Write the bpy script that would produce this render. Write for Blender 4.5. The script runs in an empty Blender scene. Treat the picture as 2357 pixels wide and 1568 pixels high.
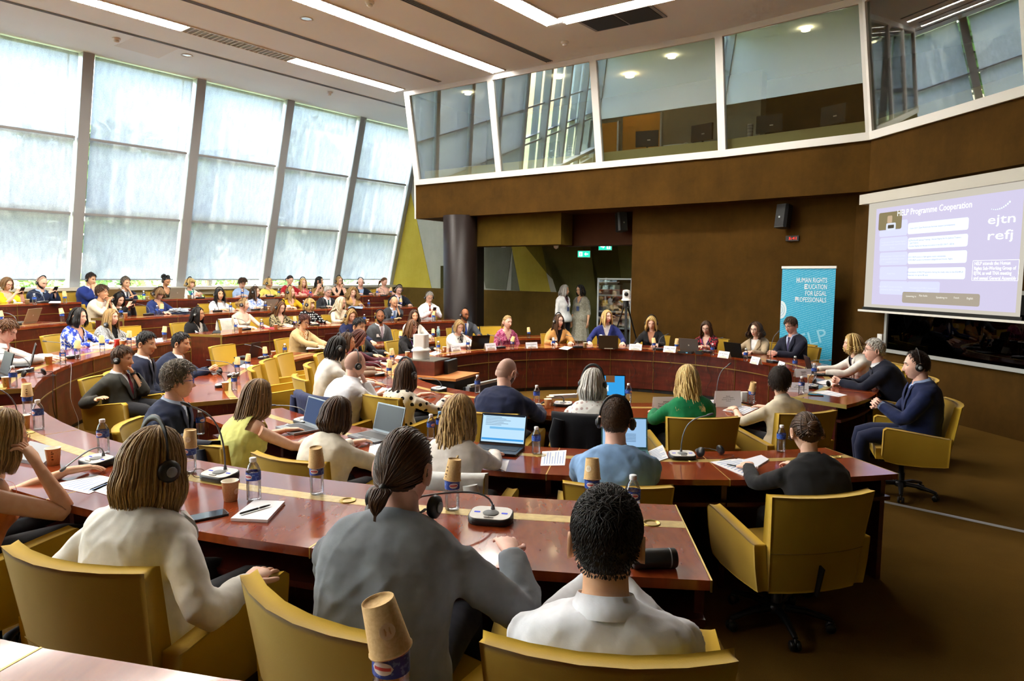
import bpy, math, random
import numpy as np
from mathutils import Matrix, Vector
SC = bpy.context.scene
COL = SC.collection
R_ = math.radians
# ------------------------------------------------------------------ camera
FPX, IW, IH = 1571.0, 2357.0, 1568.0
PITCH, ROLL, EYE = math.atan(148 / 1571.0), R_(0.3), 1.95
cam_d = bpy.data.cameras.new('camera'); cam_d.sensor_width = 36.0; cam_d.lens = FPX / IW * 36.0
cam_d.clip_start = 0.05; cam_d.clip_end = 400
cam = bpy.data.objects.new('camera', cam_d); COL.objects.link(cam)
cam.matrix_world = Matrix.Translation((0, 0, EYE)) @ Matrix.Rotation(R_(90) - PITCH, 4, 'X') @ Matrix.Rotation(ROLL, 4, 'Z')
SC.camera = cam
# ------------------------------------------------------------------ world, sun, exposure
SC.view_settings.view_transform = 'Standard'; SC.view_settings.look = 'None'
SC.view_settings.gamma = 1.0; SC.view_settings.use_curve_mapping = False
SC.view_settings.exposure = 1.40
SC.cycles.use_denoising = True; SC.cycles.use_light_tree = False
SC.cycles.use_adaptive_sampling = True; SC.cycles.adaptive_threshold = 0.08; SC.cycles.adaptive_min_samples = 20
SC.cycles.max_bounces = 5; SC.cycles.diffuse_bounces = 3; SC.cycles.glossy_bounces = 3
SC.cycles.transmission_bounces = 4; SC.cycles.transparent_max_bounces = 14
SC.cycles.caustics_reflective = False; SC.cycles.caustics_refractive = False
SC.cycles.sample_clamp_indirect = 3.0
world = bpy.data.worlds.new('world'); SC.world = world; world.use_nodes = True
_n = world.node_tree.nodes; _l = world.node_tree.links
_bg = _n['Background']; _sky = _n.new('ShaderNodeTexSky'); _sky.sky_type = 'NISHITA'; _sky.sun_disc = False
_sky.sun_elevation = R_(48); _sky.sun_rotation = R_(250); _sky.air_density = 1.2; _sky.dust_density = 2.0
_l.new(_sky.outputs[0], _bg.inputs[0]); _bg.inputs[1].default_value = 1.5
sun_d = bpy.data.lights.new('sun', 'SUN'); sun_d.energy = 18.0; sun_d.angle = R_(0.6); sun_d.color = (1, .95, .85)
sun = bpy.data.objects.new('sun', sun_d); COL.objects.link(sun)
sun.rotation_euler = Vector((0.66, 0.62, -0.52)).to_track_quat('-Z', 'Y').to_euler()
LAMP = 27          # radiance of the ceiling strip lamps

# ------------------------------------------------------------------ placing by sight lines onto known heights
def ray(px, py):
    x = (px - IW / 2) / FPX; y = -(py - IH / 2) / FPX
    c, s = math.cos(ROLL), math.sin(ROLL); x, y = c * x - s * y, s * x + c * y
    cp, sp = math.cos(PITCH), math.sin(PITCH)
    return np.array([x, cp + sp * y, -sp + cp * y])
def at(px, py, z):
    d = ray(px, py); t = (z - EYE) / d[2]; return np.array([d[0] * t, d[1] * t])
def onplane(px, py, p0, nrm):      # sight line meets the vertical plane through p0 with plan normal nrm
    d = ray(px, py); t = (p0[0] * nrm[0] + p0[1] * nrm[1]) / (d[0] * nrm[0] + d[1] * nrm[1])
    return np.array([d[0] * t, d[1] * t, EYE + d[2] * t])
O = np.array([1.2, 9.1])            # centre of the concentric desks
def pol(r, a, z=None):
    a = R_(a); x, y = O[0] + r * math.cos(a), O[1] + r * math.sin(a)
    return (x, y) if z is None else (x, y, z)
def oncircle(px, py, r):            # sight line meets the upright cylinder of radius r round O
    d = ray(px, py); A = d[0]**2 + d[1]**2; B = -2 * (d[0] * O[0] + d[1] * O[1]); C = O @ O - r * r
    q = math.sqrt(max(B * B - 4 * A * C, 0)); ts = [(-B - q) / (2 * A), (-B + q) / (2 * A)]
    return [np.array([d[0] * t, d[1] * t, EYE + d[2] * t]) for t in ts]
def ang_of(p): return math.degrees(math.atan2(p[1] - O[1], p[0] - O[0])) % 360

# ------------------------------------------------------------------ mesh helper
class MB:
    def __init__(s): s.V = []; s.Fq = []; s.Mq = []; s.n = 0; s.tone = []; s.has_tone = False
    def add(s, V, F, m=0, tone=0.5):
        V = np.asarray(V, float).reshape(-1, 3); F = np.asarray(F, int)
        if F.ndim == 1: F = F.reshape(-1, 4)
        if F.shape[1] == 3: F = np.c_[F, -np.ones(len(F), int)]
        F = np.where(F >= 0, F + s.n, -1)
        s.V.append(V); s.Fq.append(F); s.Mq.append(np.full(len(F), m) if np.isscalar(m) else np.asarray(m)); s.n += len(V)
        s.tone.append(np.full(len(V), tone) if np.isscalar(tone) else np.asarray(tone)); return s
    def box(s, c, d, rz=0, m=0, tilt=None, taper=None):
        x, y, z = np.asarray(d) / 2.0
        v = np.array([(-x, -y, -z), (x, -y, -z), (x, y, -z), (-x, y, -z), (-x, -y, z), (x, -y, z), (x, y, z), (-x, y, z)])
        if taper: v[4:, :2] *= taper
        if tilt is not None: v = v @ np.array(Matrix.Rotation(tilt[1], 3, tilt[0])).T
        if rz: v = v @ np.array(Matrix.Rotation(rz, 3, 'Z')).T
        return s.add(v + np.asarray(c), BOXF, m)
    def hexa(s, v, m=0): return s.add(v, BOXF, m)
    def tube(s, P, R, sides=8, m=0, flat=1.0, up=None, cap=True, tone=0.5, sq=0):
        P = np.asarray(P, float); n = len(P); R = np.full(n, R) if np.isscalar(R) else np.asarray(R, float)
        fl = np.full(n, flat) if np.isscalar(flat) else np.asarray(flat)
        T = np.gradient(P, axis=0); T /= np.linalg.norm(T, axis=1)[:, None] + 1e-12
        u = np.array(up if up is not None else ((0, 0, 1) if abs(T[0][2]) < .9 else (0, 1, 0)), float)
        rings = []; a = np.arange(sides) * 2 * math.pi / sides
        for i in range(n):
            u = u - T[i] * (u @ T[i]); k = np.linalg.norm(u)
            if k < 1e-6: u = np.array([1., 0, 0]) if abs(T[i][0]) < .9 else np.array([0, 1., 0]); u = u - T[i] * (u @ T[i]); k = np.linalg.norm(u)
            u = u / k; w = np.cross(T[i], u)
            ca, sa = np.cos(a), np.sin(a)
            if sq: k2 = (abs(ca)**sq + abs(sa)**sq)**(-1 / sq); ca, sa = ca * k2, sa * k2
            rings.append(P[i] + R[i] * (np.outer(sa, u) * fl[i] + np.outer(ca, w)))
        V = np.concatenate(rings); F = grid_faces(n, sides, True); s.add(V, F, m, tone)
        if cap:
            for r, rev in ((0, 1), (n - 1, 0)):
                c = P[r]; idx = np.arange(sides); nx = (idx + 1) % sides
                V2 = np.vstack([rings[r], c]); tri = np.c_[idx, nx, np.full(sides, sides)]
                if rev: tri = tri[:, ::-1]
                s.add(V2, tri, m, tone)
        return s
    def lathe(s, prof, segs=16, m=0, c=(0, 0, 0), M=None):
        prof = np.asarray(prof, float); a = np.arange(segs) * 2 * math.pi / segs
        V = np.concatenate([np.c_[r * np.cos(a), r * np.sin(a), np.full(segs, z)] for r, z in prof])
        if M is not None: V = V @ np.asarray(M).T
        V = V + np.asarray(c); return s.add(V, grid_faces(len(prof), segs, True), m)
    def grid(s, V, nr, nc, m=0, close=False): return s.add(np.asarray(V).reshape(-1, 3), grid_faces(nr, nc, close), m)
    def arc(s, r0, r1, z0, z1, a0, a1, n=None, m=0):       # closed annular block round O
        n = n or max(2, int(abs(a1 - a0) / 3) + 1); A = np.radians(np.linspace(a0, a1, n + 1))
        ring = []
        for a in A:
            c, k = math.cos(a), math.sin(a)
            ring.append([(O[0] + r * c, O[1] + r * k, z) for r, z in ((r0, z0), (r1, z0), (r1, z1), (r0, z1))])
        s.add(np.array(ring).reshape(-1, 3), grid_faces(n + 1, 4, True), m)
        s.add(ring[0], [[0, 1, 2, 3]], m); s.add(ring[-1], [[3, 2, 1, 0]], m); return s
    def prism(s, poly, z0, z1, m=0):
        n = len(poly); V = [(x, y, z0) for x, y in poly] + [(x, y, z1) for x, y in poly]
        s.add(V, [[i, (i + 1) % n, n + (i + 1) % n, n + i] for i in range(n)], m)
        for k in range(1, n - 1): s.add([V[0], V[k], V[k + 1]], [[2, 1, 0]], m); s.add([V[n], V[n + k], V[n + k + 1]], [[0, 1, 2]], m)
        return s
    def xf(s, M):
        A = np.array(M.to_3x3()); t = np.array(M.translation); s.V = [v @ A.T + t for v in s.V]; return s
    def join(s, o, m=None):
        k = s.n
        for V, F, M, t in zip(o.V, o.Fq, o.Mq, o.tone):
            s.V.append(V); s.Fq.append(np.where(F >= 0, F + k, -1)); s.Mq.append(M if m is None else np.full(len(F), m)); s.tone.append(t)
        s.n += o.n; return s
    def mesh(s, name, mats, smooth=False, tone=False):
        V = np.concatenate(s.V); F = np.concatenate(s.Fq); M = np.concatenate(s.Mq)
        me = bpy.data.meshes.new(name); tot = np.where(F[:, 3] < 0, 3, 4); loops = F.ravel(); loops = loops[loops >= 0]
        me.vertices.add(len(V)); me.vertices.foreach_set('co', V.astype(np.float32).ravel())
        me.loops.add(len(loops)); me.loops.foreach_set('vertex_index', loops.astype(np.int32))
        me.polygons.add(len(F)); st = np.concatenate([[0], np.cumsum(tot)[:-1]])
        me.polygons.foreach_set('loop_start', st.astype(np.int32))
        me.polygons.foreach_set('material_index', M.astype(np.int32))
        me.polygons.foreach_set('use_smooth', np.full(len(F), bool(smooth)))
        if tone:
            at_ = me.attributes.new('tone', 'FLOAT', 'POINT'); at_.data.foreach_set('value', np.concatenate(s.tone).astype(np.float32))
        me.update(calc_edges=True); me.validate()
        for m in (mats if isinstance(mats, (list, tuple)) else [mats]): me.materials.append(m)
        return me
    def obj(s, name, mats, parent=None, smooth=False, tone=False, **kw):
        return link(name, s.mesh(name, mats, smooth, tone), parent, **kw)
BOXF = np.array([[0, 3, 2, 1], [4, 5, 6, 7], [0, 1, 5, 4], [1, 2, 6, 5], [2, 3, 7, 6], [3, 0, 4, 7]])
def grid_faces(nr, nc, close):
    i = np.arange(nr - 1)[:, None]; j = np.arange(nc if close else nc - 1)[None, :]; j2 = (j + 1) % nc
    return np.stack([i * nc + j, i * nc + j2, (i + 1) * nc + j2, (i + 1) * nc + j], -1).reshape(-1, 4)
def link(name, data, parent=None, loc=None, rz=None, M=None, label=None, cat=None, group=None, kind=None):
    o = bpy.data.objects.new(name, data); COL.objects.link(o)
    if parent is not None: o.parent = parent
    if M is not None: o.matrix_local = M
    if loc is not None: o.location = loc
    if rz is not None: o.rotation_euler = (0, 0, rz)
    return tag(o, label, cat, group, kind)
def tag(o, label=None, cat=None, group=None, kind=None):
    if label: o['label'] = label
    if cat: o['category'] = cat
    if group: o['group'] = group
    if kind: o['kind'] = kind
    return o
def thing(name, label, cat, loc=(0, 0, 0), rz=0, group=None): return link(name, None, None, loc, rz, None, label, cat, group)
def struct(name, mb, mat, smooth=False): return mb.obj(name, mat, None, smooth, kind='structure')
def copy_tree(root, loc=None, rz=0, M=None, label=None, group=None):
    def cp(o, par):
        c = o.copy(); COL.objects.link(c); c.parent = par
        for ch in o.children: cp(ch, c)
        return c
    r = cp(root, None)
    if M is not None: r.matrix_world = M
    else: r.location = loc; r.rotation_euler = (0, 0, rz)
    if label: r['label'] = label
    if group: r['group'] = group
    return r

# ------------------------------------------------------------------ materials
MATS = {}
def srgb(h):
    if isinstance(h, str):
        h = h.lstrip('#'); h = [int(h[i:i + 2], 16) / 255 for i in (0, 2, 4)]
    return tuple((c / 12.92 if c <= .04045 else ((c + .055) / 1.055)**2.4) for c in h) + (1,)
class NT:
    def __init__(s, name):
        s.m = bpy.data.materials.new(name); s.m.use_nodes = True; s.t = s.m.node_tree; s.p = s.t.nodes['Principled BSDF']; s.out = s.t.nodes['Material Output']
    def n(s, ty, **kw):
        nd = s.t.nodes.new('ShaderNode' + ty)
        for k, v in kw.items():
            if k.startswith('i_'): nd.inputs[k[2:].replace('_', ' ')].default_value = v
            elif k[0] == 'I': nd.inputs[int(k[1:])].default_value = v
            else: setattr(nd, k, v)
        return nd
    def l(s, a, b): s.t.links.new(a, b); return s
    def coord(s, scale=(1, 1, 1), kind='Object', rot=(0, 0, 0)):
        tc = s.n('TexCoord'); mp = s.n('Mapping'); mp.inputs['Scale'].default_value = scale; mp.inputs['Rotation'].default_value = rot
        s.l(tc.outputs[kind], mp.inputs[0]); return mp.outputs[0]
    def noise(s, vec, scale, detail=3, rough=.5): 
        nd = s.n('TexNoise'); nd.inputs['Scale'].default_value = scale; nd.inputs['Detail'].default_value = detail; nd.inputs['Roughness'].default_value = rough
        if vec is not None: s.l(vec, nd.inputs['Vector'])
        return nd.outputs[0]
    def ramp(s, fac, stops, interp='LINEAR'):
        nd = s.n('ValToRGB'); cr = nd.color_ramp; cr.interpolation = interp
        while len(cr.elements) < len(stops): cr.elements.new(.5)
        for e, (p, c) in zip(cr.elements, stops): e.position = p; e.color = c if len(c) == 4 else tuple(c) + (1,)
        s.l(fac, nd.inputs[0]); return nd.outputs[0]
    def mix(s, fac, a, b, mode='MIX'):
        nd = s.n('Mix', data_type='RGBA', blend_type=mode)
        for sock, v in ((nd.inputs[0], fac), (nd.inputs[6], a), (nd.inputs[7], b)):
            if hasattr(v, 'links'): s.l(v, sock)
            else: sock.default_value = v
        return nd.outputs[2]
    def math(s, op, a, b=0.0):
        nd = s.n('Math', operation=op)
        for sock, v in zip(nd.inputs, (a, b)):
            if hasattr(v, 'links'): s.l(v, sock)
            else: sock.default_value = v
        return nd.outputs[0]
    def bump(s, h, strength=.3, dist=.01, prev=None):
        nd = s.n('Bump'); nd.inputs['Strength'].default_value = strength; nd.inputs['Distance'].default_value = dist
        s.l(h, nd.inputs['Height'])
        if prev is not None: s.l(prev, nd.inputs['Normal'])
        return nd.outputs[0]
    def set(s, **kw):
        for k, v in kw.items():
            sock = s.p.inputs[{'col': 'Base Color', 'rough': 'Roughness', 'metal': 'Metallic', 'spec': 'Specular IOR Level', 'normal': 'Normal', 'sheen': 'Sheen Weight', 'coat': 'Coat Weight', 'coatr': 'Coat Roughness', 'sss': 'Subsurface Weight', 'alpha': 'Alpha', 'emc': 'Emission Color', 'ems': 'Emission Strength', 'trans': 'Transmission Weight'}[k]]
            if hasattr(v, 'links'): s.l(v, sock)
            else: sock.default_value = v
        return s
def plain(col, rough=.5, metal=0, spec=.5, key=None, **kw):
    k = ('plain', str(col), rough, metal, spec, str(kw))
    if k not in MATS:
        t = NT('plain_' + str(len(MATS))); t.set(col=srgb(col), rough=rough, metal=metal, spec=spec, **kw); MATS[k] = t.m
    return MATS[k]
def fabric(col, rough=.85, fold=.18, weave=260, var=.10, key=''):
    k = ('fab', str(col), rough, fold, weave, key)
    if k not in MATS:
        t = NT('cloth_' + str(len(MATS))); c = srgb(col); v = t.coord()
        nz = t.noise(v, 14, 4); dk = tuple(x * (1 - var * 1.6) for x in c[:3]) + (1,); lt = tuple(min(1, x * (1 + var)) for x in c[:3]) + (1,)
        t.set(col=t.ramp(nz, [(.3, dk), (.7, lt)]), rough=rough, spec=.25, sheen=.08)
        v2 = t.coord((1, 1, .55)); b = t.bump(t.noise(v2, 9, 2, .45), fold, .05); b = t.bump(t.noise(v, weave, 1), .12, .002, b); t.set(normal=b); MATS[k] = t.m
    return MATS[k]
def emit(col, s):
    k = ('emit', str(col), s)
    if k not in MATS:
        t = NT('lit_' + str(len(MATS))); t.set(col=(0, 0, 0, 1), emc=srgb(col), ems=s, rough=1); MATS[k] = t.m
    return MATS[k]
def glow(col, s): return emit(col, s * .42)
def mk_wood(name, ca, cb, rough, coat, worn=.0, scale=1.0):
    t = NT(name); v = t.coord((1.0 * scale, 1.0 * scale, 6 * scale)); n1 = t.noise(v, 3.0, 2, .4); v2 = t.coord((7 * scale, 2 * scale, 1.2))
    n2 = t.noise(v2, 4, 2, .5); f = t.math('ADD', t.math('MULTIPLY', n1, .6), t.math('MULTIPLY', n2, .4))
    col = t.ramp(f, [(.32, srgb(ca)), (.68, srgb(cb))])
    if worn:
        w = t.noise(t.coord((9, 9, .7)), 5, 4, .75); wf = t.ramp(w, [(.66 - worn, (0, 0, 0)), (.70 - worn, (1, 1, 1))])
        col = t.mix(t.math('MULTIPLY', wf, .55), col, srgb('#8a6a36'))
    t.set(col=col, rough=rough, spec=.4, coat=coat, coatr=.07); return t.m
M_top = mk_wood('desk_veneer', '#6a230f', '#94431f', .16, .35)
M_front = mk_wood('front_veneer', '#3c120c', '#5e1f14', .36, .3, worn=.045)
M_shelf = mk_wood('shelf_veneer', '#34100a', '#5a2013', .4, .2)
M_oak = mk_wood('orange_beech', '#b0662c', '#cf8a45', .45, .2)
M_brass = plain('#b39a55', .38, .85)
def _inlay():
    t = NT('gold_inlay'); nz = t.noise(t.coord((1, 1, 1)), 30, 3); t.set(col=t.ramp(nz, [(.3, srgb('#a88b3f')), (.7, srgb('#c4a75a'))]), rough=.35, metal=.25, coat=.3); return t.m
M_inlay = _inlay()
def _carpet():
    t = NT('carpet'); v = t.coord(); a = t.noise(v, 1.3, 5, .65); b = t.noise(v, 160, 2)
    c = t.mix(a, srgb('#3d2b0e'), srgb('#63481b')); c = t.mix(t.math('MULTIPLY', b, .4), c, srgb('#785a26'))
    t.set(col=c, rough=1, spec=.05, normal=t.bump(b, .5, .006)); return t.m
M_carpet = _carpet()
def _suede(name, ca, cb, sc=1.6):
    t = NT(name); v = t.coord(); a = t.noise(v, sc, 6, .7); b = t.noise(t.coord((9, 9, .8)), 1.5, 4, .6)
    f = t.math('ADD', t.math('MULTIPLY', a, .85), t.math('MULTIPLY', b, .15))
    t.set(col=t.ramp(f, [(.33, srgb(ca)), (.66, srgb(cb))]), rough=.95, spec=.12, normal=t.bump(t.noise(v, 90, 2), .15, .003)); return t.m
M_wall = _suede('brown_suede_wall', '#392609', '#4e3510')
M_dado = _suede('dado_suede', '#57431c', '#6d5525')
M_headr = _suede('olive_panel', '#4a390f', '#5a4614')
M_purple = _suede('aubergine_panel', '#3c2418', '#452b1d')
M_white = plain('#e9e8e2', .5); M_paint = plain('#efeee9', .45); M_alu = plain('#b9bcbd', .35, .6); M_black = plain('#0b0b0c', .45)
M_dark = plain('#141416', .5); M_grey = plain('#8b8f92', .5); M_chrome = plain('#d9dadb', .18, .9)
def _ceil():
    t = NT('ceiling_plaster'); nz = t.noise(t.coord(), .8, 3); t.set(col=t.ramp(nz, [(.3, srgb('#eef6f8')), (.7, srgb('#f4fafb'))]), rough=.9, spec=.2); return t.m
M_ceil = _ceil()
def _glass(name, tint, refl, rough=0.0, fr=.5):
    t = NT(name); tr = t.n('BsdfTransparent'); tr.inputs[0].default_value = tint; gl = t.n('BsdfGlossy'); gl.inputs['Roughness'].default_value = rough
    lw = t.n('LayerWeight'); lw.inputs[0].default_value = .35; f = t.math('ADD', t.math('MULTIPLY', lw.outputs['Fresnel'], fr), refl)
    mx = t.n('MixShader'); t.l(f, mx.inputs[0]); t.l(tr.outputs[0], mx.inputs[1]); t.l(gl.outputs[0], mx.inputs[2]); t.l(mx.outputs[0], t.out.inputs[0]); return t.m
M_pane = _glass('window_glass', (.93, .96, .95, 1), .02)
M_booth = _glass('booth_glass', (.80, .84, .82, 1), .20)
M_wbglass = _glass('dark_window_glass', (.08, .08, .08, 1), .02, 0, .06)
def _blind():
    t = NT('blind_fabric'); v = t.coord(); nz = t.noise(v, 60, 3, .7); st = t.noise(t.coord((3, 3, .15)), 5, 3)
    f = t.math('ADD', t.math('MULTIPLY', nz, .6), t.math('MULTIPLY', st, .4)); col = t.ramp(f, [(.3, srgb('#c3c6c8')), (.7, srgb('#f2f3f4'))])
    tr = t.n('BsdfTransparent'); tr.inputs[0].default_value = (.30, .30, .30, 1)
    tl = t.n('BsdfTranslucent'); df = t.n('BsdfDiffuse'); t.l(col, tl.inputs[0]); t.l(col, df.inputs[0])
    m1 = t.n('MixShader', I0=.30); t.l(tl.outputs[0], m1.inputs[1]); t.l(df.outputs[0], m1.inputs[2])
    ad = t.n('MixShader', I0=.5); t.l(tr.outputs[0], ad.inputs[1]); t.l(m1.outputs[0], ad.inputs[2]); t.l(ad.outputs[0], t.out.inputs[0]); return t.m
M_blind = _blind()
# ================================================================== SETTING
H = 6.15
WA = R_(38.3); U = np.array([math.sin(WA), math.cos(WA)]); N_ = np.array([-math.cos(WA), math.sin(WA)])
def un(s, d): p = s * U + d * N_; return (p[0], p[1])
FLOOR = {'A': 0.0, 'B': 0.0, 'C': .24, 'D': .47, 'E': .70}
RIN = {'A': 2.55, 'B': 4.40, 'C': 6.25, 'D': 8.08, 'E': 9.93}
ROUT = {'A': 3.30, 'B': 5.07, 'C': 6.99, 'D': 8.80, 'E': 10.63}
TOPZ = {k: FLOOR[k] + .73 for k in FLOOR}
WD, LEAN, ZS = 16.12, .30, 1.70       # window plane: distance at height ZS, lean of the top into the room
def wpt(s, z, off=0.0): x, y = un(s, WD - LEAN * (z - ZS) + off); return (x, y, z)
S0, S1 = -9.9, 14.35
struct('floor', MB().prism([un(S0, 17.2), un(S0, -8), (9, -9), (9, 12), un(S1 + 3, 3), un(S1 + 3, 17.2)], -.12, 0), M_carpet)
for nm, r, z in (('C', 5.98, .24), ('D', 7.80, .47), ('E', 9.66, .70)):
    mb = MB(); mb.arc(r, 30.0 if nm == 'E' else r + 2.2, 0.0, z, 112, 268 if nm == 'C' else 266 if nm == 'D' else 252, 60)
    if nm == 'E':
        mb = MB(); A = np.linspace(112, 252, 60); inner = [pol(r, a) for a in A]
        far = [un(max(min((np.array(p) @ U), S1), S0), 16.55) for p in [pol(17.5, a) for a in A]]
        V = [(x, y, z) for x, y in inner] + [(x, y, z) for x, y in far] + [(x, y, 0) for x, y in inner]; k = len(A)
        F = [[i, i + 1, k + i + 1, k + i] for i in range(k - 1)] + [[2 * k + i, 2 * k + i + 1, i + 1, i] for i in range(k - 1)]; mb.add(V, F)
    struct('floor_tier_' + nm.lower(), mb, M_carpet)
strip = MB(); q = [at(1950, 1138, 0), at(2357, 1225, 0)]; d_ = (q[1] - q[0]); q1 = q[0] + d_ * 1.9; q0 = q[0] - d_ * .6; w_ = np.array([-d_[1], d_[0]]) / np.linalg.norm(d_) * .03
strip.add([(*(q0 - w_), .004), (*(q1 - w_), .004), (*(q1 + w_), .004), (*(q0 + w_), .004), (*(q0 - w_ * .4), .010), (*(q1 - w_ * .4), .010), (*(q1 + w_ * .4), .010), (*(q0 + w_ * .4), .010)], BOXF)
struct('trim_1', strip, M_alu)
# ---- windows: leaning frame, glass panes, roller blinds
def slab(s0, s1, z0, z1, o0, o1, m=0, mb=None):
    mb = mb or MB(); return mb.hexa([wpt(s0, z0, o0), wpt(s1, z0, o0), wpt(s1, z0, o1), wpt(s0, z0, o1), wpt(s0, z1, o0), wpt(s1, z1, o0), wpt(s1, z1, o1), wpt(s0, z1, o1)], m)
MULL = [5.55 + 2.21 * k for k in range(-7, 4)] + [14.30]
M_mull = plain('#a6a9aa', .45, .25)
win = tag(link('window_1', None), kind='structure')
for i, s in enumerate(MULL):
    slab(s - .10, s + .10, ZS - .98, H + .02, -.10, .16).obj('mullion', M_mull, win)
ZT = [3.17, 4.62]
for i in range(len(MULL) - 1):
    a, b = MULL[i] + .10, MULL[i + 1] - .10
    for z in ZT: slab(a, b, z - .035, z + .035, .10, .16).obj('transom', M_mull, win)
    for z0, z1 in ((ZS - .55, ZS - .10), (ZS - .04, ZT[0]), (ZT[0], ZT[1]), (ZT[1], H)):
        slab(a, b, z0, z1, .150, .158).obj('pane', M_pane, win)
    if b < 0.5: continue        # unseen bays left without blinds, to let extra daylight in
    slab(a + .045, b - .045, ZS + .14, H - .02, .0, .004).obj('roller_blind', M_blind, win)
    slab(a + .045, b - .045, ZS + .115, ZS + .145, -.008, .014).obj('blind_bar', M_grey, win)
    for z in ZT: slab(a + .03, b - .03, z - .022, z + .022, -.035, -.01).obj('blind_guide', M_mull, win)
for i in range(len(MULL) - 1):
    a, b = MULL[i] + .10, MULL[i + 1] - .10
    slab(a + .02, a + .06, ZS - .5, H, .30, .62).obj('outer_fin', M_mull, win); slab(b - .12, b - .09, ZS, H, .30, .36).obj('outer_post', M_mull, win); slab(a, b, 3.36, 3.42, .30, .70).obj('outer_ledge', M_mull, win)
slab(S0, S1, ZS - .10, ZS - .03, -.26, .20).obj('sill', plain('#d8d6cb', .5), win)
slab(S0, S1, ZS - .22, ZS - .10, -.18, .16).obj('sill_rail', plain('#b8b19a', .5), win)
slab(S0, S1, ZS - 1.02, ZS - .55, -.05, .18).obj('base_rail', plain('#b8b19a', .5), win)
# ---- ceiling
F1 = np.array([-2.30, 16.45]); F2 = np.array([3.74, 12.43]); F3 = np.array([5.56, 10.84]); F4 = np.array([6.02, 8.14]); F5 = np.array([6.9, 2.9]); F6 = np.array([6.9, -8.5])
FAC = [F1, F2, F3, F4, F5, F6]
def off(poly, d):        # offset the facet line outwards (d>0: away from the room)
    out = []
    for i, p in enumerate(poly):
        ns = []
        for a, b in ((i - 1, i), (i, i + 1)):
            if a >= 0 and b < len(poly):
                t = poly[b] - poly[a]; t = t / np.linalg.norm(t); ns.append(np.array([-t[1], t[0]]))
        m = sum(ns) / len(ns); m = m / (m @ ns[0]) * 1.0; out.append(p + m * d)
    return out
BT = off(FAC, -.35)       # top of the booth glass leans into the room
ceil_poly = [un(S0, WD - LEAN * (H - ZS) + .3)] + [un(S1 + .4, WD - LEAN * (H - ZS) + .3)] + [tuple(p) for p in off(FAC, 3.2)] + [un(S0, -8)]
struct('ceiling', MB().prism(ceil_poly, H, H + .12), M_ceil)
def cstrip(s0, s1, d, w, mat, name, dz=.012, mb=None):
    mb = mb or MB(); c = [un(s0, d - w / 2), un(s1, d - w / 2), un(s1, d + w / 2), un(s0, d + w / 2)]; mb.prism(c[::-1], H - dz, H + .004); return mb
M_lamp = emit('#fff8ee', LAMP); M_lampoff = plain('#8e8f80', .6)
def ceiling_lamp(label, segs, d, w=.32):
    t = thing('ceiling_strip_lamp', label, 'lamp', (0, 0, 0)); lo, hi = segs[0][0], segs[-1][1]
    fr = MB()
    for dd in (d - w / 2 - .012, d + w / 2 + .012): cstrip(lo, hi, dd, .024, None, '', .02, fr)
    fr.obj('frame', M_white, t)
    for a, b, on in segs: cstrip(a, b, d, w, None, '', .006).obj('diffuser', M_lamp if on else M_lampoff, t)
    lv = MB(); n = int((hi - lo) / .09)
    for k in range(n): cstrip(lo + k * .09, lo + k * .09 + .012, d, w, None, '', .02, lv)
    lv.obj('louvre', M_white, t, kind='stuff'); return t
ceiling_lamp('long warm ceiling strip lamp nearest the windows, one length unlit', [(-8, 3.9, 1), (3.95, 6.0, 1), (6.05, 8.1, 0), (8.15, 10.95, 1)], 11.93)
ceiling_lamp('long ceiling strip lamp ending above the leftmost booth window', [(-8, 3.9, 1), (3.95, 7.6, 1), (7.65, 11.2, 1)], 9.22)
ceiling_lamp('ceiling strip lamp that meets a second strip at a corner', [(-8, 3.9, 1), (3.95, 9.7, 1)], 6.78)
t = thing('ceiling_strip_lamp', 'short ceiling strip lamp running beside the dark square grille', 'lamp')
c0 = np.array(un(9.66, 6.62)); c1 = np.array(un(9.95, 3.1)); e_ = (c1 - c0) / np.linalg.norm(c1 - c0); w_ = np.array([-e_[1], e_[0]]) * .15
MB().prism([tuple(c0 - w_), tuple(c0 + w_), tuple(c1 + w_), tuple(c1 - w_)], H - .006, H + .004).obj('diffuser', M_lamp, t)
for k in (-1.07, 1.07): MB().prism([tuple(c0 + w_ * k - w_ * .06), tuple(c0 + w_ * k + w_ * .06), tuple(c1 + w_ * k + w_ * .06), tuple(c1 + w_ * k - w_ * .06)], H - .02, H + .004).obj('frame', M_white, t)
M_slot = plain('#25282a', .7)
for lab, a, b, d, w in (('slotted air diffuser line in the ceiling nearest the windows', 0, 12.1, 12.98, .07), ('slotted air diffuser line between the two left strip lamps', 0, 11.0, 10.72, .085), ('slotted air diffuser line ending above the second booth window', 0, 11.3, 8.02, .13)):
    t = thing('air_diffuser', lab, 'vent'); cstrip(a, b, d, w, None, '', .004).obj('slot', M_slot, t)
    for k in range(4): cstrip(a, b, d - w / 2 + w * (k + .0) / 3, w * .10, None, '', .012).obj('fin', M_grey, t)
t = thing('ceiling_grille', 'dark square twin ceiling grille above the booth windows', 'vent')
g = [np.array(at(*p, H)) for p in ((1333, 48), (1493, 10), (1530, 38), (1375, 70))]
def quad(p, z0, z1): return MB().prism([tuple(x) for x in p], z0, z1)
cc = sum(g) / 4; quad([cc + (x - cc) * 1.06 for x in g], H - .015, H + .003).obj('frame', M_grey, t)
for k in (0, 1):
    f = lambda s, r: (g[0] * (1 - s) + g[1] * s) * (1 - r) + (g[3] * (1 - s) + g[2] * s) * r
    a, b = (.02, .485) if k == 0 else (.515, .98)
    quad([f(a, .03), f(b, .03), f(b, .97), f(a, .97)], H - .022, H - .01).obj('mesh_panel', plain('#2b2e31', .8), t)
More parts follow.
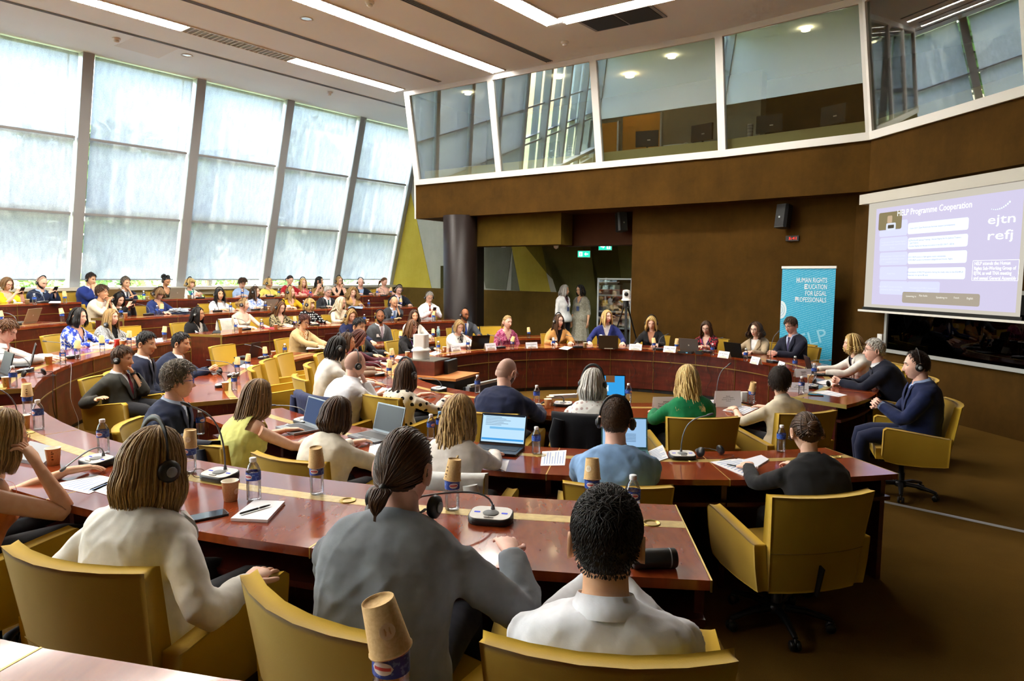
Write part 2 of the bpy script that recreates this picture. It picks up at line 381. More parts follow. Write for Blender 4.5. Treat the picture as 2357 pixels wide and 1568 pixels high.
for lab, p in (('round recessed downlight between the two left strip lamps', (705, 43)), ('round recessed downlight near the windows', (430, 127))):
    x, y = at(*p, H); t = thing('downlight', lab, 'lamp', (x, y, H))
    MB().lathe([(.10, .0), (.11, -.01), (.085, -.012), (.08, .0)], 20).obj('rim', M_white, t, True); MB().lathe([(.08, -.004), (.0005, .0)], 20).obj('reflector', M_chrome, t, True)
for lab, p in (('white smoke detector near the windows at far left', (268, 88)), ('white smoke detector near the far end of the windows', (758, 212)), ('white smoke detector above the booth windows', (1300, 96)), ('white smoke detector at the top edge of the photo', (851, 4))):
    x, y = at(*p, H); t = thing('smoke_detector', lab, 'detector', (x, y, H))
    MB().lathe([(.07, .0), (.07, -.02), (.055, -.035), (.0005, -.036)], 16).obj('base', M_white, t, True); MB().lathe([(.04, -.03), (.045, -.06), (.03, -.075), (.0005, -.076)], 16).obj('head', M_white, t, True)
hatch = MB(); a = at(262, 105, H); hp = [at(262, 105, H), at(310, 85, H), at(410, 112, H), at(365, 134, H)]
quad(hp, H - .003, H + .002).obj('ceiling_hatch', plain('#e8e8e4', .8), None, label='flush white ceiling hatch near the windows', cat='hatch')
# ---- brown parapet band under the booth, booth glazing
ZB0, ZB1 = 3.30, 4.10
RW = [np.array([5.50, 11.9]), np.array([5.94, 9.27]), np.array([6.9, 3.6]), np.array([6.9, -8.5])]   # lower right wall
inn = off(FAC, 1.2); mb = MB()
for i in range(len(FAC) - 1):
    a, b, c, d = FAC[i], FAC[i + 1], inn[i + 1], inn[i]
    o = MB().prism([tuple(a), tuple(b), tuple(c), tuple(d)][::-1], ZB0, ZB1).obj('parapet_panel' if 0 else 'wall_parapet', M_wall, None, kind='structure')
M_frame = plain('#e8e7e2', .4)
bw = tag(link('window_2', None), kind='structure')
def bpt(p, q, t, z, o=0.0):   # point on the leaning booth front between facet points i, i+1
    k = (z - ZB1) / (H - ZB1); a = p[0] * (1 - k) + q[0] * k; b = p[1] * (1 - k) + q[1] * k
    x = a * (1 - t) + b * t; tt = (b - a) / np.linalg.norm(b - a); x = x + np.array([-tt[1], tt[0]]) * o; return (x[0], x[1], z)
def bslab(i, t0, t1, z0, z1, o0, o1):
    p, q = (FAC[i], FAC[i + 1]), (BT[i], BT[i + 1]); return MB().hexa([bpt(p, q, t0, z0, o0), bpt(p, q, t1, z0, o0), bpt(p, q, t1, z0, o1), bpt(p, q, t0, z0, o1), bpt(p, q, t0, z1, o0), bpt(p, q, t1, z1, o0), bpt(p, q, t1, z1, o1), bpt(p, q, t0, z1, o1)])
nwin = {0: 3, 1: 1, 2: 1, 3: 2, 4: 4}
for i in range(5):
    L = np.linalg.norm(FAC[i + 1] - FAC[i]); n = nwin[i]
    bslab(i, 0, 1, ZB1 - .02, ZB1 + .10, -.05, .06).obj('bottom_rail', M_frame, bw); bslab(i, 0, 1, H - .10, H - .003, -.04, .06).obj('top_rail', M_frame, bw)
    for k in range(n):
        a, b = k / n, (k + 1) / n; e = .07 / L
        bslab(i, a, a + e * (2.2 if (k == 0 and i == 0) else 1), ZB1 + .10, H - .1, -.04, .06).obj('stile', M_frame, bw); bslab(i, b - e, b, ZB1 + .1, H - .1, -.04, .06).obj('stile', M_frame, bw)
        bslab(i, a + e, b - e, ZB1 + .1, H - .1, .0, .012).obj('pane', M_booth, bw)
# booth interior
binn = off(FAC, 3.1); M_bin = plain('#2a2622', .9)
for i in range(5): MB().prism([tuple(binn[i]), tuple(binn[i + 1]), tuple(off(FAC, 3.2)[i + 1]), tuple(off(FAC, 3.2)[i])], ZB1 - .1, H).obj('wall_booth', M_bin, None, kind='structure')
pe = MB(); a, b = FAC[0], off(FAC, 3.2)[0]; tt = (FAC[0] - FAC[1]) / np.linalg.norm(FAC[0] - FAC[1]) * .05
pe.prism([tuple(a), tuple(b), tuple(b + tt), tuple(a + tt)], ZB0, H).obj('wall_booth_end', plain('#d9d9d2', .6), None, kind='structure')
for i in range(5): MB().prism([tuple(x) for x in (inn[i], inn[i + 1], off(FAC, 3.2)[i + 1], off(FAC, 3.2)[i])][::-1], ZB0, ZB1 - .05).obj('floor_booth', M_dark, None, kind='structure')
M_ledge = plain('#f2df98', .5)
for i in range(5):
    ia, ib = off(FAC, .07), off(FAC, .62); ia[0] = ia[0] + (ia[1] - ia[0]) * .03; ib[0] = ib[0] + (ib[1] - ib[0]) * .03
    MB().prism([tuple(ia[i]), tuple(ia[i + 1]), tuple(ib[i + 1]), tuple(ib[i])][::-1], ZB1 + .10, ZB1 + .30).obj('counter', M_ledge, None, label=['pale yellow booth counter behind the three left panes', 'pale yellow booth counter behind the fourth pane', 'pale yellow booth counter behind the pane above the screen', 'pale yellow booth counter at the right edge of the photo', 'pale yellow booth counter out past the right edge'][i], cat='counter')
# ---- lower walls
LW = off(FAC, .42); e1 = onplane(1457, 600, LW[0], np.array([0.545, 0.839]))[:2]
dirb = (LW[1] - LW[0]) / np.linalg.norm(LW[1] - LW[0]); nb_ = np.array([-dirb[1], dirb[0]])
E1 = LW[0] + dirb * ((e1 - LW[0]) @ dirb)
def wall(name, pts, z0, z1, th, mat):
    for i in range(len(pts) - 1):
        a, b = np.array(pts[i]), np.array(pts[i + 1]); t = (b - a) / np.linalg.norm(b - a); n = np.array([-t[1], t[0]]) * th
        struct(name, MB().prism([tuple(a), tuple(b), tuple(b + n), tuple(a + n)][::-1], z0, z1), mat)
CR = np.array([5.60, 11.28])
wall('wall_back', [E1, LW[1], CR], 0, ZB0 + .02, .35, M_wall)
wall('wall_right', [CR, RW[1], RW[2], RW[3]], 0, ZB0 + .02, .3, M_wall)
wall('wall_near', [RW[3], un(S0, -8), un(S0, 17)], 0, 3.0, .3, M_wall); wall('wall_near_bounce', [RW[3], un(S0, -8), un(S0, 17)], 3.0, H, .3, M_ceil)  # unseen upper part made white to bounce light into the room
# ---- end wall with painted triangles (square to the windows)
EP = np.array(un(S1, 16.4)); ED = -N_; EN = U      # runs from the windows into the foyer
def ept(px, py, o=0.0): q = onplane(px, py, EP - EN * o, EN); return q
def eflat(pixels, o, mat, name, parent=None, **kw):
    q = [ept(px, py, o) for px, py in pixels]; n = len(q); mb = MB(); k = np.array([EN[0], EN[1], 0]) * .02
    V = q + [x + k for x in q]; mb.add(V, [[i, (i + 1) % n, n + (i + 1) % n, n + i] for i in range(n)])
    for j in range(1, n - 1): mb.add([q[0], q[j], q[j + 1]], [[0, 1, 2]])
    return mb.obj(name, mat, parent, **kw)
a, b = EP, EP + ED * 11.5
M_pgrey = _suede('paint_grey', '#a9aca0', '#bdbfb2', .9); M_pyel = _suede('paint_yellow', '#b9a73e', '#cdbb52', .9); M_polive = _suede('paint_olive', '#6d6526', '#857a31', .9)
M_pslate = _suede('paint_slate', '#6b6e5c', '#7d8070', .9); M_pdark = _suede('paint_dark', '#3a3819', '#474420', .9); M_pgreen = _suede('paint_moss', '#4e4c2a', '#626037', .9)
wend = struct('wall_end', MB().prism([tuple(a), tuple(b), tuple(b + EN * .3), tuple(a + EN * .3)][::-1], 0, H), M_pgrey)
tri = [((952, 300), (1046, 760), (840, 760), M_pyel), ((905, 660), (952, 300), (890, 300), M_pgrey)]
eflat([(942, 430), (993, 664), (900, 660)], .012, M_pyel, 'painted_panel', wend)
eflat([(1098, 575), (1118, 664), (1165, 668), (1180, 560), (1098, 556)], .010, M_pslate, 'painted_panel', wend)
eflat([(1180, 556), (1176, 668), (1200, 670), (1180, 600)], .011, M_pslate, 'painted_panel', wend)
eflat([(1175, 556), (1197, 671), (1267, 673), (1240, 556)], .013, M_pyel, 'painted_panel', wend)
eflat([(1200, 556), (1245, 556), (1259, 630)], .016, M_polive, 'painted_panel', wend)
eflat([(1245, 556), (1259, 630), (1330, 700), (1330, 830), (1480, 830), (1460, 556)], .012, M_pgreen, 'painted_panel', wend)
eflat([(1358, 556), (1376, 640), (1390, 830), (1450, 830), (1420, 556)], .014, M_pdark, 'painted_panel', wend)
eflat([(860, 659), (1292, 673), (1292, 900), (860, 900)], .024, M_dado, 'dado_panel', wend)
eflat([(1014, 612), (1020, 612), (1020, 664), (1014, 664)], .02, M_pdark, 'door_gap', wend)
# column and foyer headers
cx, cy = oncol = onplane(1059.5, 640, F1 + np.array([-.15, .25]), nb_)[:2]
tag(MB().lathe([(.39, 0), (.39, ZB0 + .02), (.0005, ZB0 + .02)], 40, c=(cx, cy, 0)).obj('column', plain('#1a100c', .42, 0, .3), None, True), 'round glossy dark brown column under the booth', 'column')
def header(px0, px1, o, z0, z1, mat, name, th=.5):
    a = onplane(px0, 560, LW[0] + nb_ * o, nb_)[:2]; b = onplane(px1, 560, LW[0] + nb_ * o, nb_)[:2]
    struct(name, MB().prism([tuple(a), tuple(b), tuple(b + nb_ * th), tuple(a + nb_ * th)][::-1], z0, z1), mat)
header(1072, 1291, -.1, 2.63, ZB0 + .01, M_headr, 'wall_header')
header(1289, 1462, .5, 2.62, ZB0 + .01, M_purple, 'wall_header_far')
header(1076, 1097, .35, 0, 2.7, plain('#160e0b', .4), 'wall_pier', .3)
fo = [LW[0] + nb_ * 1.02 + dirb * 1.2, E1 + nb_ * 1.02 + dirb * .2, E1 + nb_ * 6, LW[0] + nb_ * 6 + dirb * 1.2]
struct('ceiling_foyer', MB().prism([tuple(p) for p in fo][::-1], 2.75, 2.85), plain('#8a8676', .9))

for lab, px in (('added unseen foyer ceiling lamp nearer the column', 1170), ('added unseen foyer ceiling lamp above the standing women', 1330)):  # unseen lamps, added to brighten the foyer and its painted wall
    q = onplane(px, 600, LW[0] + nb_ * 2.6, nb_)[:2]; t = thing('added_foyer_lamp', lab, 'lamp', (q[0], q[1], 2.75))
    MB().lathe([(.22, 0), (.22, -.03), (.19, -.035), (.19, 0)], 24).obj('rim', M_white, t, True); MB().lathe([(.19, -.02), (.0005, -.021)], 24).obj('diffuser', emit('#fff2d8', 220), t)
# ================================================================== DESKS
def desk(row, a0, a1, label, seg=None, front=True):
    ri, ro, f, z = RIN[row], ROUT[row], FLOOR[row], TOPZ[row]; rm = (ri + ro) / 2
    n = max(1, round(R_(a1 - a0) * rm / (seg or 1.2))); t = thing('curved_desk', label, 'desk', (*pol(rm, (a0 + a1) / 2), f)); T = Matrix.Translation(-Vector(t.location))
    A = np.linspace(a0, a1, n + 1); g = math.degrees(.004 / rm)
    def put(mb, name, mat, par=t, **kw): return mb.xf(T).obj(name, mat, par, **kw)
    s0, s1 = ri + .20, ri + .275
    for k in range(n):
        b0, b1 = A[k] + g, A[k + 1] - g
        tp = MB(); tp.arc(ri, s0, z - .035, z, b0, b1); tp.arc(s1, ro, z - .035, z, b0, b1); tp.arc(s0, s1, z - .035, z - .003, b0, b1); top = put(tp, 'top_panel', M_top)
        put(MB().arc(s0 + .001, s1 - .001, z - .012, z + .0006, b0, b1), 'inlay', M_inlay)
        if front:
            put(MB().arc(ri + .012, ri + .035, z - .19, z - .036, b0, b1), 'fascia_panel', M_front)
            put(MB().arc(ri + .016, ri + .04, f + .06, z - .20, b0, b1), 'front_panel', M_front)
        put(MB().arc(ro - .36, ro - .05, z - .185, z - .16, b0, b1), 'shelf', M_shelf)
        # brass cable well
        gx, gy = pol((s0 + s1) / 2, A[k] + (A[k + 1] - A[k]) * .9); gr = MB()
        gr.lathe([(.034, -.001), (.036, .004), (.031, .005), (.029, .001), (.0005, -.0005)], 18, c=(gx, gy, z)); put(gr, 'cable_well', M_brass, smooth=True)
    put(MB().arc(ri + .008, ri + .03, z - .198, z - .186, a0, a1, 40), 'brass_rail', M_brass)
    put(MB().arc(ri + .05, ri + .09, f, f + .06, a0, a1, 40), 'plinth', M_dark)
    for k, a in enumerate(A):
        w = math.degrees(.003 / rm)
        put(MB().arc(ri - .001, ro + .001, z - .04, z + .0008, a - w, a + w, 1), 'brass_line', M_brass)
        put(MB().arc(ri + .006, ri + .036, f + .06, z - .04, a - w, a + w, 1), 'brass_line', M_brass)
        w2 = math.degrees(.016 / rm); aa = min(max(a, a0 + w2), a1 - w2)
        put(MB().arc(ri + .04, ro - .10, f, z - .036, aa - w2, aa + w2, 1), 'end_panel' if k in (0, n) else 'divider', M_front if k in (0, n) else M_shelf)
    return t
desk('A', -52, 292, 'innermost ring-shaped mahogany desk with brass rail round the open floor', .82)
desk('B', 221, 284, 'curved mahogany desk used by the man in the light blue blazer', 1.0)
desk('B', 160, 212, 'curved mahogany desk used by the young man in a navy suit at left', 1.0)
desk('B', 96.5, 153, 'curved mahogany desk behind the far side of the ring', 1.0)
desk('C', 219.5, 265.5, 'curved mahogany desk in the foreground used by the ponytailed man')
desk('C', 168, 211.5, 'curved mahogany desk at left with the woman in the blue patterned dress')
desk('C', 112, 161.5, 'curved mahogany desk of the middle tier used by the polka dot top woman')
desk('D', 219, 263.5, 'mahogany desk corner at the bottom left edge of the photo')
desk('D', 169.5, 211, 'curved mahogany desk at far left carrying the laptop on a red cover')
desk('D', 115.5, 163, 'curved mahogany desk of the second tier from the windows')
desk('E', 158.5, 200, 'curved mahogany desk by the windows at the left edge')
desk('E', 114, 153.5, 'long curved mahogany desk of the tier nearest the windows')

# ================================================================== CHAIRS
def _chairfab():
    t = NT('mustard_cloth'); v = t.coord(); nz = t.noise(v, 220, 2); a = t.noise(v, 3, 3)
    c = t.mix(a, srgb('#b08c22'), srgb('#c4a034')); t.set(col=c, rough=.9, spec=.15, sheen=.15, normal=t.bump(nz, .2, .002)); return t.m
M_must = _chairfab(); M_plast = plain('#101112', .42)
def solid_grid(front, back, mb, m=0):      # two (nr,nc,3) grids sewn into a closed shell
    nr, nc = front.shape[:2]; V = np.concatenate([front.reshape(-1, 3), back.reshape(-1, 3)]); F = grid_faces(nr, nc, False); k = nr * nc
    side = []
    for i in range(nr - 1):
        side += [[i * nc, (i + 1) * nc, k + (i + 1) * nc, k + i * nc], [(i + 1) * nc + nc - 1, i * nc + nc - 1, k + i * nc + nc - 1, k + (i + 1) * nc + nc - 1]]
    for j in range(nc - 1):
        side += [[j + 1, j, k + j, k + j + 1], [(nr - 1) * nc + j, (nr - 1) * nc + j + 1, k + (nr - 1) * nc + j + 1, k + (nr - 1) * nc + j]]
    mb.add(V, np.concatenate([F[:, ::-1], F + k, np.array(side)]), m); return mb
def subsurf_mesh(mb, mat, lv=2, crease=None):
    me = mb.mesh('tmp', mat, True); o = bpy.data.objects.new('tmp', me); COL.objects.link(o); md = o.modifiers.new('s', 'SUBSURF'); md.levels = lv; md.render_levels = lv
    dg = bpy.context.evaluated_depsgraph_get(); r = bpy.data.meshes.new_from_object(o.evaluated_get(dg)); bpy.data.objects.remove(o); bpy.data.meshes.remove(me)
    r.polygons.foreach_set('use_smooth', [True] * len(r.polygons)); return r
# chair local frame: sitter faces +Y, origin on the floor under the seat
def chair_meshes():
    out = {}
    us = np.array([-1, -.90, -.6, -.2, .2, .6, .90, 1]); vs = np.array([0, .05, .25, .5, .75, .93, 1.0])
    def bp(u, v, o):
        w = .245 + .045 * v; z = .34 + .53 * v; y = -.25 - .13 * v + .055 * u * u * (.6 + .6 * v); th = .085 - .03 * v
        return (u * w, y - (th if o else 0), z)
    fr = np.array([[bp(u, v, 0) for u in us] for v in vs]); bk = np.array([[bp(u, v, 1) for u in us] for v in vs])
    out['backrest'] = subsurf_mesh(solid_grid(fr, bk, MB()), M_must, 1)
    sm = MB(); sm.tube([(x, -.25 - .13 * v0 - .082 + .03 * v0 + .055 * (x / (.255 + .055 * v0))**2 * (.6 + .6 * v0), .34 + .53 * v0) for x in np.linspace(-.262, .262, 13) for v0 in (.42,)], .0022, 4)
    out['seam'] = sm.mesh('seam', plain('#7d6114', .9), True)
    sl = MB(); sl.box((0, -.352, .41), (.010, .05, .17), tilt=('X', R_(14))); out['zip_slit'] = sl.mesh('zip_slit', M_black)
    xs = np.array([-.245, -.235, -.12, .12, .235, .245]); ys = np.array([-.26, -.24, 0, .18, .235, .25])
    tp = np.array([[(x, y, .465 - .02 * max(0, y - .12) * 4 + .012 * (1 - (x / .25)**2)) for y in ys] for x in xs]); bt = np.array([[(x * .96, y * .98, .36) for y in ys] for x in xs])
    out['seat'] = subsurf_mesh(solid_grid(tp[::-1], bt[::-1], MB()), M_must, 1)
    def arm(sx):
        ysl = np.array([-.30, -.27, -.1, .08, .18, .205]); tops = np.array([.60, .60, .622, .645, .655, .635]); bots = np.array([.35, .345, .335, .34, .36, .40]); ks = np.array([0, .04, .5, .94, 1.0])
        def g(o): return np.array([[(sx * (.245 + .03 * k + (.065 if o else 0) - .006 * (abs(k - .5) * 2)**4), y - .0 * k, b + (t_ - b) * k) for y, t_, b in zip(ysl, tops, bots)] for k in ks])
        a, b = g(0), g(1); return subsurf_mesh(solid_grid(a, b, MB()) if sx > 0 else solid_grid(b, a, MB()), M_must, 1)
    out['armL'], out['armR'] = arm(-1), arm(1)
    out['pan'] = MB().box((0, .0, .345), (.40, .42, .03)).box((0, -.02, .315), (.16, .2, .04)).mesh('pan', M_plast)
    out['column'] = MB().lathe([(.03, .10), (.03, .2), (.022, .2), (.022, .32)], 12).mesh('column', M_plast, True)
    hub = MB().lathe([(.05, .075), (.055, .11), (.035, .13), (.0005, .13)], 14); out['hub'] = hub.mesh('hub', M_plast, True)
    lg = MB(); lg.tube([(0, .03, .10), (0, .15, .10), (0, .27, .075), (0, .29, .07)], [.026, .022, .017, .014], 6, flat=.8); out['leg'] = lg.mesh('leg', M_plast, True)
    ca = MB()
    for k in (-.016, .016): ca.lathe([(.0005, -.011), (.024, -.011), (.027, -.006), (.027, .006), (.024, .011), (.0005, .011)], 12, c=(k, .285, .027), M=np.array(Matrix.Rotation(R_(90), 3, 'Y')))
    ca.box((0, .285, .045), (.012, .03, .04)); out['castor'] = ca.mesh('castor', M_plast, True); lf = MB().join(lg).join(ca); out['leg_far'] = lf.mesh('leg', M_plast, True)
    return out
CM = chair_meshes()
def chair(x, y, z, yaw, label, group=None, detail=1, spin=None):
    t = thing('office_chair', label, 'chair', (x, y, z), yaw, group)
    b = link('backrest', CM['backrest'], t)
    if detail: link('seam', CM['seam'], b); link('zip_slit', CM['zip_slit'], b)
    link('seat', CM['seat'], t); link('armrest', CM['armL'], t); link('armrest', CM['armR'], t); link('seat_pan', CM['pan'], t); link('gas_column', CM['column'], t)
    hb = link('base_hub', CM['hub'], t); s = random.random() * 1.2 if spin is None else spin
    for k in range(5):
        a = s + k * 2 * math.pi / 5; l = link('base_leg', CM['leg' if detail else 'leg_far'], t if detail else hb, rz=a)
        if detail: link('castor', CM['castor'], l)
    return t
# ================================================================== PEOPLE
rng = np.random.default_rng(7)
def sst(a, b, x): t = np.clip((np.asarray(x, float) - a) / (b - a), 0, 1); return t * t * (3 - 2 * t)
ZL = np.array([.1176, .113, .103, .088, .072, .056, .043, .034, .027, .020, .013, .006, -.001, -.008, -.016, -.023, -.029, -.034, -.039, -.044, -.049, -.054, -.0585, -.0615, -.0645, -.0675, -.071, -.076, -.081, -.087, -.094, -.101, -.107, -.112, -.1165])
NC = 44; _s = np.linspace(-math.pi, math.pi, NC, endpoint=False); PHI = _s - .5 * np.sin(_s)
def head_grid(fem, wid=1.0, nose=1.0):
    z = ZL[:, None] + 0 * PHI[None]; ph = PHI[None] + 0 * z; zt = z / .118; st = np.sqrt(np.clip(1 - zt**2, 0, 1)); ex = 2.9
    sl = np.where(zt < 0, (1 - np.abs(zt)**ex)**(1 / ex), st); k = sst(0, -1, zt); cf = np.cos(ph)
    x = .0745 * wid * sl * np.sin(ph) * (1 - (.42 if fem else .34) * k); yb = .096 * (st * .5 + sl * .5)
    y = np.where(cf > 0, .094 * sl * cf, yb * cf * np.where(zt > 0, 1.05, 1 - .5 * sst(-.1, -.95, zt)))
    w = sst(.1, .55, cf); ax = np.abs(x); g = lambda u, s: np.exp(-(u / s)**2)
    nz = nose * (.021 if fem else .025)
    d = nz * (g(x, .0085) * .75 + g(x, .014) * .3 * sst(-.01, -.03, z)) * sst(.028, -.026, z) * sst(-.047, -.034, z)
    d += -.010 * g(ax - .031, .017) * g(z - .011, .013) + .0045 * g(ax - .03, .022) * g(z - .031, .008) + .004 * g(ax - .043, .017) * g(z + .02, .018)
    lip = 1.25 if fem else 1.0
    d += lip * (.0045 * g(x, .02) * g(z + .0585, .0055) + .0055 * g(x, .018) * g(z + .0705, .006)) - .005 * g(x, .021) * g(z + .0645, .0028) - .004 * g(x, .022) * g(z + .083, .006) + .006 * g(x, .02) * g(z + .101, .012)
    y = y + d * w; return np.stack([x, y, z], -1)
def rot(yaw, pitch=0, roll=0): return np.array(Matrix.Rotation(yaw, 3, 'Z') @ Matrix.Rotation(-pitch, 3, 'X') @ Matrix.Rotation(roll, 3, 'Y'))
def hairline(pa, kind):
    if kind == 'f': xs, zs = [0, 35, 55, 72, 84, 100, 130, 180], [.080, .070, .048, .025, .0, -.01, -.055, -.075]
    elif kind == 'rec': xs, zs = [0, 25, 45, 70, 80, 92, 105, 130, 180], [.090, .100, .080, .030, -.02, -.002, -.02, -.06, -.075]
    else: xs, zs = [0, 35, 52, 70, 79, 90, 104, 130, 180], [.076, .070, .050, .028, -.026, -.002, -.02, -.06, -.078]
    return np.interp(pa, xs, zs)
def hair_cap(G, kind, top, side, bald=False, rough=.0):
    x, y, z = G[..., 0], G[..., 1], G[..., 2]; pa = np.degrees(np.abs(np.arctan2(x, y))); hl = hairline(pa, kind)
    m = sst(0, .014, z - hl)
    if bald: m = m * sst(.075, .05, z) * sst(60, 85, pa)
    nrm = np.stack([x / .0745**2, y / .096**2, z / .118**2], -1); nrm /= np.linalg.norm(nrm, axis=-1)[..., None]
    th = (side + (top - side) * sst(.0, .09, z)) * m
    if rough: th = th * (1 + rough * rng.standard_normal(th.shape) * .35)
    V = G + nrm * (th[..., None] + .0006); F = grid_faces(len(ZL), NC, True); ok = (m.ravel()[F] > .02).all(1); mb = MB(); mb.add(V.reshape(-1, 3), F[ok], 0, .45)
    if not bald: mb.add(np.vstack([V[0], V[0].mean(0) + (0, 0, .001)]), np.c_[np.arange(NC), (np.arange(NC) + 1) % NC, np.full(NC, NC)][:, ::-1])
    return mb
def ell(th, ph, h=0.0):     # point on the hair ellipsoid
    b = np.where(np.cos(ph) < 0, .103, .098); return np.stack([(.079 + h) * np.sin(th) * np.sin(ph), (b + h) * np.sin(th) * np.cos(ph), (.121 + h) * np.cos(th)], -1)
def locks_mesh(mb, P, W, flat=.4, tone=None):     # P (n,m,3) paths, W (n,m) half widths
    n, m = P.shape[:2]; T = np.gradient(P, axis=1); T /= np.linalg.norm(T, axis=-1)[..., None] + 1e-9
    N = P * np.array([1, 1, .6]); N[..., 2] = np.where(P[..., 2] < 0, 0, N[..., 2]); N -= T * (N * T).sum(-1)[..., None]; N /= np.linalg.norm(N, axis=-1)[..., None] + 1e-9
    S = np.cross(T, N); w = W[..., None]; V = np.stack([P + S * w, P + N * w * flat, P - S * w, P - N * w * flat], 2)
    f = grid_faces(m, 4, True); F = (f[None] + (np.arange(n) * m * 4)[:, None, None]).reshape(-1, 4)
    tn = rng.random(n) if tone is None else tone; mb.add(V.reshape(-1, 3), F, 0, np.repeat(tn, m * 4)); return mb
def taper(m, a=.6, e=.15): u = np.linspace(0, 1, m); return (a + (1 - a) * sst(0, .3, u)) * (1 - (1 - e) * sst(.6, 1, u))
def hair_fall(mb, n, L, w, vol=.02, fringe=0, part=.15, curl=0.0, pitch=.05, face=62, inward=.0, ragged=.08, front=True, m=14):
    ph0 = rng.uniform(-math.pi, math.pi, n); sg = np.where(ph0 > part, 1, -1); fa = R_(face) * rng.uniform(.92, 1.18, n); isf = np.abs(ph0) < fa
    fr = isf & (rng.random(n) < fringe) & (np.abs(ph0) < R_(50)); ph1 = np.where(isf & ~fr, sg * fa, ph0)
    th0 = R_(4) + rng.random(n)**1.5 * R_(60); h = rng.uniform(.003, vol, n); m1 = 6; tau = np.linspace(0, 1, m1)[None]
    th_end = np.where(fr, R_(58), R_(97)); th = th0[:, None] * .6 + (th_end - th0 * .6)[:, None] * tau; ph = ph0[:, None] + (ph1 - ph0)[:, None] * sst(0, .55, tau)
    P1 = ell(th, ph, h[:, None] * (.5 + .5 * tau)); p5 = P1[:, -1]; zend = -L * (1 + ragged * rng.uniform(-1, .6, n)); zend = np.where(fr, .038, zend)
    u = np.linspace(0, 1, m - m1 + 1)[None, 1:]; z = p5[:, 2:3] + (zend[:, None] - p5[:, 2:3]) * u; wd = 1 + .12 * np.sin(u * math.pi) * (vol / .02) - inward * u**2
    x = p5[:, 0:1] * wd; y = p5[:, 1:2] * wd; k = sst(.11, .27, -z); back = (np.abs(ph1) > R_(96))[:, None] | (not front)
    x = x + k * (np.where(back, p5[:, 0:1] * 1.2, np.sign(p5[:, 0:1]) * .085) - x); y = y + k * (np.where(back, -.15 - .02 * rng.random((n, 1)), .088) - y)
    P = np.concatenate([P1, np.stack([x, y, z], -1)], 1)
    if curl:
        s = np.cumsum(np.r_[0, np.full(m - 1, 1.0)])[None] * (L + .2) / m / pitch * 2 * math.pi; p0 = rng.random((n, 1)) * 6.28; A = curl * sst(.1, .45, np.linspace(0, 1, m))[None] * rng.uniform(.7, 1.3, (n, 1))
        P[..., 0] += A * np.cos(s + p0); P[..., 1] += A * np.sin(s + p0); P[..., 2] += A * .4 * np.sin(s * 1.3 + p0)
    locks_mesh(mb, P, w * rng.uniform(.7, 1.2, (n, 1)) * taper(m)[None]); return mb
def hair_tuft(mb, n, ln, w, lift=.012, kind='m', crown=(R_(28), math.pi), mess=.25, top=.018, side=.007):
    th = np.arccos(rng.uniform(-.45, .99, n)); ph = rng.uniform(-math.pi, math.pi, n); P0 = ell(th, ph); pa = np.degrees(np.abs(ph)); ok = P0[:, 2] > hairline(pa, kind) + .010; th, ph = th[ok], ph[ok]; P0 = P0[ok]; n = len(th)
    c = ell(np.array([crown[0]]), np.array([crown[1]]))[0]; d = P0 - c; d += rng.standard_normal(d.shape) * mess * .1; nr = P0 / np.linalg.norm(P0, axis=1)[:, None]; d -= nr * (d * nr).sum(1)[:, None]; d /= np.linalg.norm(d, axis=1)[:, None] + 1e-6
    m = 6; tau = np.linspace(0, 1, m)[None, :, None]; l = ln * rng.uniform(.6, 1.2, (n, 1, 1)) * ((.14 if kind != 'f' else .5) + (.86 if kind != 'f' else .5) * sst(.0, .075, P0[:, 2]))[:, None, None]
    P = P0[:, None] + d[:, None] * l * tau; R = np.linalg.norm(P0, axis=1)[:, None, None]; P = P / np.linalg.norm(P / np.array([.079, .1, .121]), axis=2)[..., None]
    hb = (side + (top - side) * sst(0, .09, P[..., 2]) - .005)[..., None]; P = P * (1 + (hb + lift * (.35 + .65 * sst(0, .08, P0[:, 2]))[:, None, None] * np.sin(tau * 2.2) + .003) / R); locks_mesh(mb, P, w * np.ones((n, 1)) * taper(m, .8, .1)[None], .5); return mb
def hair_sleek(mb, n, tie, w, kind='f', h=.006):
    th = np.arccos(rng.uniform(-.35, .98, n)); ph = rng.uniform(-math.pi, math.pi, n); P0 = ell(th, ph); ok = P0[:, 2] > hairline(np.degrees(np.abs(ph)), kind) + .004; P0 = P0[ok]; n = len(P0); tie = np.array(tie)
    m = 8; tau = np.linspace(0, 1, m)[None, :, None]; P = P0[:, None] * (1 - tau) + tie * tau; q = np.linalg.norm(P / np.array([.079, .103, .121]), axis=2)[..., None]; P = P / np.minimum(q, 1.0); P = P * (1 + h / .1 * (1 - tau * .3) * rng.uniform(.4, 1.2, (n, 1, 1)))
    locks_mesh(mb, P, w * np.ones((n, 1)) * taper(m, .8, .5)[None]); return mb
def hair_tail(mb, n, tie, L, w, spread=.03, curl=.004):
    m = 10; u = np.linspace(0, 1, m)[None]; a = rng.random((n, 1)) * 6.28; r = spread * np.sqrt(rng.random((n, 1))) * np.sin(np.clip(u * 1.1 + .08, 0, 1) * math.pi)**.6
    x = tie[0] + r * np.cos(a); y = tie[1] - .03 * np.sin(u * 1.6) + r * np.sin(a) * .7; z = tie[2] + .012 * np.sin(u * 3) - L * u**1.15 * rng.uniform(.85, 1.05, (n, 1)); P = np.stack([x, y, z], -1)
    P[..., 0] += curl * np.sin(u * 9 + a); locks_mesh(mb, P, w * np.ones((n, 1)) * taper(m, .7, .2)[None]); return mb
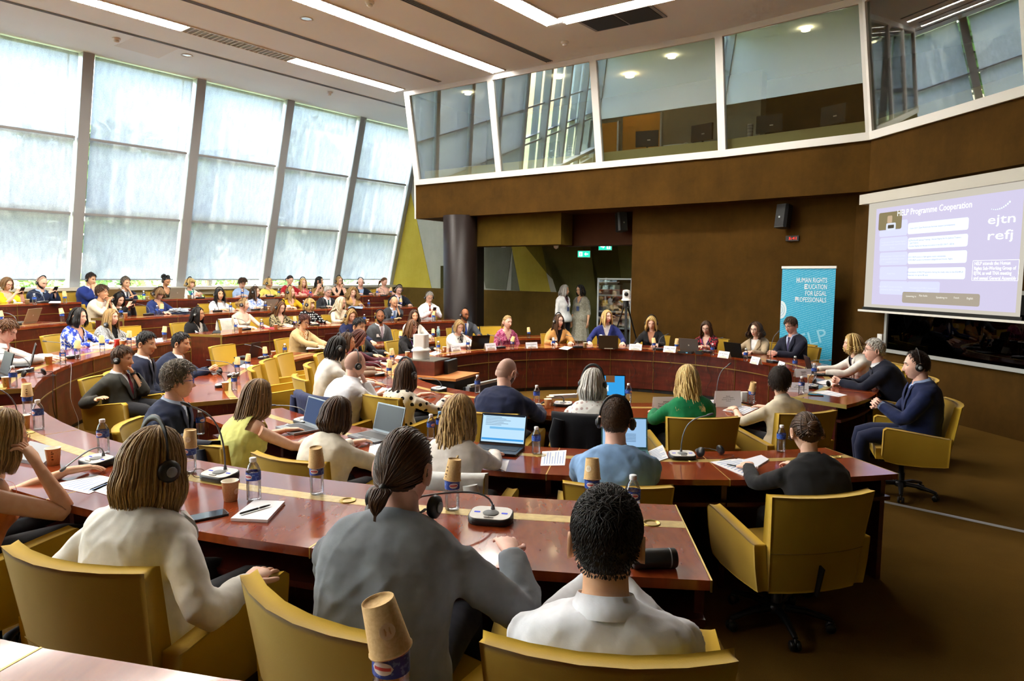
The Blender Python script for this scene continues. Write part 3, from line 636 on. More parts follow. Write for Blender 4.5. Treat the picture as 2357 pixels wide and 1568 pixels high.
def hair_bun(mb, n, c, r, w):
    m = 12; u = np.linspace(0, 1, m)[None]; a0 = rng.random((n, 1)) * 6.28; t0 = np.arccos(rng.uniform(-1, 1, (n, 1))); ax = rng.random((n, 1)) * 6.28
    a = a0 + u * rng.uniform(1.5, 3.2, (n, 1)); t = t0 + .5 * np.sin(u * 3 + ax); P = np.stack([np.sin(t) * np.cos(a), np.sin(t) * np.sin(a) * .8, np.cos(t) * .9], -1) * (r * rng.uniform(.75, 1.05, (n, 1, 1)))
    sub = MB(); locks_mesh(sub, P, w * np.ones((n, 1)) * taper(m, .8, .4)[None]); sub.lathe([(.0005, -r * .8), (r * .6, -r * .5), (r * .75, 0), (r * .6, r * .5), (.0005, r * .8)], 12); sub.V = [v + np.array(c) for v in sub.V]; mb.join(sub); return mb
HAIRC = {'black': ('#0a0807', '#1d1715'), 'dark': ('#150d09', '#33221a'), 'brown': ('#26170d', '#53371f'), 'chest': ('#3a2110', '#7a5230'), 'ltbrown': ('#4a331c', '#92714a'), 'dkblond': ('#6a4c26', '#c2a066'), 'blond': ('#9a7434', '#e6c987'), 'plat': ('#b9a27a', '#f3e9cf'), 'grey': ('#5f5c58', '#b7b3ab'), 'white': ('#8f8c86', '#e6e3dc'), 'salt': ('#2f2a24', '#8c8172'), 'auburn': ('#2c100b', '#5e2a1c'), 'ginger': ('#5b3416', '#9a6a35')}
def hair_mat(c):
    k = ('hair', c)
    if k not in MATS:
        t = NT('hair_' + c); a = t.n('Attribute'); a.attribute_name = 'tone'; lo, hi = [srgb(x) for x in HAIRC[c]]; nz = t.noise(t.coord((1, 1, .12)), 260, 2)
        f = t.math('ADD', t.math('MULTIPLY', a.outputs['Fac'], .65), t.math('MULTIPLY', nz, .35)); t.set(col=t.ramp(f, [(.1, lo), (.85, hi)]), rough=.42, spec=.35); MATS[k] = t.m
    return MATS[k]
SKIN = {'fair': '#f4cdb8', 'light': '#eec2a8', 'pink': '#efc0ad', 'tan': '#e0b08c', 'olive': '#d4a07a', 'brown': '#96603e', 'dark': '#6b3f28'}
def skin_mat(k_):
    k = ('skin', k_)
    if k not in MATS:
        t = NT('skin_' + k_); c = srgb(SKIN[k_]); nz = t.noise(t.coord(), 28, 4); dk = tuple(np.array(c[:3]) * np.array((.92, .84, .80))) + (1,)
        t.set(col=t.ramp(nz, [(.3, dk), (.65, c)]), rough=.48, spec=.35, normal=t.bump(t.noise(t.coord(), 350, 2), .08, .002)); MATS[k] = t.m
    return MATS[k]
def stubble(k_, hc):
    k = ('stub', k_, hc)
    if k not in MATS:
        t = NT('stubble_' + k_ + hc); c = np.array(srgb(SKIN[k_])[:3]); h = np.array(srgb(HAIRC[hc][1])[:3]); nz = t.noise(t.coord(), 500, 2); t.set(col=t.ramp(nz, [(.35, tuple(c * .35 + h * .5) + (1,)), (.65, tuple(c * .62 + h * .2) + (1,))]), rough=.6, spec=.3); MATS[k] = t.m
    return MATS[k]
def lipm(k_, strong=False):
    k = ('lip', k_, strong)
    if k not in MATS:
        t = NT('lip_' + str(len(MATS))); c = np.array(srgb(SKIN[k_])[:3]); f = np.array((.72, .30, .30)) if strong else np.array((.78, .48, .46)); t.set(col=tuple(c * f) + (1,), rough=.4); MATS[k] = t.m
    return MATS[k]
M_scl = plain('#cfc9c2', .3); M_iris = plain('#1d120c', .2)
def hand(mb, Wp, d, n, side, curl=.35, lo=False, thumb=.5):
    d = d / np.linalg.norm(d); n = n - d * (n @ d); n = n / (np.linalg.norm(n) + 1e-9); l = np.cross(n, d) * side     # thumb side
    sd = 6 if lo else 8
    mb.tube([Wp - d * .02, Wp + d * .02, Wp + d * .055, Wp + d * .09, Wp + d * .098], [.026, .031, .040, .040, .030], 10, flat=[.75, .62, .42, .36, .3], up=n)
    fl = [(-.030, .058, .0072), (-.0105, .070, .008), (.0105, .076, .0083), (.031, .068, .008)]
    for i, (o, L, r) in enumerate(fl):
        p = Wp + d * (.088 - abs(o) * .15) + l * o; pts = [p - d * .02, p]; ang = 0
        for sgm, f in zip((.45, .31, .24), (.75, 1.0, .8)):
            ang += curl * f * (1 + .12 * (1.5 - i)); v = d * math.cos(ang) + n * math.sin(ang) + l * (o * (1 - curl) * 2.2); p = p + v / np.linalg.norm(v) * L * sgm; pts.append(p)
        mb.tube(pts, [r, r, r * .95, r * .88, r * .66], sd, up=l)
    p = Wp + d * .025 + l * .028; v = d * .75 + l * .75 + n * .25 * thumb; v /= np.linalg.norm(v); p1 = p + v * .035; v2 = d * (.95) + l * .25 + n * .5 * thumb; v2 /= np.linalg.norm(v2)
    mb.tube([p - v * .015, p, p1, p1 + v2 * .028, p1 + v2 * .044], [.012, .0125, .0105, .0095, .007], sd, up=n)
def ik(S, T, l1, l2, pole):
    d = T - S; D = np.linalg.norm(d); mx = (l1 + l2) * .985
    if D > mx: T = S + d / D * mx; d = T - S; D = mx
    D = max(D, abs(l1 - l2) + .02); a = (l1 * l1 - l2 * l2 + D * D) / (2 * D); hgt = math.sqrt(max(l1 * l1 - a * a, 0)); e = d / np.linalg.norm(d); p = np.array(pole, float); p = p - e * (p @ e); p /= np.linalg.norm(p) + 1e-9
    return S + e * a + p * hgt, T
TOR_T = np.array([-.08, .0, .10, .28, .45, .62, .78, .88, .95, 1.0, 1.05])
TOR_M = np.array([[.155, .11], [.178, .135], [.182, .14], [.166, .128], [.168, .126], [.182, .130], [.192, .120], [.188, .102], [.160, .086], [.098, .072], [.068, .062]])
TOR_F = np.array([[.165, .11], [.185, .13], [.182, .132], [.145, .108], [.145, .108], [.160, .118], [.168, .108], [.162, .092], [.136, .078], [.084, .064], [.058, .055]])
class Torso:
    def __init__(s, P0, N, fem, fat=1.0, hunch=.02):
        s.P0, s.N = P0, N; d = N - P0; s.L = np.linalg.norm(d); mid = (P0 + N) / 2 + np.array([0, -.02 - hunch * 1.5, 0]) + np.array([0, 0, .02]); s.C = mid; s.tab = TOR_F if fem else TOR_M; s.fat = fat; s.fem = fem
    def c(s, t): 
        if t > 1: return s.N + (s.N - s.C) / np.linalg.norm(s.N - s.C) * (t - 1) * s.L
        if t < 0: return s.P0 + (s.C - s.P0) / np.linalg.norm(s.C - s.P0) * t * s.L
        return (1 - t)**2 * s.P0 + 2 * t * (1 - t) * s.C + t * t * s.N
    def fr(s, t):
        e = .02; T = s.c(t + e) - s.c(t - e); T /= np.linalg.norm(T); X = np.array([1., 0, 0]); X = X - T * (X @ T); X /= np.linalg.norm(X); return T, X, np.cross(T, X)
    def wd(s, t):
        w = np.interp(t, TOR_T, s.tab[:, 0]); d = np.interp(t, TOR_T, s.tab[:, 1]); k = 1 + (s.fat - 1) * float(sst(1.0, .6, t)); return w * (1 + (k - 1) * .7), d * k
    def ring(s, t, o, n=20):
        T, X, Y = s.fr(t); w, d = s.wd(t); a = np.arange(n) * 2 * math.pi / n; ca, sa = np.cos(a), np.sin(a); q = (abs(ca)**2.5 + abs(sa)**2.5)**(-1 / 2.5)
        P = s.c(t) + np.outer((w + o) * ca * q, X) + np.outer((d + o) * sa * q, Y)
        if s.fem:
            for sx in (-1, 1): P = P + np.outer(.036 * np.exp(-((ca * q * w - sx * .066) / .05)**2) * (sa > .2) * math.exp(-((t - .60) / .11)**2), Y)
        return P
    def front(s, t, lat, o):
        T, X, Y = s.fr(t); w, d = s.wd(t); q = max(0., 1 - min(1, abs(lat) / (w + o))**2.5)**(1 / 2.5); b = 0
        if s.fem: b = sum(.036 * math.exp(-((lat - sx * .066) / .05)**2) for sx in (-1, 1)) * math.exp(-((t - .60) / .11)**2)
        return s.c(t) + X * lat + Y * ((d) * q + o + b)
    def loft(s, mb, ts, o, n=20, m=0):
        R = [s.ring(t, o, n) for t in ts]; mb.add(np.concatenate(R), grid_faces(len(ts), n, True), m)
        for r, rev in ((R[0], 1), (R[-1], 0)):
            tri = np.c_[np.arange(n), (np.arange(n) + 1) % n, np.full(n, n)]; mb.add(np.vstack([r, r.mean(0)]), tri[:, ::-1] if rev else tri, m)
PEND = []; PEOPLE = []
def sphere(mb, c, r, m=0, n=8):
    a = np.linspace(0, math.pi, n + 1); mb.lathe([(max(r * math.sin(x), 1e-4), -r * math.cos(x)) for x in a], 2 * n, m, c)
FOLD = {}
for nm_, sz_ in (('folds_large', .085), ('folds_small', .034)):
    FOLD[nm_] = bpy.data.textures.new(nm_, 'CLOUDS'); FOLD[nm_].noise_scale = sz_; FOLD[nm_].noise_depth = 1
def queue(mb, name, mats, parent, voxel, post=None, it=3, wr=.022, amp=0):
    me = mb.mesh(name, mats, True); o = bpy.data.objects.new('tmp_' + name, me); COL.objects.link(o)
    r = o.modifiers.new('r', 'REMESH'); r.mode = 'VOXEL'; r.voxel_size = voxel; r.use_smooth_shade = True
    if wr:
        for nm_, kk in (('folds_large', 1.0), ('folds_small', .45)):
            d = o.modifiers.new('d', 'DISPLACE'); d.texture = FOLD[nm_]; d.strength = wr * kk; d.mid_level = .5; d.texture_coords = 'LOCAL'
    sm = o.modifiers.new('s', 'SMOOTH'); sm.iterations = it; sm.factor = .5; PEND.append((o, name, mats, parent, post, amp))
def folds(me, amp):      # long soft creases pressed into the cloth
    n = len(me.vertices); V = np.empty(n * 3); N = np.empty(n * 3); me.vertices.foreach_get('co', V); me.vertices.foreach_get('normal', N); V = V.reshape(-1, 3); N = N.reshape(-1, 3); d = np.zeros(n)
    for k in range(7):
        a = rng.standard_normal(3) * (1, .7, .8); a /= np.linalg.norm(a); b = rng.standard_normal(3); f = math.pi / rng.uniform(.07, .2); w = np.sin(V @ a * f + 1.4 * np.sin(V @ b * 14) + rng.random() * 6); m = sst(.1, .9, np.sin(V @ rng.standard_normal(3) * 9 + rng.random() * 6)); d += (1 - np.abs(w)) ** 2 * m
    me.vertices.foreach_set('co', (V + N * (d - d.mean())[:, None] * amp).ravel())
def flush():
    dg = bpy.context.evaluated_depsgraph_get()
    for o, name, mats, parent, post, amp in PEND:
        ev = o.evaluated_get(dg); me = bpy.data.meshes.new_from_object(ev); me.name = name
        if amp: folds(me, amp)
        if post: me = post(me)
        me.materials.clear(); [me.materials.append(m) for m in (mats if isinstance(mats, list) else [mats])]
        me.polygons.foreach_set('use_smooth', np.ones(len(me.polygons), bool)); link(name, me, parent)
    for o, *_ in PEND:
        me = o.data; bpy.data.objects.remove(o); bpy.data.meshes.remove(me)
    PEND.clear()
def delete_faces(me, test):
    V = np.empty(len(me.vertices) * 3); me.vertices.foreach_get('co', V); V = V.reshape(-1, 3); n = len(me.polygons); tot = np.empty(n, int); me.polygons.foreach_get('loop_total', tot); L = np.empty(len(me.loops), int); me.loops.foreach_get('vertex_index', L)
    st = np.r_[0, np.cumsum(tot)[:-1]]; C = np.add.reduceat(V[L], st, axis=0) / tot[:, None]; keep = ~test(C)
    F = np.full((n, 4), -1); F[:, :3] = L[st[:, None] + np.arange(3)]; q = tot == 4; F[q, 3] = L[st[q] + 3]
    mb = MB(); F = F[keep]; used = np.unique(F[F >= 0]); mp = np.full(len(V), -1); mp[used] = np.arange(len(used)); F = np.where(F >= 0, mp[F], -1); mb.V = [V[used]]; mb.Fq = [F]; mb.Mq = [np.zeros(len(F), int)]; mb.tone = [np.zeros(len(used))]; mb.n = len(used)
    r = mb.mesh(me.name, [], True); bpy.data.meshes.remove(me); return r

def headset_parts(root, Rm, c, neck=False):
    def X(mb): mb.V = [v @ Rm.T + c for v in mb.V]; return mb
    a = np.linspace(-1.72, 1.72, 19); b = MB(); w = .087
    P = np.stack([w * np.sin(a), np.full(19, -.012) - .0 * a, .010 + .126 * np.cos(a)], -1)
    if neck: P = np.stack([.085 * np.sin(a), -.02 - .085 * np.cos(a), np.full(19, -.135) + .02 * np.abs(a)], -1)
    b.tube(P, [.006] * 5 + [.010] * 9 + [.006] * 5, 6, flat=.3, up=(0, 1, 0) if not neck else (0, 0, 1)); bo = X(b).obj('headset_band', M_dark, root, True)
    for s in (-1, 1):
        q = MB(); Mr = np.array(Matrix.Rotation(s * math.pi / 2, 3, 'Y')); cc = (s * .078, -.005, -.010) if not neck else (s * .092, .01, -.095)
        q.lathe([(.0005, .0), (.030, .0), (.034, .008), (.032, .018), (.022, .024), (.0005, .025)], 14, M=Mr, c=cc); q.lathe([(.0005, .0255), (.016, .0255), (.015, .029), (.0005, .029)], 12, 1, M=Mr, c=cc); X(q).obj('ear_cup', [M_black, M_grey], bo, True)
def glasses_part(root, Rm, c, col='#15110f'):
    mb = MB()
    for s in (-1, 1):
        a = np.linspace(0, 2 * math.pi, 17); x = .0235 * np.sign(np.cos(a)) * np.abs(np.cos(a))**.75; z = .018 * np.sign(np.sin(a)) * np.abs(np.sin(a))**.75
        mb.tube(np.stack([s * .032 + x, .098 - .12 * (np.abs(s * .032 + x))**1.6, .010 + z], -1), .0018, 5, cap=False); mb.tube([(s * .055, .091, .016), (s * .068, .06, .014), (s * .080, .0, .010), (s * .080, -.02, .002)], .0016, 5)
    mb.tube([(-.009, .098, .013), (0, .1005, .015), (.009, .098, .013)], .0016, 5); mb.V = [v @ Rm.T + c for v in mb.V]; mb.obj('glasses', plain(col, .3), root, True)
def mt(c, **k): return c if not isinstance(c, str) else fabric(c, **k)
def person(px, ytop, row, sex, short, label, r=None, sol=1, pos=None, hf=None, hp=8, hr=0, bf=None, lean=.10, skin='light', hair=('short', 'dark'), gl=None, hs=False, top='shirt', c1='#ffffff', c2='#ffffff', tie=None, sl=1.0, neck='crew', arms='desk', badge=0, lany=None, legs='#15161c', beard=None, fat=1.0, stand=0, chair_=1, z=None, k=1.0, vx=None, seatdy=.11, lips=False, bald=0, extra=None, clab=None, armL=None, armR=None, wid=1.0, hunch=.02, eyes=0, cyaw=None, skirt=None, watch=0, cpos=None):
    fem = sex == 'f'; fz = FLOOR[row]
    if pos is not None: d = ray(px, ytop); q = math.hypot(*pos) / math.hypot(d[0], d[1]); tp = np.array([d[0] * q, d[1] * q, EYE + d[2] * q])
    else: tp = oncircle(px, ytop, ROUT[row] + .20 if r is None else r)[sol]
    if z is not None: tp[2] = z
    hz = tp[2] - fz; hxy = tp[:2]; tocam = -hxy / np.linalg.norm(hxy)
    def adir(a): c, s = math.cos(R_(a)), math.sin(R_(a)); return np.array([c * tocam[0] - s * tocam[1], s * tocam[0] + c * tocam[1]])
    f = (O - hxy) / np.linalg.norm(O - hxy) if bf is None else adir(bf)
    yaw = math.atan2(-f[0], f[1]); base = hxy - f * lean
    hdir = f if hf is None else adir(hf); hyaw = math.atan2(-hdir[0], hdir[1]) - yaw; hyaw = (hyaw + math.pi) % (2 * math.pi) - math.pi
    root = thing('person', label, 'person', (base[0], base[1], fz), yaw); dist = np.linalg.norm(hxy)
    near = dist < 7.2; v = vx or (.010 if dist < 4 else .013 if near else .018)
    sk = .97 if fem else 1.03; sk *= k
    Hc = np.array([0, lean, hz - .132 * sk]); Rh = rot(hyaw, R_(hp), R_(hr)) * sk; Rn = rot(hyaw * .5, 0)
    N = Hc + np.array([0, -.040 - .03 * math.sin(R_(hp)), -.150 * sk]) + (Rn @ np.array([0, 0, 0])); P0 = np.array([0, 0.0, .93 if stand else .515])
    to = Torso(P0, N, fem, fat, hunch)
    # ---- arms
    ssh = .165 if fem else .186; l1, l2 = .285 * sk, .25 * sk; tS = 1 - .088 / to.L; T8, X8, Y8 = to.fr(tS); dz = .765
    chin = Hc + Rh @ np.array([0, .095, -.125]); pre = {
        'desk': ((-.17, lean + .36, dz), (.17, lean + .36, dz)), 'wide': ((-.30, lean + .30, dz), (.30, lean + .30, dz)), 'clasp': ((-.035, lean + .33, dz + .02), (.035, lean + .33, dz + .02)), 'type': ((-.10, lean + .40, dz + .02), (.10, lean + .40, dz + .02)), 'phone': ((-.05, lean + .27, .90), (.05, lean + .27, .90)),
        'chinR': ((-.10, lean + .30, dz), tuple(chin + Rh @ np.array([.03, .01, -.02]))), 'chinL': (tuple(chin + Rh @ np.array([-.03, .01, -.02])), (.10, lean + .30, dz)), 'cheekR': ((-.10, lean + .30, dz), tuple(Hc + Rh @ np.array([.075, .055, -.10]))), 'cheekL': (tuple(Hc + Rh @ np.array([-.075, .055, -.10])), (.10, lean + .30, dz)), 'claspchin': (tuple(chin + Rh @ np.array([-.022, .03, -.05])), tuple(chin + Rh @ np.array([.022, .03, -.05]))),
        'lap': ((-.07, .26, .58), (.07, .26, .58)), 'rest': ((-.30, .14, .67), (.30, .14, .67)), 'hang': ((-.25, .02, .78), (.25, .02, .78)), 'folded': ((.10, .21, 1.06), (-.10, .22, 1.08)), 'claspbody': ((-.03, .30, .80), (.03, .30, .80))}[arms]
    J = []
    for s, tg, ov in ((-1, pre[0], armL), (1, pre[1], armR)):
        S = to.c(tS) + X8 * s * ssh * sk * (.93 + .07 * fat) ; tg = np.array(ov if ov is not None else tg, float)
        up = tg[2] > max(S[2] - .03, .84) and not stand; pole = (s * .35, .35, -1) if up else (s * .75, -.35, -.8)
        if stand: pole = (s * .5, -1, -.3)
        E_, Wp = ik(S, tg, l1, l2, pole); J.append((s, S, E_, Wp, up, ov is not None))
    body = MB(); cst = MB()      # skin mesh, garment mesh
    G = head_grid(fem, wid); gv = G.reshape(-1, 3) @ Rh.T + Hc; F = grid_faces(len(ZL), NC, True)
    ctr = G.reshape(-1, 3)[F].mean(1); cx, cy_, cz = ctr.T; m = np.zeros(len(F), int); m[(cy_ > .06) & (np.abs(cx) < (.021 if fem else .023)) & (cz < -.0545) & (cz > -.0755)] = 1
    if beard:
        pa = np.degrees(np.abs(np.arctan2(cx, cy_))); bz = np.interp(pa, [0, 14, 30, 60, 80, 95], [-.046, -.048, -.050, -.035, .005, -.06]); isb = (cz < bz) & (pa < 88) & (m == 0) & ~((pa < 14) & (cz > -.052) & (cz < -.05)); m[isb] = 5
    body.add(gv, F, m)
    body.add(np.vstack([gv[:NC], gv[:NC].mean(0)]), np.c_[np.arange(NC), (np.arange(NC) + 1) % NC, np.full(NC, NC)][:, ::-1]); bt = gv[-NC:]; body.add(np.vstack([bt, bt.mean(0)]), np.c_[np.arange(NC), (np.arange(NC) + 1) % NC, np.full(NC, NC)])
    hsub = MB()
    for s in (-1, 1):       # ears, eyes, brows
        ea = np.linspace(0, 2 * math.pi, 13)[:-1]; ear = [np.stack([np.full(12, s * (.070 + o)), -.008 + .017 * kk * np.cos(ea) - .006 * o / .02, -.006 + .033 * kk * np.sin(ea) + .004 * np.cos(ea)], -1) for o, kk in ((0, .7), (.014, 1.0), (.024, 1.0), (.020, .74), (.010, .4))]
        hsub.add(np.concatenate(ear), grid_faces(5, 12, True) if s > 0 else grid_faces(5, 12, True)[:, ::-1])
        n1, n2 = 15, 14; el = np.linspace(-1.2, 1.2, n1); az = np.linspace(-1.3, 1.3, n2); ee, aa = np.meshgrid(el, az, indexing='ij'); V = np.stack([s * .031 + .0145 * np.cos(ee) * np.sin(aa), .0655 + .0145 * np.cos(ee) * np.cos(aa), .011 + .0145 * np.sin(ee)], -1)
        Fg = grid_faces(n1, n2, False); ce = ee.ravel()[Fg].mean(1); ca = aa.ravel()[Fg].mean(1); me_ = np.full(len(Fg), 2); lid = .32 - (hp > 14) * .35 - eyes; me_[(np.abs(ca) < .52) & (np.abs(ce) < .6)] = 3; me_[ce > lid - .20] = 4; me_[(ce > lid + .05) | (ce < -.40)] = 0
        hsub.add(V.reshape(-1, 3), Fg[:, ::-1], me_); bx = np.linspace(.013, .05, 6); hsub.tube(np.stack([s * bx, .0935 - 10 * (bx - .005)**2 * .62, .0305 + .004 * np.sin((bx - .013) / .037 * 2.4)], -1), [.0028, .0044, .0046, .0042, .0032, .0014], 5, 4, flat=.6)
    hsub.V = [q @ Rh.T + Hc for q in hsub.V]; body.join(hsub)
    nr_ = (.047 if fem else .0565) * sk * (.9 + .1 * fat); nt = Hc + Rh @ np.array([0, -.022, -.045]); to.loft(body, [.45, .62, .78, .88, .95, 1.0], -.014, 20)
    body.tube([to.c(.90), N + (nt - N) * .0, N + (nt - N) * .35, N + (nt - N) * .7, nt], [nr_ * 1.4, nr_ * 1.28, nr_ * 1.02, nr_ * .98, nr_], 14, up=(1, 0, 0))
    slv = MB(); b_sl = {'suit': 1.0, 'blazer': 1.0}.get(top, sl)
    for s, S, E_, Wp, up, isov in J:
        ar = .047 if fem else .053; fa = E_ + (Wp - E_) * .4
        pts = [S + (E_ - S) * (.06 if b_sl > .3 else -.05), S + (E_ - S) * .3, S + (E_ - S) * .7, E_ + (S - E_) * .12, E_ + (Wp - E_) * .12, fa, E_ + (Wp - E_) * .75, Wp]; rad = np.array([ar, ar * .92, ar * .82, ar * .74, ar * .74, ar * .74, ar * .58, ar * .47]) * sk
        rs = rad.copy(); rs[:7] *= (.76 if b_sl > .9 else 1.0); rs[:2] *= (.85 if b_sl > .3 else 1.0); body.tube(pts, rs, 10, flat=[1] * 6 + [.9, .75], up=(0, 0, 1) if abs((Wp - E_)[2]) < .2 else (1, 0, 0))
        dd = Wp - E_; dd /= np.linalg.norm(dd)
        if arms in ('clasp', 'claspbody', 'claspchin', 'phone') or (up and not isov and arms == 'claspchin'): nrm = np.array([-s, .25, .1]); cu = .75
        elif up: nrm = np.array([-s * .6, -.6, .2]); cu = .55
        elif stand: nrm = np.array([-s, 0, 0]); cu = .35
        else: nrm = np.array([-s * .15, 0, -1.0]); cu = .28
        if arms in ('desk', 'wide', 'type') and not up: dd = dd * .5 + np.array([-s * .25, .6, -.12 if arms != 'type' else -.1])
        hand(body, Wp, dd, nrm, s, cu, lo=not near)
        if b_sl > 0:
            o = .016 if top in ('suit', 'blazer') else .011; full = [S + (E_ - S) * .02] + pts[1:]; rr = np.r_[rad[0] * .92, rad[1:]] + o; rr[-3:] += .006; L = np.r_[0, np.cumsum(np.linalg.norm(np.diff(full, axis=0), axis=1))]; cut = L[-1] * min(b_sl, .985); kk = max(2, int((L < cut).sum()))
            P_ = list(full[:kk]) + [full[kk - 1] + (full[min(kk, 7)] - full[kk - 1]) * ((cut - L[kk - 1]) / max(L[min(kk, 7)] - L[kk - 1], 1e-6))] if kk < 8 else list(full); r_ = list(rr[:kk]) + [rr[min(kk, 7)] + (.008 if b_sl < .6 else 0)] if kk < 8 else list(rr); slv.tube(P_, r_, 12)
            if top == 'suit' and near: cst_c = MB(); cst_c.tube([Wp - dd * .03, Wp + dd * .012], [rad[-1] + .012, rad[-1] + .011], 12); cst_c.obj('shirt_cuff', fabric(c2 if isinstance(c2, str) else '#e8e8ea'), root, True)
        if watch == s: wm = MB(); wm.tube([Wp - dd * .012, Wp + dd * .012], [rad[-1] + .004] * 2, 12); wm.box(Wp + np.array([0, 0, rad[-1] + .003]), (.03, .03, .01)); wm.obj('wrist_watch', M_black, root, True)
    # ---- legs
    if stand:
        lg = MB()
        for s in (-1, 1): lg.tube([(s * .085, 0, .95), (s * .09, .01, .72), (s * .085, .015, .50), (s * .08, -.01, .28), (s * .08, -.02, .09)], [.085, .075, .055, .05, .04], 12)
        if skirt: 
            bl = MB(); bl.join(lg); bl.obj('legs', skin_mat(skin), root, True); sk_ = MB(); aa = np.linspace(0, 2 * math.pi, 41)[:-1]; sk_.add(np.concatenate([np.stack([(w_ + .012 * zz * np.sin(aa * 9)) * np.cos(aa), (w_ * .8 + .012 * zz * np.sin(aa * 9)) * np.sin(aa), np.full(40, h_)], -1) for w_, h_, zz in ((.15, 1.08, 0), (.175, .95, .3), (.20, .78, .7), (.225, .60, 1), (.24, .47, 1.2))]), grid_faces(5, 40, True)[:, ::-1]); sk_.obj('skirt', mt(skirt), root, True)
        else: lg.obj('trousers', mt(legs), root, True)
        [MB().tube([(s * .08, -.07, .035), (s * .08, 0, .05), (s * .082, .09, .03), (s * .085, .15, .022)], [.03, .038, .04, .022], 10, flat=.75).obj('shoe', M_black, root, True) for s in (-1, 1)]
    else:
        lg = MB(); rt = .078 if fem else .084; to.loft(lg, [-.06, .04, .12], .012, 16)
        for s in (-1, 1): lg.tube([(s * .085, -.02, .53), (s * .10, .16, .545), (s * .115, .36, .545), (s * .12, .445, .52), (s * .12, .455, .44), (s * .12, .44, .28), (s * .12, .42, .10)], [rt * 1.08, rt, rt * .86, rt * .80, rt * .76, rt * .68, rt * .60], 10)
        lg.obj('trousers', mt(legs), root, True); [MB().tube([(s * .12, .36, .04), (s * .12, .43, .055), (s * .125, .53, .035), (s * .13, .60, .024)], [.03, .04, .042, .022], 8, flat=.75).obj('shoe', M_black, root, True) for s in (-1, 1)]
    # ---- garments
    tl = [-.08, .0, .10, .28, .45, .62, .78, .88, .95, 1.0]; jk = top in ('suit', 'blazer'); o = .024 if jk else .013
    g = MB(); ts = tl + [1.03] if neck in ('crew', 'collar', 'turtle') or jk else tl; to.loft(g, ts, o, 24)
    if b_sl > 0 or jk:
        g.join(slv)
        for s, S, *_q in J: sphere(g, S - X8 * s * .022 - T8 * .004, (.048 if fem else .054) * sk + (.008 if jk else 0)); sphere(g, to.c(1 - .066 / to.L) + X8 * s * ssh * .60 - T8 * .01, (.045 if fem else .052) * sk + (.010 if jk else .002))
    T1, X1, Y1 = to.fr(.95); Nn = N.copy(); dep = {'suit': .27, 'blazer': .25}.get(top, {'v': .16, 'scoop': .10, 'low': .15, 'collar': .07}.get(neck, 0)); hw = {'suit': .07, 'blazer': .075}.get(top, {'v': .075, 'scoop': .088, 'low': .10, 'collar': .03}.get(neck, 0)); tank = b_sl == 0
    def post(me, dep=dep, hw=hw, scoop=neck in ('scoop', 'low') and not jk):
        def test(C):
            q = C - Nn; hgt, fw, la = q @ T1, q @ Y1, np.abs(q @ X1); r_ = np.zeros(len(C), bool)
            if dep > 0 and not scoop: r_ |= (fw > -.02) & (hgt > -dep + dep * la / hw) & (la < hw) & (hgt < .12)
            if scoop: r_ |= (fw > -.03) & ((la / hw)**2 + (np.minimum(hgt, 0) / dep)**2 < 1)
            r_ |= (hgt > .005) & (la < .06) & (np.hypot(fw, la) < .085) & (neck != 'turtle')
            if tank: r_ |= (hgt > -.115) & (la > .095 + .25 * np.maximum(-hgt - .02, 0)) & (C[:, 2] > N[2] - .13)
            return r_
        return delete_faces(me, test)
    queue(g, 'jacket' if jk else 'top', mt(c1), root, v, post, wr=.012, amp=.0036 if dist < 4 else .0026, it=9 if dist < 4 else 5 if near else 3)
    if jk:
        sh = MB(); to.loft(sh, [.30, .45, .62, .78, .88, .95, 1.0], .006, 24); inner = sh.obj('shirt', mt(c2, fold=.15), root, True)
        for s in (-1, 1):
            lp = MB(); rows = []
            for hh in np.linspace(.01, -dep - .015, 9):
                u = (0.01 - hh) / (dep + .025); e = hw * (1 - u) + .004; w_ = (.030 + .042 * math.sin(min(1, u * 1.7 + .12) * 2.4)**2) * (1 - .55 * u**4) * (1 if u > .0 else 1); t_ = 1 + hh / to.L
                rows.append([to.front(t_, s * (e - .006), o + .004), to.front(t_, s * (e + w_ * .5), o + .016), to.front(t_, s * (e + w_), o + .010)])
            lp.grid(np.array(rows), 9, 3); lp.obj('lapel', mt(c1), root, True)
    cm = mt(c2 if jk else c1, fold=.1)
    if jk or neck == 'collar':
        if top == 'suit' or neck == 'collar':
            co = MB(); aa = np.linspace(-2.62, 2.62, 21); lo_ = np.stack([(nr_ + .022) * np.sin(aa), -(nr_ + .024) * np.cos(aa) - .0, .0 * aa], -1); hi_ = np.stack([(nr_ + .011) * np.sin(aa), -(nr_ + .013) * np.cos(aa), 0 * aa], -1); ax = (nt - N) / np.linalg.norm(nt - N); Rc = np.stack([X1, np.cross(ax, X1), ax], 1)
            hf_ = .012 * np.cos(aa) ; A = (lo_ + np.stack([0 * aa, 0 * aa, -.018 + hf_ * .6], -1)) @ Rc.T + N; B = (hi_ + np.stack([0 * aa, 0 * aa, (.034 if top == 'suit' else .042) + hf_], -1)) @ Rc.T + N; Cc = (lo_ * 1.14 + np.stack([0 * aa, 0 * aa, -.006 + hf_ * .6], -1)) @ Rc.T + N
            co.grid(np.stack([A, B, Cc]), 3, 21); co.obj('collar', cm, root, True)
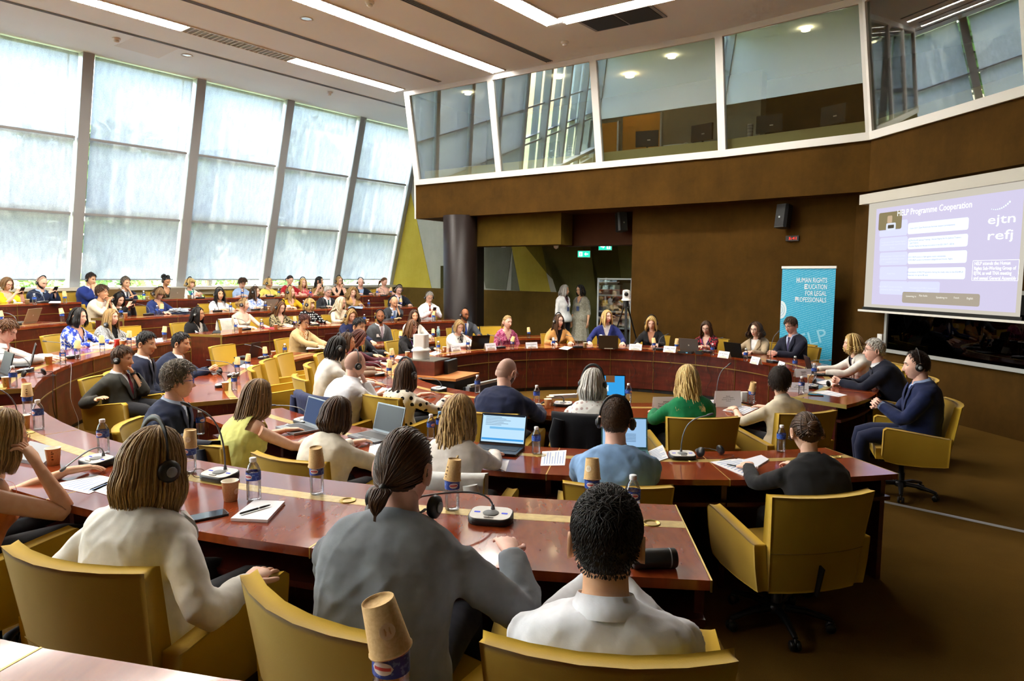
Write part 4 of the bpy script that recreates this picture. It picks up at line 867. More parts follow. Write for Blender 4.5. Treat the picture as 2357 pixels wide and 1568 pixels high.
        if jk:
            co = MB(); aa = np.linspace(-1.9, 1.9, 15); ax = (nt - N) / np.linalg.norm(nt - N); Rc = np.stack([X1, np.cross(ax, X1), ax], 1)
            A = np.stack([(nr_ + .030) * np.sin(aa), -(nr_ + .030) * np.cos(aa), -.03 - .008 * np.abs(aa)], -1) @ Rc.T + N; B = np.stack([(nr_ + .017) * np.sin(aa), -(nr_ + .017) * np.cos(aa), .040 - .022 * np.abs(aa)], -1) @ Rc.T + N; Cc = np.stack([(nr_ + .044) * np.sin(aa), -(nr_ + .044) * np.cos(aa), -.012 - .012 * np.abs(aa)], -1) @ Rc.T + N
            co.grid(np.stack([A, B, Cc]), 3, 15); co.obj('jacket_collar', mt(c1), root, True)
    if neck == 'turtle':
        co = MB(); co.tube([N - (nt - N) * .1, N + (nt - N) * .25, N + (nt - N) * .5], [nr_ * 1.45, nr_ * 1.2, nr_ * 1.16], 16, cap=False); co.obj('roll_neck', mt(c2 if jk else c1), root, True)
    if tie:
        tm = MB(); rows = []
        for hh, w_ in ((.005, .020), (-.03, .014), (-.036, .012), (-.12, .024), (-.22, .031), (-.30, .035)): rows.append([to.front(1 + hh / to.L, q * w_, .014 if hh < -.03 else .022) for q in (-1, 0, 1)])
        tm.grid(np.array(rows), 6, 3); tm.obj('necktie', mt(tie, fold=.1), root, True)
    if badge:
        bm = MB(); c_ = to.front(.66, .085 * badge, o + .008); a_ = to.front(.70, .085 * badge, o + .008); up_ = (a_ - c_) / np.linalg.norm(a_ - c_); xr = np.array([1., -.25 * badge, 0]); xr /= np.linalg.norm(xr); nn_ = np.cross(xr, up_)
        bm.add([c_ + xr * x_ + up_ * y_ - nn_ * 0 + nn_ * zz for zz in (0, .003) for x_, y_ in ((-.042, -.028), (.042, -.028), (.042, .028), (-.042, .028))], BOXF); bm.obj('name_badge', plain('#e6e6e4', .4), root)
    if lany:
        lm = MB(); [lm.tube([N + np.array([s * .06, -.03, .02]), to.front(.93, s * .065, o + .006), to.front(.75, s * .042, o + .008), to.front(.50, s * .006, o + .012)], .005, 5, flat=.3) for s in (-1, 1)]; lm.obj('lanyard', plain(lany, .6), root, True)
        bm = MB(); c_ = to.front(.45, 0, o + .015); bm.box(c_, (.07, .006, .10)); bm.obj('lanyard_card', plain('#3a4a78', .4), root)
    hc = hair[1]; bm_ = [skin_mat(skin), lipm(skin, lips), M_scl, M_iris, hair_mat(hc if hc not in ('plat', 'white', 'blond') else 'ltbrown'), hair_mat(beard if isinstance(beard, str) else 'dark')]
    body.obj('body', bm_, root, True)
    # ---- hair
    st = hair[0]; op = hair[2] if len(hair) > 2 else {}; hm = MB(); q = 2.6 if dist < 4 else .9 if near else .34; ws = .48 if dist < 4 else .85 if near else 1.4; nn = lambda n: int(n * q); G0 = G * 1.0
    if st == 'buzz': hm = hair_cap(G0, op.get('kind', 'm'), .003, .002)
    elif st == 'bald': hm = hair_cap(G0, 'm', .002, .0025, True)
    elif st == 'short': hm = hair_cap(G0, op.get('kind', 'm'), op.get('top', .018), op.get('side', .007)); hair_tuft(hm, nn(1500), op.get('ln', .040), .0030 * ws, op.get('lift', .009), op.get('kind', 'm'), mess=op.get('mess', .3), top=op.get('top', .018), side=op.get('side', .007))
    elif st in ('bob', 'long', 'curly'):
        hm = hair_cap(G0, 'f', .012, .010); hair_fall(hm, nn(op.get('n', 420)), op.get('L', .13 if st == 'bob' else .30), .0080 * ws, op.get('vol', .022), op.get('fringe', 0), op.get('part', .15), op.get('curl', .012 if st == 'curly' else .002), op.get('pitch', .05 if st == 'curly' else .16), op.get('face', 60), op.get('inward', .10 if st == 'bob' else 0), op.get('rag', .06), op.get('front', True), 18 if st == 'curly' else 14)
    elif st in ('pony', 'bun', 'updo'):
        tie_ = op.get('tie', (0, -.118, -.01) if st != 'updo' else (0, -.09, .09)); hm = hair_cap(G0, op.get('kind', 'f'), .007, .006); hair_sleek(hm, nn(420), tie_, .0055 * ws, op.get('kind', 'f'))
        if st == 'pony': hair_tail(hm, nn(150), tie_, op.get('L', .22), .006 * ws, op.get('sp', .028), op.get('curl', .004))
        else: hair_bun(hm, nn(160), np.array(tie_) * 1.12, op.get('r', .042), .006 * ws)
        if op.get('loose'): hair_fall(hm, nn(60), op['loose'], .004 * ws, .012, 0, .1, .006, .08)
        bd = MB(); sphere(bd, np.array(tie_), .014, 0, 5); bd.V = [q_ @ Rh.T + Hc for q_ in bd.V]; bd.obj('hair_tie', M_black, root, True)
    hm.V = [q_ @ Rh.T + Hc for q_ in hm.V]; hm.obj('hair', stubble(skin, hc) if st in ('buzz', 'bald') else hair_mat(hc), root, True, True)
    if hs: headset_parts(root, Rh * (1.17 if st in ('bob', 'long', 'curly') else 1.0 if st in ('buzz', 'bald') else 1.05), Hc, hs == 'neck')
    if gl: glasses_part(root, Rh, Hc, gl)
    Mw = Matrix.Translation((base[0], base[1], fz)) @ Matrix.Rotation(yaw, 4, 'Z')
    rec = dict(short=short, pos=base.copy(), yaw=yaw, M=Mw, lean=lean, root=root, J=J, Hc=Hc, row=row, px=px, h=hz, dist=dist, to=to, Rh=Rh); PEOPLE.append(rec)
    if chair_ and not stand:
        cy = yaw if cyaw is None else yaw + R_(cyaw); f2 = np.array([-math.sin(cy), math.cos(cy)]); c = base + f2 * seatdy if cpos is None else np.array(cpos)
        rec['chair'] = chair(c[0], c[1], fz, cy, clab or ('mustard armchair on castors holding the ' + short), None, 1 if dist < 6.5 else 0)
    return rec
# ---- patterned cloth
def pat(kind, a, b, sc=30, c=None):
    k = ('pat', kind, a, b, sc)
    if k in MATS: return MATS[k]
    t = NT('cloth_' + kind + str(len(MATS))); v = t.coord(); A, B = srgb(a), srgb(b)
    if kind == 'dots':
        vo = t.n('TexVoronoi', i_Scale=float(sc)); vo.inputs['Randomness'].default_value = .15; t.l(v, vo.inputs['Vector']); f = t.ramp(vo.outputs['Distance'], [(.30, (1, 1, 1)), (.34, (0, 0, 0))])
    elif kind == 'leopard':
        vo = t.n('TexVoronoi', i_Scale=float(sc)); t.l(v, vo.inputs['Vector']); f = t.ramp(vo.outputs['Distance'], [(.25, (0, 0, 0)), (.32, (1, 1, 1)), (.5, (1, 1, 1)), (.6, (0, 0, 0))])
    elif kind == 'plaid':
        w1 = t.n('TexWave', i_Scale=float(sc)); w2 = t.n('TexWave', i_Scale=float(sc), bands_direction='Z'); t.l(v, w1.inputs['Vector']); t.l(v, w2.inputs['Vector']); f = t.math('MULTIPLY', t.math('ADD', t.ramp(w1.outputs['Fac'], [(.45, (0, 0, 0)), (.55, (1, 1, 1))]), t.ramp(w2.outputs['Fac'], [(.45, (0, 0, 0)), (.55, (1, 1, 1))])), .5)
    elif kind == 'stripe':
        w1 = t.n('TexWave', i_Scale=float(sc)); t.l(v, w1.inputs['Vector']); f = t.ramp(w1.outputs['Fac'], [(.6, (0, 0, 0)), (.75, (1, 1, 1))])
    else:
        nz = t.n('TexNoise', i_Scale=float(sc), i_Detail=2.0, i_Distortion=1.6); t.l(t.coord((1, 1, .5)), nz.inputs['Vector']); f = t.ramp(nz.outputs[0], [(.50, (0, 0, 0)), (.54, (1, 1, 1))])
    t.set(col=t.mix(f, A, B), rough=.85, spec=.2, normal=t.bump(t.noise(t.coord((1, 1, .55)), 9, 2), .3, .04)); MATS[k] = t.m; return t.m
NV, NV2, RB, CH, BK = '#18233f', '#111a30', '#1c2f74', '#2c2d30', '#0e0e10'
P = person
# ---------------- tier by the windows (E)
P(15, 637, 'E', 'f', 'woman in yellow with a phone', 'woman with bobbed hair and glasses in yellow by the windows holding a phone', hf=35, hp=24, hair=('bob', 'ltbrown', dict(L=.11)), gl='#6a2030', top='tee', c1='#e0c81c', sl=.6, neck='scoop', arms='phone', badge=-1)
P(95, 634, 'E', 'm', 'bald bearded man in navy suit', 'bald bearded man in navy suit wearing a headset and holding a phone', hf=40, hp=26, hair=('buzz', 'dark', dict(kind='rec')), beard='dark', hs=1, top='suit', c1=NV, c2='#a8bfe0', tie='#0c0f18', arms='phone')
P(208, 628, 'E', 'm', 'man in royal blue suit', 'heavy dark-haired man in royal blue suit with headset, hand at his mouth', hf=45, hp=12, hair=('short', 'dark'), hs=1, top='suit', c1=RB, c2='#e6e8ee', arms='chinR', fat=1.18, skin='tan')
P(288, 637, 'E', 'm', 'grey-haired man in navy by the window', 'grey-haired man in navy suit and tie by the windows, hand raised to his mouth', hf=38, hp=10, hair=('short', 'salt'), hs=1, top='suit', c1=NV, c2='#eceef2', tie='#101014', arms='chinL', skin='tan')
P(382, 634, 'E', 'f', 'woman with dark curly updo', 'woman with dark curls tied up and a headset behind the silver laptop', hf=42, hp=28, hair=('updo', 'black', dict(r=.06, tie=(0, -.105, .055))), hs=1, top='tee', c1=pat('leopard', '#15160f', '#3c3a26', 26), arms='type', neck='v', skin='olive')
P(437, 640, 'E', 'f', 'older blond woman in white shawl', 'older blond woman with headset in white shawl over green by the windows', hf=50, hp=6, hair=('bob', 'blond', dict(L=.08, fringe=.7, vol=.03)), hs=1, top='blazer', c1='#e7e5e0', c2='#3fae8c', arms='clasp')
P(557, 640, 'E', 'f', 'person in light blue shirt', 'short dark-haired person in light blue shirt bent over the window-side desk', hf=45, hp=34, hair=('short', 'brown', dict(ln=.06, lift=.014, top=.034, side=.02, kind='f')), top='shirt', c1='#9fb8dc', sl=.5, neck='collar', arms='desk')
P(618, 640, 'E', 'f', 'blond woman in pale yellow', 'short-haired blond woman with headset and glasses in pale yellow top', hf=70, hp=8, hair=('bob', 'blond', dict(L=.06, vol=.03)), gl='#20201f', hs=1, top='tee', c1='#e8d76a', sl=.55, arms='desk', badge=1)
P(667, 633, 'E', 'f', 'woman in dark red top', 'woman with dark tied hair and dark red top looking down', hf=35, hp=28, hair=('pony', 'dark', dict(L=.12)), top='tee', c1='#a3121f', sl=.35, neck='v', arms='desk')
P(697, 640, 'E', 'f', 'blond woman in red and white', 'long-haired blond woman with headset in red and white patterned dress', hf=30, hp=6, hair=('long', 'blond', dict(L=.26)), hs=1, top='shirt', c1=pat('dots', '#d8555f', '#f0d9d9', 40), sl=.5, neck='collar', arms='desk')
P(735, 636, 'E', 'f', 'dark-haired woman in tan', 'dark-haired woman in tan blouse turned to the right by the windows', hf=72, hp=4, hair=('long', 'black', dict(L=.20)), top='tee', c1='#9a7a48', sl=.5, neck='scoop', arms='chinR', armR=(.10, .26, .92))
P(780, 636, 'E', 'f', 'woman in black with clasped hands', 'woman with short blond hair and glasses in black, hands clasped at her chin', hf=40, hp=6, hair=('bob', 'dkblond', dict(L=.09)), gl='#2a1a14', hs=1, top='tee', c1='#141418', sl=.0, neck='v', arms='claspchin')
P(830, 639, 'E', 'm', 'bald man in dark jacket', 'bald man with headset in dark jacket over blue shirt by the windows', hf=8, hp=6, hair=('bald', 'grey'), hs=1, top='blazer', c1='#171b28', c2='#9db7dd', arms='desk', badge=1, skin='pink')
P(884, 638, 'E', 'f', 'woman in pale pink top', 'woman with brown ponytail in pale pink sleeveless top at end of window tier', hf=55, hp=22, hair=('pony', 'chest', dict(L=.2, sp=.04, curl=.01)), top='tee', c1='#d9b29b', sl=.0, neck='scoop', arms='desk', skin='pink')
# ---------------- tier D
P(234, 657, 'D', 'f', 'woman in cream blazer', 'woman with short dark hair in cream blazer resting chin on clasped hands', hf=62, hp=4, hair=('short', 'brown', dict(ln=.06, top=.03, side=.02, kind='f', lift=.012)), top='blazer', c1='#d9cdb6', c2='#e8e4dc', arms='claspchin', skin='tan', lean=.18)
P(273, 673, 'D', 'f', 'woman in black holding a phone', 'dark-haired woman in black with headset looking down at a phone', hf=35, hp=26, hair=('bob', 'black', dict(L=.14)), hs=1, top='shirt', c1='#121216', arms='phone', badge=1)
P(365, 661, 'D', 'f', 'woman in navy cardigan', 'woman with short auburn-blond curls, headset and navy cardigan looking down', hf=32, hp=28, hair=('curly', 'ltbrown', dict(L=.07, curl=.008, vol=.035, fringe=.4)), hs=1, top='blazer', c1='#1f2f63', c2='#cfa87c', arms='desk', badge=1)
P(505, 664, 'D', 'f', 'young woman in white t-shirt', 'young woman with long dark hair and headset in white t-shirt', hf=22, hp=4, hair=('long', 'black', dict(L=.26)), hs=1, top='tee', c1='#e3e3e6', sl=.45, arms='desk', skin='tan')
P(587, 658, 'D', 'f', 'woman in blue and white blouse', 'brown-haired woman with headset in blue and white blouse behind a laptop', hf=65, hp=6, hair=('long', 'brown', dict(L=.22)), hs=1, top='shirt', c1=pat('floral', '#e3e8f4', '#7f9bd8', 28), sl=.7, neck='collar', arms='type')
P(668, 659, 'D', 'f', 'long-haired woman in golden yellow', 'woman with long dark blond hair and headset in golden yellow top', hf=58, hp=0, hair=('long', 'dkblond', dict(L=.26)), hs=1, top='tee', c1='#d9ab16', sl=.6, neck='scoop', arms='desk', badge=1)
P(754, 659, 'D', 'm', 'elderly man in dark suit', 'elderly white-haired man with glasses in dark suit and green tie', hf=30, hp=22, hair=('short', 'white'), gl='#4a4a4c', top='suit', c1='#1d2026', c2='#e8eaee', tie='#143f38', arms='desk', skin='pink')
P(812, 661, 'D', 'f', 'woman with big curly hair', 'woman with big curly blond hair in tan blouse leaning head on hand', hf=18, hp=16, hair=('curly', 'dkblond', dict(L=.16, vol=.06, curl=.014, n=520)), top='tee', c1='#b58a4e', sl=.9, neck='v', arms='cheekR', badge=1)
P(918, 655, 'D', 'm', 'man in black suit with headset', 'man in black suit with headset and glasses reading at right end of tier', hf=18, hp=24, hair=('short', 'salt', dict(top=.008, ln=.025)), gl='#3a3a3c', hs=1, top='suit', c1='#10131f', c2='#d7dbe6', tie='#0b0c12', arms='desk', badge=1, skin='pink')
# ---------------- tier C, left and middle
P(12, 735, 'C', 'm', 'young man at the left edge', 'young brown-haired man in white shirt at the left edge behind a laptop', pos=(-5.55, 7.4), hf=60, hp=26, lean=.25, hair=('short', 'chest', dict(top=.022)), top='shirt', c1='#e6e4e2', neck='collar', arms='type', skin='pink')
P(180, 708, 'C', 'f', 'woman in blue patterned dress', 'woman with black bob in blue and white patterned dress looking right', hf=58, hp=8, hair=('bob', 'black', dict(L=.15, vol=.032)), top='tee', c1=pat('floral', '#2f49b8', '#e8eaf4', 16), sl=.9, neck='v', arms='desk', hunch=.03)
P(255, 710, 'C', 'f', 'woman in checked jacket', 'woman with long highlighted hair in black and white checked jacket with roll-neck', hf=52, hp=6, hair=('long', 'dkblond', dict(L=.26)), hs='neck', top='blazer', c1=pat('plaid', '#16161a', '#d6d6d2', 16), c2='#0d0d10', neck='turtle', arms='desk')
P(455, 706, 'C', 'f', 'woman in black with striped scarf', 'dark-haired woman with glasses and headset in black jacket sitting in the gap', hf=68, hp=6, hair=('long', 'black', dict(L=.24)), gl='#1a1512', hs=1, top='blazer', c1='#121214', c2=pat('stripe', '#e2ddd2', '#1a1a1a', 18), arms='lap', badge=1, skin='olive')
P(560, 685, 'C', 'f', 'woman in cream sleeveless top', 'blond woman with hair pinned up and headset in cream sleeveless top', hf=72, hp=8, hair=('updo', 'dkblond', dict(tie=(0, -.115, .0), r=.035, loose=.09)), hs=1, top='tee', c1='#e4dac4', sl=.0, neck='low', arms='desk', skin='fair')
P(645, 692, 'C', 'f', 'woman in leopard blouse', 'woman with long auburn hair, glasses and headset in leopard blouse holding phone', hf=42, hp=26, hair=('long', 'chest', dict(L=.30)), gl='#15110f', hs=1, top='tee', c1=pat('leopard', '#2b2418', '#a89a74', 34), arms='desk', neck='v')
P(712, 686, 'C', 'f', 'woman in black polka dot top', 'woman with blond bob and headset in black top with white polka dots', hf=62, hp=6, hair=('bob', 'blond', dict(L=.14, fringe=.6)), hs=1, top='tee', c1=pat('dots', '#0e0e12', '#eeeeea', 22), arms='desk')
P(785, 683, 'C', 'f', 'woman with long platinum hair', 'woman with long wavy platinum hair and glasses in cream top', hf=62, hp=14, hair=('long', 'plat', dict(L=.32, curl=.008, vol=.035)), gl='#15110f', top='tee', c1='#e2d2b8', sl=.9, arms='desk')
P(907, 681, 'C', 'm', 'bald man leaning on his hand', 'bald man in grey suit and light blue tie leaning face on his hand', hf=24, hp=30, hair=('bald', 'dark'), top='suit', c1='#33363b', c2='#c7d5ea', tie='#7fa3d6', arms='cheekL', skin='tan', lean=.2)
P(988, 671, 'C', 'm', 'white-haired man in white shirt', 'white-haired man with glasses and headset in white shirt and red tie with phone', hf=18, hp=22, hair=('short', 'grey'), gl='#15110f', hs=1, top='shirt', c1='#e9e9ec', neck='collar', tie='#8c2b1f', arms='phone')
# ---------------- row B, left and far
P(280, 797, 'B', 'm', 'man in grey suit with red tie', 'man in grey suit and dark red tie with headset, hand on chin, arm over chair', pos=(-4.1, 7.15), hf=62, hp=6, bf=48, hair=('short', 'brown', dict(ln=.06, top=.02)), hs=1, top='suit', c1='#34342f', c2='#d9dade', tie='#6b1020', arms='chinL', armR=(.40, .06, .70), skin='tan', seatdy=.10, watch=-1, hunch=0, lean=.02, clab='mustard armchair with the hand of the man in grey suit over its arm')
P(335, 764, 'B', 'm', 'man in dark navy suit upright', 'short-haired man in dark navy suit and tie sitting upright at left', pos=(-4.08, 7.6), hf=60, hp=8, hair=('short', 'black', dict(top=.02, side=.003, ln=.04)), top='suit', c1='#141b33', c2='#e8e9ec', tie='#15131a', arms='lap', skin='tan')
P(415, 766, 'B', 'm', 'young man leaning on the desk', 'young dark-haired man in navy suit leaning forward on desk with hands joined', pos=(-4.02, 8.3), hf=68, hp=8, lean=.30, hair=('short', 'black', dict(top=.02)), top='suit', c1='#17203a', c2='#e8e9ec', tie='#15131a', arms='clasp', skin='tan')
P(408, 836, 'B', 'm', 'man with blue glasses', 'man with curly grey hair and bright blue glasses in navy suit', pos=(-2.44, 4.95), hf=95, hp=4, bf=75, hair=('short', 'salt', dict(ln=.05, lift=.014, top=.032, side=.016, mess=1.2)), gl='#1c35c8', top='suit', c1=NV, c2='#b9c9e4', arms='lap', skin='pink', clab='mustard armchair under the man with blue glasses')
P(700, 723, 'B', 'f', 'woman in beige blazer typing', 'woman with short auburn hair, glasses and headset in beige blazer typing', hf=38, hp=20, hair=('short', 'auburn', dict(ln=.05, top=.022, side=.012, kind='f')), gl='#5a2040', hs=1, top='blazer', c1='#c3a777', c2=pat('floral', '#e6d8b0', '#c0701f', 20), arms='type', badge=1, lean=.16, skin='tan')
P(808, 710, 'B', 'f', 'woman with long curly blond hair', 'woman with long curly dark-blond hair in navy top looking down', hf=24, hp=24, hair=('curly', 'dkblond', dict(L=.26, curl=.012, vol=.03)), hs=1, top='tee', c1='#1b2247', arms='desk')
P(875, 713, 'B', 'm', 'bearded man in grey suit', 'black-bearded man with headset in grey suit and pale tie facing the camera', hf=6, hp=2, hair=('buzz', 'black', dict(kind='m')), beard='black', hs=1, top='suit', c1='#4c4f52', c2='#dcd9dc', tie='#b9adba', arms='lap', skin='brown', badge=1)
P(953, 713, 'B', 'f', 'woman in white jacket with curls', 'woman with dark curly hair in white jacket over navy behind bottle', hf=18, hp=4, hair=('curly', 'brown', dict(L=.16, curl=.01, vol=.03)), top='blazer', c1='#dcd9cf', c2='#1c2440', arms='desk', skin='tan')
P(1070, 709, 'B', 'm', 'bearded man with blue tie', 'bald grey-bearded man with glasses and headset in grey suit and blue tie', hf=35, hp=6, hair=('bald', 'dark'), beard='salt', gl='#15110f', hs=1, top='suit', c1='#43474e', c2='#dfe2e8', tie='#2d52a8', arms='desk', skin='brown', badge=1)
# ---------------- ring A, far side
P(948, 735, 'A', 'f', 'woman in black with purple lanyard', 'woman with long brown hair and glasses in black with a purple lanyard', hf=52, hp=12, hair=('long', 'chest', dict(L=.22, fringe=.3)), gl='#15110f', top='tee', c1='#100e10', lany='#8a4fc0', arms='desk')
P(1057, 735, 'A', 'f', 'blond woman in white blazer', 'woman with short blond hair in white blazer working at a black laptop', hf=20, hp=24, hair=('bob', 'dkblond', dict(L=.10, part=.3)), top='blazer', c1='#e6e2da', c2=pat('floral', '#d8d4c8', '#3a3630', 26), arms='type')
P(1168, 725, 'A', 'f', 'woman in magenta dress', 'woman with fair tied-back hair in magenta patterned dress', hf=38, hp=8, hair=('pony', 'dkblond', dict(L=.16)), top='tee', c1=pat('floral', '#8a2454', '#c77a96', 40), sl=.45, neck='v', arms='lap', skin='fair')
P(1286, 723, 'A', 'f', 'woman in camel blazer', 'woman with long brown hair, glasses and headset in camel blazer', hf=42, hp=2, hair=('long', 'brown', dict(L=.30)), gl='#15110f', hs=1, top='blazer', c1='#c08c4e', c2='#141214', arms='desk', badge=1, skin='fair', lips=True)
P(1397, 713, 'A', 'f', 'blond woman in royal blue blazer', 'blond woman with straight hair in royal blue blazer behind a grey laptop', hf=38, hp=2, hair=('long', 'blond', dict(L=.20)), top='blazer', c1='#202a66', c2='#e4e4e2', arms='wide', badge=1, skin='fair', lips=True)
P(1500, 727, 'A', 'f', 'blond woman in black with headset', 'blond woman with headset in black jacket reading on the far side', hf=-2, hp=24, hair=('long', 'blond', dict(L=.18, vol=.03)), hs=1, top='blazer', c1='#121113', c2='#b98467', arms='desk', skin='fair')
P(1626, 737, 'A', 'f', 'woman in embroidered black blouse', 'woman with long brown hair and glasses in embroidered black blouse at a laptop', hf=-12, hp=22, hair=('long', 'brown', dict(L=.26, part=-.4)), gl='#15110f', top='tee', c1=pat('floral', '#121013', '#a8323c', 18), sl=.7, neck='v', arms='type', lany='#2d3f9a', skin='fair')
P(1740, 741, 'A', 'f', 'curly-haired woman in sand blazer', 'curly brown-haired woman with glasses in sand blazer over white top', hf=-28, hp=6, hair=('curly', 'brown', dict(L=.15, curl=.012, vol=.045, n=520)), gl='#15110f', top='blazer', c1='#a8957a', c2='#ecebea', arms='desk', skin='fair', lips=True)
P(1822, 730, 'A', 'm', 'man in dark suit before the banner', 'man with side-parted brown hair and glasses in dark suit before blue banner', hf=-42, hp=18, hair=('short', 'brown', dict(ln=.06, top=.022)), gl='#15110f', top='suit', c1='#16192a', c2='#b9c6e6', tie='#4a4668', arms='clasp', skin='pink')
P(1963, 768, 'A', 'f', 'woman in white at the right', 'woman with wavy blond hair in white jacket speaking at the right of the ring', pos=(4.30, 8.6), hf=-78, hp=6, lean=.30, hair=('curly', 'blond', dict(L=.13, curl=.008, vol=.035)), top='blazer', c1='#e8e3da', c2='#2b2540', arms='desk', skin='light')
P(2015, 779, 'A', 'm', 'grey-haired man at the right', 'grey-haired man with glasses in navy suit leaning on right end of ring', pos=(4.02, 7.52), hf=-82, hp=2, lean=.30, bf=-85, hair=('short', 'white', dict(top=.012, ln=.03)), gl='#15110f', top='suit', c1='#111629', c2='#e3e5ea', arms='clasp', skin='pink', watch=1)
P(2112, 806, 'A', 'm', 'seated man at far right', 'man in navy suit with headset sitting back from the desk at far right', pos=(3.58, 6.03), hf=-78, hp=8, lean=.04, bf=-80, hair=('short', 'dark', dict(top=.007, ln=.02, kind='rec')), hs=1, top='suit', c1='#16224a', c2='#9db4dc', tie='#1b2b60', arms='claspbody', legs='#141d3c', skin='pink', hunch=.03, clab='mustard swivel chair at far right seen in full from the side')
# ---------------- ring A, left and near side
P(826, 732, 'A', 'm', 'man with gold tie', 'dark-haired man in charcoal suit and gold tie at left of ring', pos=(-2.32, 10.4), hf=48, hp=12, hair=('short', 'black', dict(top=.02)), top='suit', c1='#22242a', c2='#e6e6e4', tie='#c9a544', arms='desk', skin='tan', lany='#c9a544')
P(825, 757, 'A', 'f', 'brown-haired woman bent forward', 'brown-haired woman bent forward low over the left of the ring', pos=(-2.10, 9.35), hf=80, hp=38, lean=.28, hair=('bob', 'auburn', dict(L=.12)), top='tee', c1='#5a2530', arms='desk')
P(798, 764, 'A', 'f', 'woman with hair band', 'brown-haired woman with a grey hair band beside the black-haired woman', pos=(-1.98, 8.35), hf=70, hp=10, lean=.2, hair=('bob', 'brown', dict(L=.12)), hs=1, top='tee', c1='#8f7a66', arms='desk', skin='tan', lips=True)
P(776, 772, 'A', 'f', 'woman with black bob in white', 'woman with a black bob and headset in white top at left of ring', pos=(-1.88, 7.4), hf=108, hp=14, lean=.16, hair=('bob', 'black', dict(L=.15)), hs=1, top='tee', c1='#ddd9d2', arms='desk', skin='tan')
P(817, 806, 'A', 'm', 'balding man in white shirt', 'balding man with headset in white shirt drinking from a paper cup', pos=(-1.47, 6.38), hf=112, hp=10, lean=.2, hair=('buzz', 'brown', dict(kind='rec')), hs=1, top='shirt', c1='#e2e2e8', neck='collar', arms='chinR', skin='pink', fat=1.12, armL=(-.1, .5, .78))
P(934, 829, 'A', 'f', 'woman with very long dark hair', 'woman with very long dark brown hair in white top with black dots', sol=0, hf=142, hp=6, hair=('long', 'brown', dict(L=.46, front=False, n=520)), hs=1, top='tee', c1=pat('dots', '#e9e2d2', '#141416', 17), sl=.9, arms='desk', lean=.1)
P(1166, 822, 'A', 'm', 'shaven-headed man in navy', 'shaven-headed man with glasses in navy suit seen from behind', sol=0, hf=140, hp=20, hair=('buzz', 'dark', dict(kind='rec')), gl='#15110f', top='suit', c1='#141d3d', c2='#b8c6e2', arms='desk', skin='pink', fat=1.12, lean=.24, beard='brown')
P(1365, 847, 'A', 'f', 'woman with silver hair', 'woman with silver bobbed hair and headset seen from behind', sol=0, hf=165, hp=10, hair=('bob', 'white', dict(L=.16, vol=.03, n=520)), hs=1, top='tee', c1=pat('dots', '#e9e7e4', '#b9a3a0', 24), arms='desk', lean=.14)
P(1584, 838, 'A', 'f', 'blond woman in green blazer', 'blond woman in bright green blazer seen from behind', sol=0, hf=-172, hp=12, hair=('long', 'blond', dict(L=.27, n=560, curl=.006, front=False)), top='blazer', c1='#0b7a4a', c2='#ffffff', arms='desk', lean=.15)
P(1796, 846, 'A', 'f', 'dark-haired woman in cream shirt', 'short dark-haired woman in cream short-sleeved shirt seen from behind', sol=0, hf=178, hp=6, hair=('short', 'dark', dict(ln=.06, top=.024, side=.016, kind='f', lift=.012)), top='shirt', c1='#d9cdb4', sl=.55, neck='collar', arms='desk', lean=.1)
# ---------------- row B, near side
P(592, 871, 'B', 'f', 'woman in lime sleeveless top', 'woman with brown shoulder-length hair in lime sleeveless top', sol=0, hf=118, hp=12, hair=('long', 'ltbrown', dict(L=.22, front=False)), top='tee', c1='#d3d27c', sl=.0, neck='crew', arms='desk', skin='light', lean=.22, fat=1.02, vx=.007)
P(775, 911, 'B', 'f', 'woman with dark bob in cream', 'woman with dark brown bob in cream jacket before open laptops', sol=0, hf=118, hp=12, hair=('bob', 'brown', dict(L=.12, inward=.25)), top='blazer', c1='#dcd5c5', c2='#e8b9a8', arms='desk', lean=.2)
P(1056, 906, 'B', 'f', 'long-haired woman at laptop', 'woman with long light brown hair in white top facing a lit laptop', sol=0, hf=150, hp=8, hair=('long', 'dkblond', dict(L=.38, n=560, curl=.007, front=False)), top='tee', c1='#ded6cf', arms='type', lean=.16)
P(1419, 916, 'B', 'm', 'man in light blue blazer', 'man with short brown hair and headset in light blue blazer from behind', sol=0, hf=172, hp=6, hair=('short', 'brown', dict(top=.012, side=.003, ln=.03, lift=.006)), hs=1, top='blazer', c1='#82a6d2', c2='#dfe4ea', arms='type', skin='pink', fat=1.08, lean=.14)
P(1858, 946, 'B', 'f', 'woman in black with hair clip', 'woman with brown hair in a messy bun in black shirt writing', sol=0, hf=-158, hp=22, hair=('bun', 'brown', dict(tie=(0, -.108, .02), r=.034, loose=.04)), top='shirt', c1='#16171a', neck='collar', arms='desk', lean=.26, fat=1.05, clab='large mustard swivel chair beside the aisle at right seen from behind', cyaw=6, cpos=(1.50, 3.70))
